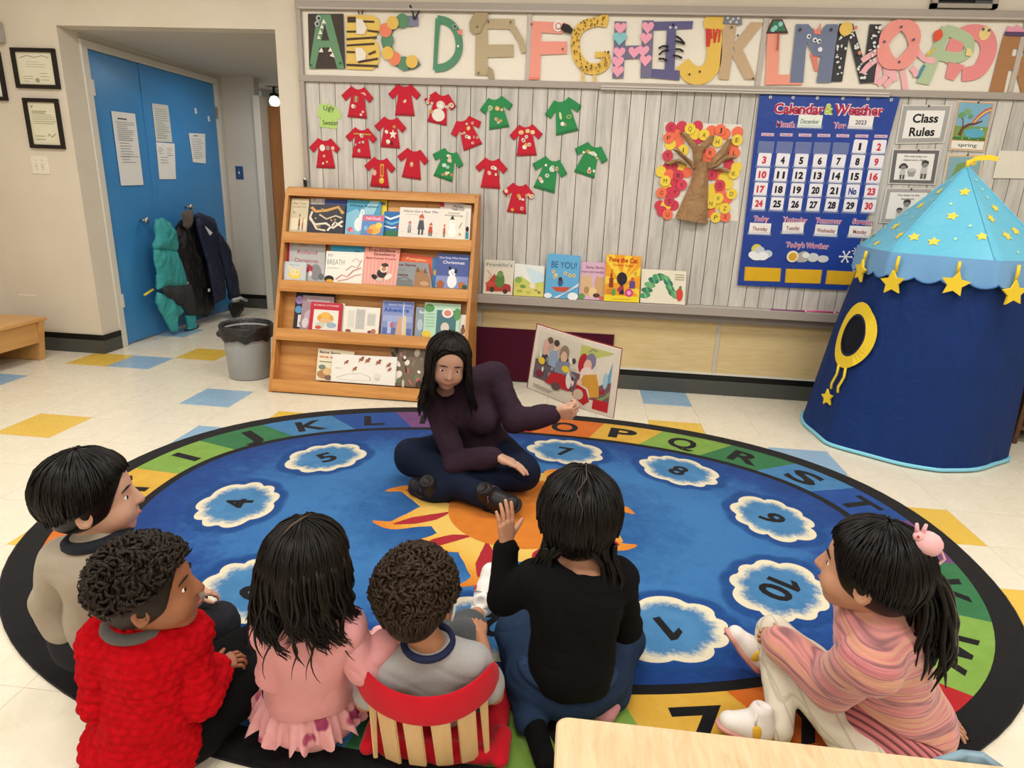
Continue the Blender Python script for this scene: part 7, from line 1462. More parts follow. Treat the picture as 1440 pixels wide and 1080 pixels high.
# ---- girl in pink, long dark hair
H2 = Head((-0.5296,1.159,0.505), (.15, 1, -.05), 1.03)
J = dict(neck=(-0.5256,1.128,0.4), chest=(-0.5308,1.131,0.33), waist=(-0.5577,1.169,0.19), pelvis=(-0.5764,1.209,0.1), shL=(-0.5898,1.106,0.37), shR=(-0.4519,1.146,0.37),
         elL=(-0.6078,1.126,0.25), wrL=(-.58, 1.36, .16), elR=(-0.3993,1.189,0.3), wrR=(-0.3652,1.15,0.345), hipL=(-.62, 1.24, .09), hipR=(-.50, 1.24, .09),
         knL=(-.62, 1.42, .09), knR=(-.45, 1.43, .09), anL=(-.52, 1.50, .045), anR=(-.58, 1.52, .045), ftL=(-.46, 1.54, .035), ftR=(-.62, 1.56, .035))
F2 = Fig('child with long dark hair in a pink top, between red sweater and slatted chair', (-.57, 1.2, RZ), SK2, H2, J, (.12, 1, 0), 1.0, (.085, .08, .08), 1.25)
F2.J['elR'] = np.array((-0.4086,1.155,0.27)); F2.J['wrR'] = np.array((-0.37,1.18,0.315))
F2.hands.append(hand(F2.J['wrR'], (.6, .3, .25), (0, .3, -1), (-.3, 1, .3), .52, (.4, .4, .4, .4)))
F2.hands.append(hand(F2.J['wrL'], (.4, .9, -.2), (0, -.2, -1), (1, 0, 0), .55))
o = F2.body(); H2.face(o, HB)
PKF = fabric('#dd9a9c', .92, 25, .08)
S_ = Sdf(); F2.torso(S_, .008); S_.ell(F2.J['pelvis']+A(0, 0, .03), (.104, .09, .075), None, .03)
S_.disp(folds(3, .006, 30, (.5, .5, 1))); cutp(S_, F2.J['pelvis']+A(0, 0, .035), (0, .05, -1)); S_.ell(H2.w((0, -.02, -.14)), (.045, .045, .035), None, .01, True)
pt_ = fmesh('pink_top', S_.mesh(.005), PKF, o)
F2.sleeve(pt_, 'L', .008, PKF, .7, .003, folds(43, .005, 40)); F2.sleeve(pt_, 'R', .010, PKF, .93, .006, folds(44, .006, 40))
t = NT('pink_floral', .85, .15); co = t.coord(); vo = t.add('TexVoronoi'); vo.inputs['Scale'].default_value = 17; t.link(co, vo.inputs['Vector'])
t.col(t.mix(t.ramp(vo.outputs['Distance'], [(.22, (1, 1, 1, 1)), (.3, (0, 0, 0, 1))]), t.ramp(t.noise(co, 30), [(.3, '#d9999c'), (.7, '#e3aaaa')]), t.ramp(t.noise(co, 9), [(.42, '#8a2f5c'), (.6, '#b85a72')]))); t.bump(t.noise(co, 18, 4), .5, .01); FLO = t.m
S_ = Sdf(); S_.ell(F2.J['pelvis']+A(0, .0, -.03), (.115, .1, .07), None, .03); S_.cap(F2.J['hipL'], F2.J['knL'], .066, .058, .03); S_.cap(F2.J['hipR'], F2.J['knR'], .066, .058, .03); S_.disp(folds(4, .006, 60))
sk = fmesh('floral_skirt', S_.mesh(.005), FLO, o)
V, F = [], []; n = 120
for j in range(n):
    a = -2.0+4.0*j/(n-1); w_ = math.sin(j*.95)*.008+math.sin(j*.41)*.007
    for q, (r_, z) in enumerate(((.100, .03), (.118, .004), (.126, -.02), (.131, -.046))): V.append(F2.J['pelvis']+A((r_+w_*q*.5)*math.sin(a)*1.02, -(r_+w_*q*.5)*math.cos(a)*.86, z+.012+.004*math.sin(j*.7)*q))
for j in range(n-1):
    for q in range(3): F.append([j*4+q, (j+1)*4+q, (j+1)*4+q+1, j*4+q+1])
mesh('skirt_ruffle', V, F, FLO, sk, smooth=True)
for q in 'LR': shoe(o, F2.J['an'+q]+A(0, -.01, -.03), F2.J['ft'+q]+un(F2.J['ft'+q]-F2.J['an'+q])*.09+A(0, 0, -.015), (0, 0, 1), .03, c('#d9b3b8'), RUB)
MB().tube([F2.J['wrR']+A(-.03, 0, -.006)], 0.0, PKF) if False else None
def pushp(ct, r):
    ct = np.array(ct, float)
    def fn(p):
        d = p-ct; d2 = d*np.array([1, 1.3, .0]); L = np.hypot(d2[0], d2[1]); 
        if p[2] < ct[2]+.1 and L < r: return p+np.array([d2[0], d2[1], 0])/(L+1e-6)*(r-L)*.8
        return p
    return fn
locks('hair', o, H2, HB2, 520, 8, 1.6, lambda p: .15 if abs(p) < 1.9 else .11, H2.cap_sdf(.010, -.05, 1.0), .0050, 2.0, .013, .10, push=pushp(F2.J['chest'], .085), wav=.007)
rg = np.random.default_rng(77); mb = MB()
for k in range(34):
    ph = rg.uniform(-1.7, 1.7); p = H2.surf(1.62, ph, .022); P = [H2.surf(1.3, ph, .012), p]; r0 = rg.uniform(.006, .016); fr = rg.uniform(7, 12); L = rg.uniform(.13, .2); a0 = rg.uniform(0, 6)
    for q in np.linspace(.08, 1, 18): P.append(pushp(F2.J['chest'], .098)(p+A(.02*math.sin(ph)*q, -.022*math.cos(ph)*q, -L*q))+q*r0*A(math.cos(a0+q*fr), .5*math.sin(a0+q*fr), .7*math.sin(a0+q*fr)))
    mb.tube(P, [.0032]*12+[.003, .003, .0026, .002, .0016, .0012, .0008, .0005], HB2, 5)
mb.build('loose_curls', [q for q in o.children if q.name.startswith('hair')][0])
P = [H2.surf(t_, ph_, .018) for t_, ph_ in ((.25, 2.9), (.1, .2), (.35, -.2), (.62, -.25))]
MB().tube(P, [.001, .003, .003, .001], c('#4a382c', .5), 5).build('hair_parting', o)
# ---- boy in the grey t-shirt on the slatted floor chair
H3 = Head((-0.31,1.22,0.41), (.05, 1, -.05), 1.05)
J = dict(neck=(-0.2769,1.189,0.31), chest=(-0.2767,1.217,0.195), waist=(-.262, 1.26, .13), pelvis=(-.262, 1.32, .085), shL=(-0.3661,1.174,0.25), shR=(-0.1815,1.22,0.25),
         elL=(-0.4212,1.178,0.15), wrL=(-.34, 1.38, .17), elR=(-0.1312,1.232,0.16), wrR=(-.19, 1.42, .17), hipL=(-.32, 1.34, .085), hipR=(-.20, 1.34, .085),
         knL=(-.34, 1.53, .16), knR=(-0.2406,1.429,0.14), anL=(-.37, 1.68, .06), anR=(-0.2256,1.635,0.085), ftL=(-.38, 1.72, .06), ftR=(-0.2249,1.684,0.1))
F3 = Fig('child with curly brown hair in a grey t-shirt on the red slatted seat', (-.26, 1.24, RZ), SK1, H3, J, (.05, 1, 0), .98, (.08, .078, .078), 1.35)
F3.hands.append(hand(F3.J['wrL'], (.2, .9, .1), (.3, -.2, -1), (1, 0, 0), .5, (.4,)*4)); F3.hands.append(hand(F3.J['wrR'], (-.2, .9, .1), (-.3, -.2, -1), (-1, 0, 0), .5, (.4,)*4))
o = F3.body(); H3.face(o, HB4)
GRY = fabric('#a9a7a6', .9, 90, .14)
S_ = Sdf(); F3.torso(S_, .008, sh=.036)
for q in 'LR':
    a, e = F3.J['sh'+q], F3.J['el'+q]; S_.cap(a, a+(e-a)*.72, .040, .044, .015)
S_.ell(F3.J['neck']+A(0, 0, .045), (.056, .054, .046), None, .006, True); S_.disp(folds(6, .005, 36)); cutp(S_, F3.J['pelvis']+A(0, 0, -.02), (0, 0, -1))
ts = fmesh('grey_tshirt', S_.mesh(.005), GRY, o)
P = [F3.J['neck']+A(.053*math.cos(a), .05*math.sin(a), +.012+.008*math.sin(a)) for a in np.linspace(0, 2*PI, 29)]
MB().tube(P, .0085, c('#1c2547', .8), 8, False).build('navy_collar', ts)
CHL = fabric('#4c4e50', .9, 60, .12)
S_ = Sdf(); S_.ell(F3.J['pelvis'], (.1, .095, .07), None, .03); F3.leg(S_, 'L', .010, 1, .45, .006); F3.leg(S_, 'R', .010, 1, .35, .004); S_.disp(folds(7, .003, 50)); fmesh('grey_shorts', S_.mesh(.005), CHL, o)
for q, e in (('R', ((.0, .0), 1)), ('L', ((0, 0), 1))):
    an, f_ = F3.J['an'+q], un(F3.J['an'+q]-F3.J['kn'+q]); up = un(A(0, -.35, 1)); up = un(up-f_*(up@f_)); hl = an+f_*.035-up*.02
    S_ = Sdf(); S_.cap(an-f_*.012, an+f_*.03, .026, .029, .01); fmesh('white_sock', S_.mesh(.004), c('#e4e0da', .85), o)
    so = shoe(o, hl+un(-up)*.012, hl+un(up*.82+A(.12, .5, 0))*.15, -f_, .034, c('#ece9e4', .5), c('#d9d5cd', .6), accent=(c('#c0392b', .5), .45), lace=c('#b8b4ae'))
curls(H3, o, HB4, 760, 4, .016, 2.5, 1.8, .009, cap=H3.cap_sdf(.009, -.035, 1.05), tube=.0036)
locks('hair', [q for q in o.children if q.name.startswith('hair')][0], H3, HB4, 420, 90, 2.55, lambda p: .0, None, .0042)
t = NT('black_mask_strap', .8); t.col('#dfe3e4'); MB().tube([H3.w((.083, -.002, .02)), H3.w((.086, -.02, -.01)), H3.w((.08, -.012, -.035))], .0035, t.m, 6).build('ear_loop', o)
# slatted floor chair
RDC = fabric('#c21325', .9, 30, .12); MPL = wood('#d9b27c', '#e6c592', 'Z', .5)
fc = thing('floor_chair', 'red canvas floor chair with six pale wooden back slats', 'chair', (-.26, 1.2, RZ))
sl = (((-0.4055,1.143,0.21), (-0.3814,1.123,0.21), (-0.3834,1.129,0.035), (-0.3925,1.131,0.035)), ((-0.3763,1.109,0.21), (-0.3292,1.094,0.205), (-0.3256,1.126,0.03), (-0.3663,1.138,0.03)), ((-0.3111,1.085,0.205), (-0.2676,1.083,0.205), (-0.2662,1.129,0.03), (-0.3073,1.129,0.03)),
      ((-0.2498,1.086,0.205), (-0.2082,1.099,0.205), (-0.2061,1.143,0.03), (-0.2444,1.134,0.03)), ((-0.1957,1.115,0.205), (-0.1598,1.143,0.205), (-0.1515,1.167,0.03), (-0.188,1.148,0.03)), ((-0.153,1.159,0.21), (-0.1373,1.183,0.21), (-0.1267,1.177,0.035), (-0.1353,1.168,0.035)))
for q in sl:
    q = [np.array(p) for p in q]; up = un((q[0]+q[1])/2-(q[2]+q[3])/2); q[0] += up*.03; q[1] += up*.03
    n = un(np.cross(q[1]-q[0], q[3]-q[0])); n = n if n[1] < 0 else -n
    bm = bmesh.new(); vs = [bm.verts.new(p) for p in q]+[bm.verts.new(p-n*.007) for p in q]
    for f_ in ((0, 1, 2, 3), (7, 6, 5, 4), (0, 4, 5, 1), (1, 5, 6, 2), (2, 6, 7, 3), (3, 7, 4, 0)): bm.faces.new([vs[i] for i in f_])
    bmesh.ops.recalc_face_normals(bm, faces=bm.faces[:]); bmesh.ops.bevel(bm, geom=bm.edges[:], offset=.0022, segments=2, affect='EDGES'); MB().bm(bm, MPL).build('back_slat', fc)
bp = [np.array(p) for p in ((-0.4193,1.168,0.215), (-0.4018,1.139,0.21), (-0.3762,1.119,0.205), (-0.3328,1.1,0.2), (-0.2887,1.093,0.198), (-0.2506,1.096,0.197), (-0.2129,1.108,0.198), (-0.1801,1.133,0.2), (-0.1521,1.165,0.205), (-0.1385,1.191,0.21), (-0.138,1.221,0.215))]
hts = [.04, .088, .08, .074, .072, .074, .074, .076, .082, .088, .04]
V, F = [], []; ctr = A(-.26, 1.25, 0)
for i, p in enumerate(bp):
    o_ = un((p-ctr)*[1, 1, 0]); b0 = p+o_*.012
    for r_, z in ((0, -.004), (.008, -.002), (.009, hts[i]*.5), (.005, hts[i]), (-.004, hts[i]), (-.006, hts[i]*.5), (-.005, 0)): V.append(b0+o_*r_+A(0, 0, z))
k = 7
for i in range(len(bp)-1):
    for j in range(k): F.append([i*k+j, i*k+(j+1) % k, (i+1)*k+(j+1) % k, (i+1)*k+j])
F += [list(range(k)), list(range((len(bp)-1)*k, len(bp)*k))[::-1]]
o = mesh('top_band', V, F, RDC, fc, smooth=True); o.modifiers.new('s', 'SUBSURF').levels = 1; o.modifiers['s'].render_levels = 2
S_ = Sdf(); S_.cap((-.37, 1.17, RZ+.018), (-.14, 1.18, RZ+.018), .022, .022, .01); S_.cap((-.41, 1.22, RZ+.03), (-.41, 1.155, RZ+.03), .02, .02, .015); S_.cap((-.105, 1.23, RZ+.03), (-.105, 1.165, RZ+.03), .02, .02, .015)
S_.ell((-.26, 1.32, RZ+.014), (.165, .17, .022), None, .02); S_.disp(folds(9, .004, 60)); fmesh('seat_cloth', S_.mesh(.0055), RDC, fc)
# ---- child in the red knit sweater
H4 = Head((-0.8084,1.046,0.495), (.93, .36, .12), 1.0)
J = dict(neck=(-0.8536,1.053,0.4), chest=(-0.8483,1.05,0.32), waist=(-0.8741,1.058,0.17), pelvis=(-0.889,1.069,0.075), shL=(-0.9251,1.044,0.36), shR=(-0.7801,1.082,0.36),
         elL=(-0.9453,1.025,0.22), wrL=(-.83, 1.22, .14), elR=(-0.7564,1.074,0.21), wrR=(-0.7773,1.165,0.2), hipL=(-.93, 1.13, .08), hipR=(-.82, 1.12, .08),
         knL=(-.76, 1.36, .12), knR=(-0.7426,1.231,0.1), anL=(-.76, 1.58, .05), anR=(-.70, 1.46, .05), ftL=(-.74, 1.62, .05), ftR=(-.68, 1.5, .05))
F4 = Fig('child in a bumpy red knit sweater and black trousers at the left front', (-.88, 1.1, RZ), SK4, H4, J, (.3, .95, 0), 1.03, (.1, .09, .082), 1.22)
F4.hands.append(hand(F4.J['wrR'], (.6, .7, .1), (-.2, .2, -1), (-.6, .6, .2), .55, (.5,)*4)); F4.hands.append(hand(F4.J['wrL'], (.5, .8, -.1), (0, 0, -1), (1, -.4, 0), .55, (.4,)*4))
o = F4.body(); H4.face(o, HB3)
t = NT('red_popcorn_knit', .95, .1); co = t.coord(); t.col(t.ramp(t.noise(co, 60, 3), [(.3, '#a5040f'), (.7, '#c20a18')])); t.bump(t.noise(co, 350, 2), .5, .002); t.b.inputs['Sheen Weight'].default_value = .3; t.b.inputs['Sheen Weight'].default_value = 0; REDK = t.m
def knit(P):
    Q = P*92; z = Q[:, 2]*1.0; r_ = np.floor(z/1.75); a = np.arctan2(P[:, 0]+.87, -(P[:, 1]-1.14))*6.4+(r_ % 2)*.5
    return .0062*(np.abs(np.sin(a*PI))*np.abs(np.sin(z/1.75*PI)))**.6-.0035
S_ = Sdf(); F4.torso(S_, .010, sh=.045); S_.ell(F4.J['pelvis']+A(0, 0, .01), (.135, .12, .09), None, .03)
S_.disp(folds(11, .004, 35)); S_.disp(knit); S_.ell(F4.J['neck']+A(0, .01, .035), (.06, .058, .042), None, .008, True); cutp(S_, F4.J['pelvis']+A(0, 0, -.055), (0, 0, -1))
rs_ = fmesh('red_knit_sweater', S_.mesh(.0042), REDK, o)
for q in 'LR': F4.sleeve(rs_, q, .016, REDK, .92, .005, folds(41, .005, 40), .0042, knit)
P = [F4.J['neck']+A(.06*math.cos(a), .058*math.sin(a), .008) for a in np.linspace(0, 2*PI, 29)]
MB().tube(P, .012, fabric('#5d5a58', .9, 60, .1), 8, False).build('grey_collar', rs_)
S_ = Sdf(); S_.ell(F4.J['pelvis']+A(.02, .03, -.01), (.12, .1, .07), None, .03); F4.leg(S_, 'L', .016); F4.leg(S_, 'R', .018); S_.disp(folds(12, .004, 45)); fmesh('black_trousers', S_.mesh(.0055), BLK, o)
for q in 'LR': shoe(o, F4.J['an'+q]-un(F4.J['ft'+q]-F4.J['an'+q])*.02+A(0, 0, -.035), F4.J['ft'+q]+un(F4.J['ft'+q]-F4.J['an'+q])*.085+A(0, 0, -.03), (0, 0, 1), .033, c('#2a2a2e'), RUB)
curls(H4, o, HB3, 560, 9, .013, 2.2, 2.0, .011, cap=H4.cap_sdf(.010, -.03, 1.0), tube=.0036)
locks('hair', o.children[0] if False else [q for q in o.children if q.name.startswith('hair')][0], H4, HB3, 160, 91, 2.35, lambda p: .0, None, .005)
# ---- child in the stone grey hooded top
H5 = Head((-1.064,1.233,0.58), (.88, .47, .05), 1.06)
J = dict(neck=(-1.093,1.226,0.475), chest=(-1.104,1.21,0.395), waist=(-1.165,1.26,0.24), pelvis=(-1.208,1.299,0.15), shL=(-1.178,1.218,0.42), shR=(-1.055,1.23,0.42),
         elL=(-1.254,1.245,0.29), wrL=(-1.23,1.242,0.2), elR=(-1.105,1.24,0.29), wrR=(-1.02, 1.42, .2), hipL=(-1.22, 1.34, .15), hipR=(-1.11, 1.31, .15),
         knL=(-1.12, 1.54, .075), knR=(-.98, 1.47, .075), anL=(-1.232,1.304,0.05), anR=(-1.08, 1.30, .05), ftL=(-1.181,1.258,0.04), ftR=(-1.08, 1.24, .04))
J = {a: np.array(b)+A(.03, 0, 0) for a, b in J.items()}
F5 = Fig('child in a stone grey top with dark collar, kneeling at the far left', (-1.17, 1.34, RZ), SK3, H5, J, (.5, .85, 0), 1.06, (.07, .064, .068), 1.25)
F5.hands.append(hand(F5.J['wrL'], (.3, .5, -.8), (.8, .3, .3), (.2, .8, .3), .55, (.5,)*4)); F5.hands.append(hand(F5.J['wrR'], (.5, .8, -.2), (0, 0, -1), (1, -.4, 0), .55, (.4,)*4))
o = F5.body(); H5.face(o, HB)
STN = fabric('#a39786', .95, 70, .1)
S_ = Sdf(); F5.torso(S_, .010, sh=.045); S_.cap(F5.J['waist'], F5.J['pelvis']+A(0, 0, -.02), .076, .088, .02, False, (F5.fwd, 1.2)); S_.disp(folds(14, .0075, 28, (1, 1, .5)))
S_.ell(H5.w((0, -.01, -.145)), (.054, .054, .04), None, .01, True); cutp(S_, F5.J['pelvis']+A(0, 0, -.06), (0, 0, -1)); hs = fmesh('stone_hooded_top', S_.mesh(.005), STN, o)
for q in 'LR': F5.sleeve(hs, q, .018, STN, .92, .006, folds(42, .007, 38))
P = [F5.J['neck']+A(.062*math.cos(a), .06*math.sin(a), .012+.01*math.cos(a)) for a in np.linspace(0, 2*PI, 29)]
MB().tube(P, .014, c('#1a1f28', .85), 8, False).build('dark_collar', hs)
S_ = Sdf(); S_.cap(F5.J['wrL']+(F5.J['elL']-F5.J['wrL'])*.12, F5.J['wrL']-(F5.J['elL']-F5.J['wrL'])*.1, .029, .028, .01); fmesh('dark_cuff', S_.mesh(.004), BLK, hs)
S_ = Sdf(); S_.ell(F5.J['pelvis'], (.11, .1, .085), None, .03); F5.leg(S_, 'L', .012); F5.leg(S_, 'R', .012); S_.disp(folds(15, .003, 50)); fmesh('dark_trousers', S_.mesh(.0055), fabric('#26262b', .9, 50, .2), o)
for q in 'LR':
    d_ = un(F5.J['ft'+q]-F5.J['an'+q]); shoe(o, F5.J['an'+q]+A(0, .02, .01), F5.J['ft'+q]+d_*.07, (0, .35, 1) if False else (-.3, -.6, .6), .03, c('#ddd8cb', .6), c('#e9e4d6', .6))
locks('hair', o, H5, HB, 680, 12, 2.3, lambda p: .01, H5.cap_sdf(.010, -.03, .96), .0055, 2.35, .0, 0)
# ---- girl in the striped pink cardigan
H6 = Head((0.6612,1.294,0.535), (-.82, .52, .02), 1.1)
J = dict(neck=(0.7017,1.296,0.42), chest=(0.7297,1.301,0.35), waist=(0.8024,1.349,0.18), pelvis=(0.8123,1.346,0.09), shL=(0.6793,1.268,0.37), shR=(0.6693,1.288,0.4),
         elL=(0.6454,1.311,0.22), wrL=(0.5722,1.446,0.215), elR=(.86, 1.50, .22), wrR=(0.9829,1.457,0.05), hipL=(.73, 1.27, .085), hipR=(.76, 1.40, .085),
         knL=(0.5917,1.467,0.15), knR=(.60, 1.58, .15), anL=(0.5603,1.334,0.055), anR=(0.5771,1.564,0.075), ftL=(0.5102,1.315,0.055), ftR=(0.5403,1.59,0.08))
J['shR'] = (.72, 1.42, .40); J['shL'] = (.66, 1.20, .375)
F6 = Fig('child in a striped pink cardigan and cream plaid leggings at the right', (.75, 1.33, RZ), SK2, H6, J, (-.93, .3, 0), 1.08, (.1, .092, .088), 1.2)
F6.sd = A(0, 1, 0)
F6.hands.append(hand(F6.J['wrR'], (.75, -.35, -.25), (0, 0, -1), (-.3, -1, 0), .56, (.25,)*4, spread=.3)); F6.hands.append(hand(F6.J['wrL'], (-.6, .5, .1), (.2, .5, -1), (.3, .8, .5), .52, (.8,)*4))
o = F6.body(); H6.face(o, HB)
t = NT('striped_cardigan_knit', .95, .1); co = t.coord('Object', (2.2, 2.2, 46), (.18, .30, 0)); n1 = t.noise(co, 1.0, 2, .5)
st = t.ramp(n1, [(.30, '#b8696f'), (.42, '#d58a8a'), (.48, '#8d6064'), (.53, '#d88f88'), (.6, '#cf9b7c'), (.66, '#c9747c'), (.74, '#c9a695'), (.8, '#a06a66')])
t.col(st); t.bump(t.noise(co, 5, 2), .5, .004); t.b.inputs['Sheen Weight'].default_value = .3; CAR = t.m
HN = un((-.45, -.25, -1)); HP = F6.J['pelvis']+A(-.08, -.04, .085)
S_ = Sdf(); F6.torso(S_, .012, sh=.048); S_.ell(F6.J['pelvis']+A(.0, .0, .03), (.14, .125, .1), None, .04); S_.disp(folds(17, .007, 26)); S_.ell(H6.w((0, -.02, -.15)), (.045, .045, .035), None, .01, True)
cutp(S_, HP, HN); cg = fmesh('striped_cardigan', S_.mesh(.0048), CAR, o)
F6.sleeve(cg, 'L', .022, CAR, .9, .008, folds(45, .007, 34)); F6.sleeve(cg, 'R', .014, CAR, .9, .004, folds(46, .006, 40))
RIB = NT('ribbed_hem_knit', .95, .1); co = RIB.coord(); wv = RIB.add('TexWave', wave_type='BANDS', bands_direction='DIAGONAL'); wv.inputs['Scale'].default_value = 26; RIB.link(co, wv.inputs['Vector']); RIB.col(RIB.ramp(wv.outputs[0], [(.15, '#7d4a50'), (.5, '#cf7c80')])); RIB.bump(wv.outputs[0], .6, .004); RIB = RIB.m
S_ = Sdf(); S_.chain([F6.J['pelvis']+A(0, 0, -.02), F6.J['waist']], [.112, .112], .03, (F6.fwd, 1.15)); S_.ell(F6.J['pelvis']+A(0, 0, .02), (.148, .136, .1), None, .04); cutp(S_, HP-HN*.002, -HN); cutp(S_, HP+HN*.062, HN); fmesh('ribbed_hem', S_.mesh(.005), RIB, cg)
t = NT('cream_plaid', .9, .15); co = t.coord(); L1 = t.add('TexBrick'); L1.inputs['Scale'].default_value = 1; L1.inputs['Brick Width'].default_value = .045; L1.inputs['Row Height'].default_value = .04; L1.inputs['Mortar Size'].default_value = .0035; L1.offset = 0; L1.inputs['Mortar Smooth'].default_value = .6
L1.inputs['Color1'].default_value = lin('#d8cdb9'); L1.inputs['Color2'].default_value = lin('#dfd5c3'); L1.inputs['Mortar'].default_value = lin('#c6bba7'); mp_ = t.add('Mapping'); mp_.inputs['Rotation'].default_value = (1.2, .3, .2); t.link(co, mp_.inputs[0]); t.link(mp_.outputs[0], L1.inputs['Vector']); t.col(L1.outputs['Color']); t.bump(t.noise(co, 30, 3), .4, .01); PLD = t.m
S_ = Sdf(); S_.ell(F6.J['pelvis']+A(-.03, 0, -.01), (.11, .11, .07), None, .03); F6.leg(S_, 'L', .0, 1, 1, .008); F6.leg(S_, 'R', .0, 1, 1, .003); S_.disp(folds(18, .006, 36)); fmesh('plaid_leggings', S_.mesh(.005), PLD, o)
WS = c('#eee6e0', .5); PS = c('#d99a90', .55); LC_ = c('#f2ece6', .6); YP = (c('#e8b93a', .5), .35)
shoe(o, np.array((0.5434,1.319,0.03)), np.array((0.4113,1.337,0.045)), (.25, .2, 1), .036, WS, PS, accent=YP, lace=LC_)
shoe(o, np.array((0.5729,1.554,0.035)), np.array((0.4728,1.597,0.13)), (.75, .1, .7), .036, WS, PS, accent=YP, lace=LC_)
shoe(o, np.array((0.5454,1.599,0.03))+A(0, .05, 0), np.array((0.4532,1.636,0.11))+A(0, .03, 0), (.75, .2, .7), .034, WS, PS) if False else None
locks('hair', o, H6, HB, 660, 15, 2.3, lambda p: .02, H6.cap_sdf(.010, -.035, .96), .0055, 1.5, .004, 0)
pb = H6.w((.0, -.085, .045)); mb = MB(); rg = np.random.default_rng(21)
for k in range(60):
    d0 = rg.normal(size=3)*np.array([.016, .016, .012]); L = rg.uniform(.75, 1.1); sw = rg.uniform(-.02, .02); cu = rg.uniform(.0, .022)
    P = [H6.w((d0[0]*2, -.06, .045+d0[2])), pb+d0*.5]
    for q in np.linspace(.12, 1, 9): P.append(pb+d0*(1+.5*q)+A(.055*math.sin(q*2.0)+sw*q, .0, .02*math.sin(q*PI)-.25*L*q)+cu*q*q*A(math.cos(q*8+k), math.sin(q*8+k), 0))
    mb.tube(P, [.005, .006]+[.0065]*6+[.005, .0035, .0012], HB, 5)
pony = mb.build('ponytail', o); pony['label'] = 'long wavy side ponytail'
ringtube(pb+A(.005, 0, .004), (1, 0, .3), .017, .007, c('#4a6a58', .6), 'hair_tie', pony)
bq = pb+A(-.005, -.0, .055); mb = MB(); PF = fabric('#eab3b6', .95, 80, .1)
mb.ball(bq, (.03, .027, .026), PF, 14); mb.ball(bq+A(-.02, -.004, .016), (.012, .011, .011), PF, 10)
for sx in (-1, 1): mb.tube([bq+A(-.018+sx*.005, 0, .02), bq+A(-.02+sx*.009, -.002, .044)], [.005, .003], PF, 6)
for sx in (-.012, .008): mb.tube([bq+A(sx, -.008, -.02), bq+A(sx+.004, -.008, -.045)], .003, PF, 6)
mb.tube([bq+A(.028, 0, -.01), bq+A(.04, -.002, -.03), bq+A(.03, -.004, -.042), bq+A(.015, -.004, -.04)], .003, PF, 6); mb.ball(bq+A(-.026, -.012, .02), .003, c('#c0392b'), 6); mb.build('plush_hair_clip', pony)
# ---- the reader
H7 = Head((-0.5006,2.5,0.6035), (.28, -.9, -.28), 1.06, (.12, 0, 1))
J = dict(neck=(-0.4708,2.6,0.4883), chest=(-0.4356,2.66,0.352), waist=(-0.4174,2.73,0.157), pelvis=(-.42, 2.74, .12), shL=(-0.5856,2.62,0.4196), shR=(-0.3358,2.68,0.5062),
         elL=(-0.4603,2.47,0.1785), wrL=(-0.2889,2.46,0.223), elR=(-0.2216,2.6,0.3339), wrR=(-0.0602,2.62,0.3714), hipL=(-.52, 2.74, .12), hipR=(-.30, 2.72, .12),
         knL=(-0.6683,2.568,0.135), knR=(-0.1901,2.554,0.125), anL=(-0.2965,2.398,0.065), anR=(-0.5533,2.44,0.06), ftL=(-0.2012,2.394,0.05), ftR=(-0.6047,2.437,0.05))
F7 = Fig('adult with long dark hair in a plum top, cross-legged reading to the children', (-.42, 2.66, RZ), SK3, H7, J, (.1, -1, -.1), 1.42, (.095, .085, .092), 1.3, h=.006)
F7.hands.append(hand(F7.J['wrL']+A(.005, 0, .005), (.95, -.1, -.32), (-.25, -.15, -1), (-.1, .9, -.1) if False else (.1, -.95, .1), .86, (.1, .12, .12, .14), (.3, .9, -.05), .2, .1))
F7.hands.append(hand(F7.J['wrR'], (.95, -.1, .15), (0, -.3, .9) if False else (-.1, .9, .35), (.1, -.5, .9), .86, (.75, .8, .85, .85), (.2, .8, .3), .3, .05))
o = F7.body(False); H7.face(o, HB2)
PLM = fabric('#33232f', .92, 160, .28)
S_ = Sdf(); F7.torso(S_, .010, sh=.034); F7.arm(S_, 'R', .010, 1, .3)
for sx in (-.065, .065): S_.ell(F7.J['chest']+A(sx, -.075, -.02), (.06, .05, .06), None, .03)
S_.ell(F7.J['pelvis']+A(0, 0, .05), (.165, .13, .1), None, .04); S_.disp(folds(20, .008, 24, (1, 1, .7))); S_.ell(H7.w((0, .0, -.14)), (.055, .06, .05), None, .01, True); pl = fmesh('plum_top', S_.mesh(.006), PLM, o)
for q in 'LR': F7.sleeve(pl, q, .010, PLM, .93, .004, folds(47, .007, 34), .006)
NV = fabric('#141c30', .85, 60, .25)
S_ = Sdf(); S_.ell(F7.J['pelvis']+A(0, .0, -.0), (.175, .14, .10), None, .04)
for q in 'LR': F7.leg(S_, q, .012, 1, 1, .008)
S_.cap(F7.J['hipL'], F7.J['knL'], .095, .078, .03); S_.cap(F7.J['hipR'], F7.J['knR'], .095, .08, .03); S_.disp(folds(21, .009, 22)); fmesh('navy_trousers', S_.mesh(.006), NV, o)
BS = c('#1d1a1b', .45); LS = c('#6a4a58', .6)
shoe(o, (-0.3343,2.418,0.035), (-0.1642,2.338,0.06), (.0, -.5, .8), .046, BS, c('#141314', .6), lace=LS)
shoe(o, (-0.5052,2.429,0.03), (-0.659,2.493,0.045), (-.1, -.5, .8), .046, BS, c('#141314', .6), lace=LS)
def pushc(p):
    return p
locks('hair', o, H7, HB2, 560, 25, 1.6, lambda p: .27 if abs(p) < 2.4 else .24, H7.cap_sdf(.010, -.04, 1.2), .006, 2.3, .012, .08, push=pushp(F7.J['chest'], .1), wav=.006, front=.86)
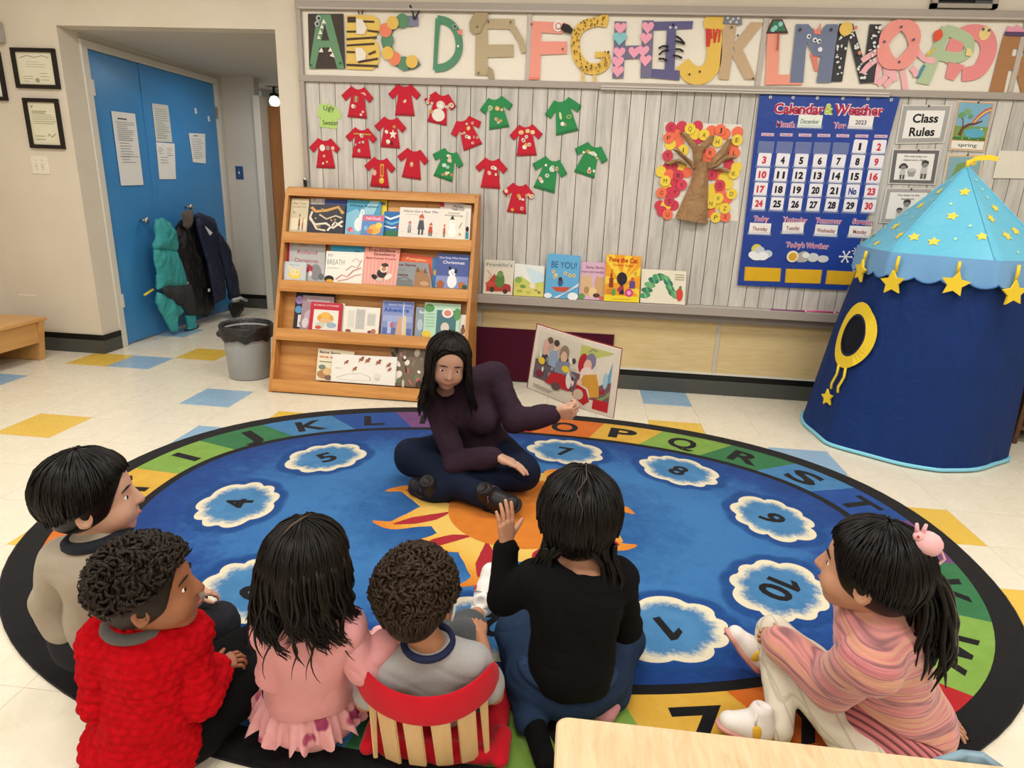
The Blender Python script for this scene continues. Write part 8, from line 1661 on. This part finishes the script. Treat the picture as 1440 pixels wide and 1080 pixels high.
# the open picture book in the reader's hand
q = [np.array(v) for v in ((-0.1838,2.66,0.4681), (0.0008,2.7,0.3875), (0.0387,2.7,0.6862), (-0.1546,2.66,0.7441), (0.1898,2.66,0.3568), (0.1999,2.66,0.6599))]
ob = thing('open_picture_book', 'large open picture book held up by the adult reader', 'book', q[1])
pg = c('#ded6c6', .5); 
for nm, Q in (('left_page', [q[0], q[1], q[2], q[3]]), ('right_page', [q[1], q[4], q[5], q[2]])):
    Q = np.array(Q); N = un(np.cross(Q[1]-Q[0], Q[3]-Q[0])); N = N if N[1] < 0 else -N
    MB().prism(Q, -N*.009, pg).build('page_block', ob); ct = Q.mean(0); Q2 = ct+(Q-ct)*1.03-N*.0092; MB().prism(Q2, -N*.003, c('#8a2f34', .4)).build('hard_cover', ob)
    fm_ = quad_map(Q); sg = 1 if fm_.N@N > 0 else -1; mp_ = (lambda uv, h, f_=fm_, sg=sg: f_(np.asarray(uv, float), sg*h))
    if nm == 'left_page':
        it = [R_(.07, .2, 1, .93, '#c9c2b4'), R_(.07, .55, 1, .93, '#d6cfc0'), R_(.07, .2, 1, .5, '#6d5f66')]+splat(46, 40, ['#8d8a90', '#e4ddd2', '#5f565f', '#b3a8a6', '#48414a', '#9aa6b3'], (.12, .28, .95, .66), (.03, .075))
        it += [blob(.32, .78, .05, .07, '#c9a68e'), blob(.32, .84, .06, .05, '#6a5448'), blob(.46, .76, .055, .075, '#d9b8a0'), blob(.46, .83, .06, .05, '#4a3c36'), blob(.66, .72, .1, .12, '#8f7a66'), blob(.66, .66, .07, .09, '#d4b39a'), ('p', [(.36, .7), (.5, .72), (.58, .45), (.34, .48)], '#8fa3bd'), ('p', [(.52, .58), (.8, .62), (.82, .42), (.5, .4)], '#7c8698'), blob(.2, .5, .075, .055, '#e0c23a'), blob(.74, .5, .085, .05, '#e0c23a'), blob(.25, .72, .05, .12, '#d8a89a')]
        it += [('p', [(.35, .2), (.9, .2), (.94, .32), (.7, .42), (.45, .38)], '#b3242c'), blob(.6, .2, .1, .06, '#5a4a48'), ('l', [(.1, .11), (.55, .1)], .012, '#8a8378'), ('l', [(.1, .08), (.5, .07)], .01, '#8a8378'), blob(.2, .3, .08, .05, '#7a2a34'), blob(.85, .35, .06, .12, '#ded8d2', .3)]
    else:
        it = [R_(0, .17, .86, .94, '#d9d3c2'), R_(0, .68, .86, .92, '#b9c06a'), R_(.0, .17, .86, .5, '#7c5560'), R_(.62, .48, .84, .78, '#6fa3c4'), ('p', [(.35, .72), (.62, .72), (.72, .3), (.5, .3)], '#a52430'), blob(.12, .66, .12, .15, '#b02532'), blob(.3, .72, .13, .12, '#7f7896'), blob(.24, .64, .1, .1, '#e0b8a2'), blob(.26, .52, .17, .11, '#e9d4cc'),
              ('p', [(.18, .5), (.48, .56), (.58, .4), (.62, .24), (.42, .2), (.34, .32), (.12, .36)], '#d09a3c'), blob(.12, .36, .06, .07, '#e3bda6'), ('p', [(.55, .2), (.75, .28), (.84, .38), (.86, .3), (.66, .18)], '#7f9a64'), R_(.5, .05, .86, .2, '#b8202c'), ('p', [(0, .17), (.3, .06), (.42, .14), (.3, .3), (.08, .34)], '#b3242c'), blob(.14, .2, .12, .08, '#cdb5a0'), ('l', [(.2, .84), (.3, .9), (.42, .88)], .012, '#6a6a7a'), blob(.72, .5, .06, .12, '#9cc3d8')]
    art('page_picture', ob, mp_, it, .00015, .0003)
# ------------------------------------------------------------------ coats hanging on the blue doors
def at(x, y, X=-3.36): return None
K1 = np.array((-3.36,4.895,0.9262)); XD = -3.37
FL3 = 3.0
def garment(name, label, parts, mat, hang, extra, cat='coat', seed=1, amp=.008):
    t = thing(name, label, cat, hang, 'coats hung on the blue doors'); S_ = Sdf()
    for p in parts: S_.cap(p[0], p[1], p[2], p[3], .03, False, ((1, 0, 0), p[4] if len(p) > 4 else 2.7))
    S_.disp(folds(seed, amp, 26, (1, 1, .35))); fmesh('shell', S_.mesh(.008), mat, t); extra(t); return t
TEAL = NT('teal_raincloth', .5, .4); co = TEAL.coord(); TEAL.col(TEAL.mix(TEAL.noise(co, 6, 4), '#2c8f94', '#40a8aa')); TEAL.bump(TEAL.noise(co, 14, 4), .5, .02); TEAL = TEAL.m
DGR = fabric('#3a3c40', .7, 40, .15); BLN = NT('black_nylon', .5, .4); co = BLN.coord(); BLN.col('#0f0f13'); BLN.bump(BLN.noise(co, 12, 4), .5, .02); BLN = BLN.m; NVN = NT('navy_nylon', .5, .4); co = NVN.coord(); NVN.col('#141d38'); NVN.bump(NVN.noise(co, 12, 4), .5, .02); NVN = NVN.m
X1, X2, X3 = -3.30, -3.335, -3.235
def coat(name, label, hang, cat, parts, seed):
    t = thing(name, label, cat, hang, 'coats hung on the blue doors')
    for nm, outs, x0, th, mat, amp in parts:
        S_ = Sdf()
        for q in outs: S_.pillow(q, x0, th)
        S_.disp(folds(seed, amp, 30, (.6, 1, .3))); S_.disp(folds(seed+50, amp*.5, 70, (.6, 1, .5))); fmesh(nm, S_.mesh(.0085), mat, t); seed += 1
    return t
t = coat('snowsuit', 'teal hooded child snowsuit with a dark grey seat hanging on the doors', K1, 'snowsuit', [
  ('suit_body', [[(4.824,0.7257), (5.084,0.6842), (5.147,0.5802), (5.208,0.4341), (5.217,0.3387), (4.802,0.4006), (4.822,0.5286), (4.806,0.6309)]], X1, .045, TEAL, .010),
  ('hood', [[(4.867,0.9416), (4.955,0.9491), (5.041,0.9081), (5.107,0.845), (5.116,0.7336), (5.084,0.6737), (4.907,0.7042), (4.814,0.7153), (4.803,0.7514), (4.85,0.8111)]], X1+.008, .05, TEAL, .008),
  ('dark_seat_panel', [[(4.818,0.4128), (4.971,0.4175), (5.222,0.3931), (5.248,0.1577), (5.229,0.1127), (5.145,0.1254), (5.059,0.2261), (4.922,0.2895), (4.842,0.3681)]], X1+.016, .05, DGR, .006),
  ('trouser_leg', [[(4.785,0.3856), (4.864,0.3645), (5.059,0.2261), (5.097,0.1772), (5.001,0.1325), (4.969,0.0186), (4.918,0.039), (4.81,0.204), (4.773,0.3025)]], X1+.005, .05, TEAL, .009),
  ('trouser_leg', [[(5.115,0.1374), (5.245,0.1389), (5.252,0.0267), (5.302,-0.0367), (5.195,-0.0432), (5.068,-0.0027), (5.13,0.0193)]], X1+.01, .045, TEAL, .007)], 3)
p = np.array((-3.28,5.158,0.3811)); box('white_label', p-A(.004, .03, .03), p+A(.004, .03, .03), c('#d9d9d6'), t); p = np.array((-3.33,4.681,0.3752)); MB().tube([p, p+A(.01, .10, .03)], .009, c('#d8c83c'), 6).build('reflective_loop', t)
t = coat('winter_coat', 'black child winter coat with a fur trimmed hood on the doors', np.array((-3.36,5.489,1.006)), 'coat', [
  ('coat_body', [[(5.182,0.8275), (5.253,0.9056), (5.371,0.9639), (5.452,0.9271), (5.522,0.8458), (5.581,0.6822), (5.657,0.4609), (5.611,0.0946), (5.491,0.0452), (5.269,0.1108), (5.196,0.1694), (5.135,0.415), (5.081,0.6042), (5.121,0.7201)]], X2, .052, BLN, .011),
  ('fur_trim', [[(5.226,0.9662), (5.271,0.9973), (5.36,0.9794), (5.346,0.8708), (5.268,0.8418), (5.214,0.8628)]], X2+.05, .035, fabric('#5d5148', .95, 120, .4), .012),
  ('coat_pocket', [[(5.241,0.5566), (5.464,0.5563), (5.526,0.4107), (5.503,0.2817), (5.249,0.3043)]], X2+.03, .03, fabric('#1b191b', .8, 40, .2), .004)], 13)
p = np.array((-3.19,5.341,0.3225)); box('coat_tag', p-A(.003, .012, .012), p+A(.003, .012, .012), c('#d6d6d4'), t)
t = coat('winter_coat', 'navy child winter coat with a mitten dangling from the sleeve', np.array((-3.36,5.543,1.005)), 'coat', [
  ('coat_body', [[(5.311,0.974), (5.486,0.9539), (5.596,0.9118), (5.636,0.7948), (5.649,0.5985), (5.661,0.3975), (5.65,0.1868), (5.479,0.1632), (5.456,0.326), (5.435,0.5393), (5.378,0.7027), (5.323,0.8604)]], X3, .048, NVN, .011),
  ('sleeve', [[(5.579,0.8144), (5.66,0.7528), (5.756,0.6516), (5.764,0.6008), (5.806,0.4473), (5.879,0.1492), (5.703,0.1729), (5.659,0.2963), (5.619,0.5191), (5.557,0.688)]], X3+.035, .05, NVN, .010),
  ('mitten', [[(5.651,0.1574), (5.882,0.129), (5.89,0.0488), (5.762,-0.0095), (5.68,0.017), (5.64,0.0938)]], X3+.05, .04, BLN, .004)], 23)
q = [(5.638,0.1889), (5.885,0.1429)]; MB().tube([(X3+.09, q[0][0], q[0][1]), (X3+.1, (q[0][0]+q[1][0])/2, q[0][1]), (X3+.09, q[1][0], q[1][1])], .014, c('#b9bcc2'), 8).build('reflective_cuff', t)
p = np.array((-3.13,5.271,0.8725)); MB().prism([p, p+A(0, .10, -.06), p+A(0, .06, -.08)], (.006, 0, 0), c('#d9dadc')).build('white_flash', t)
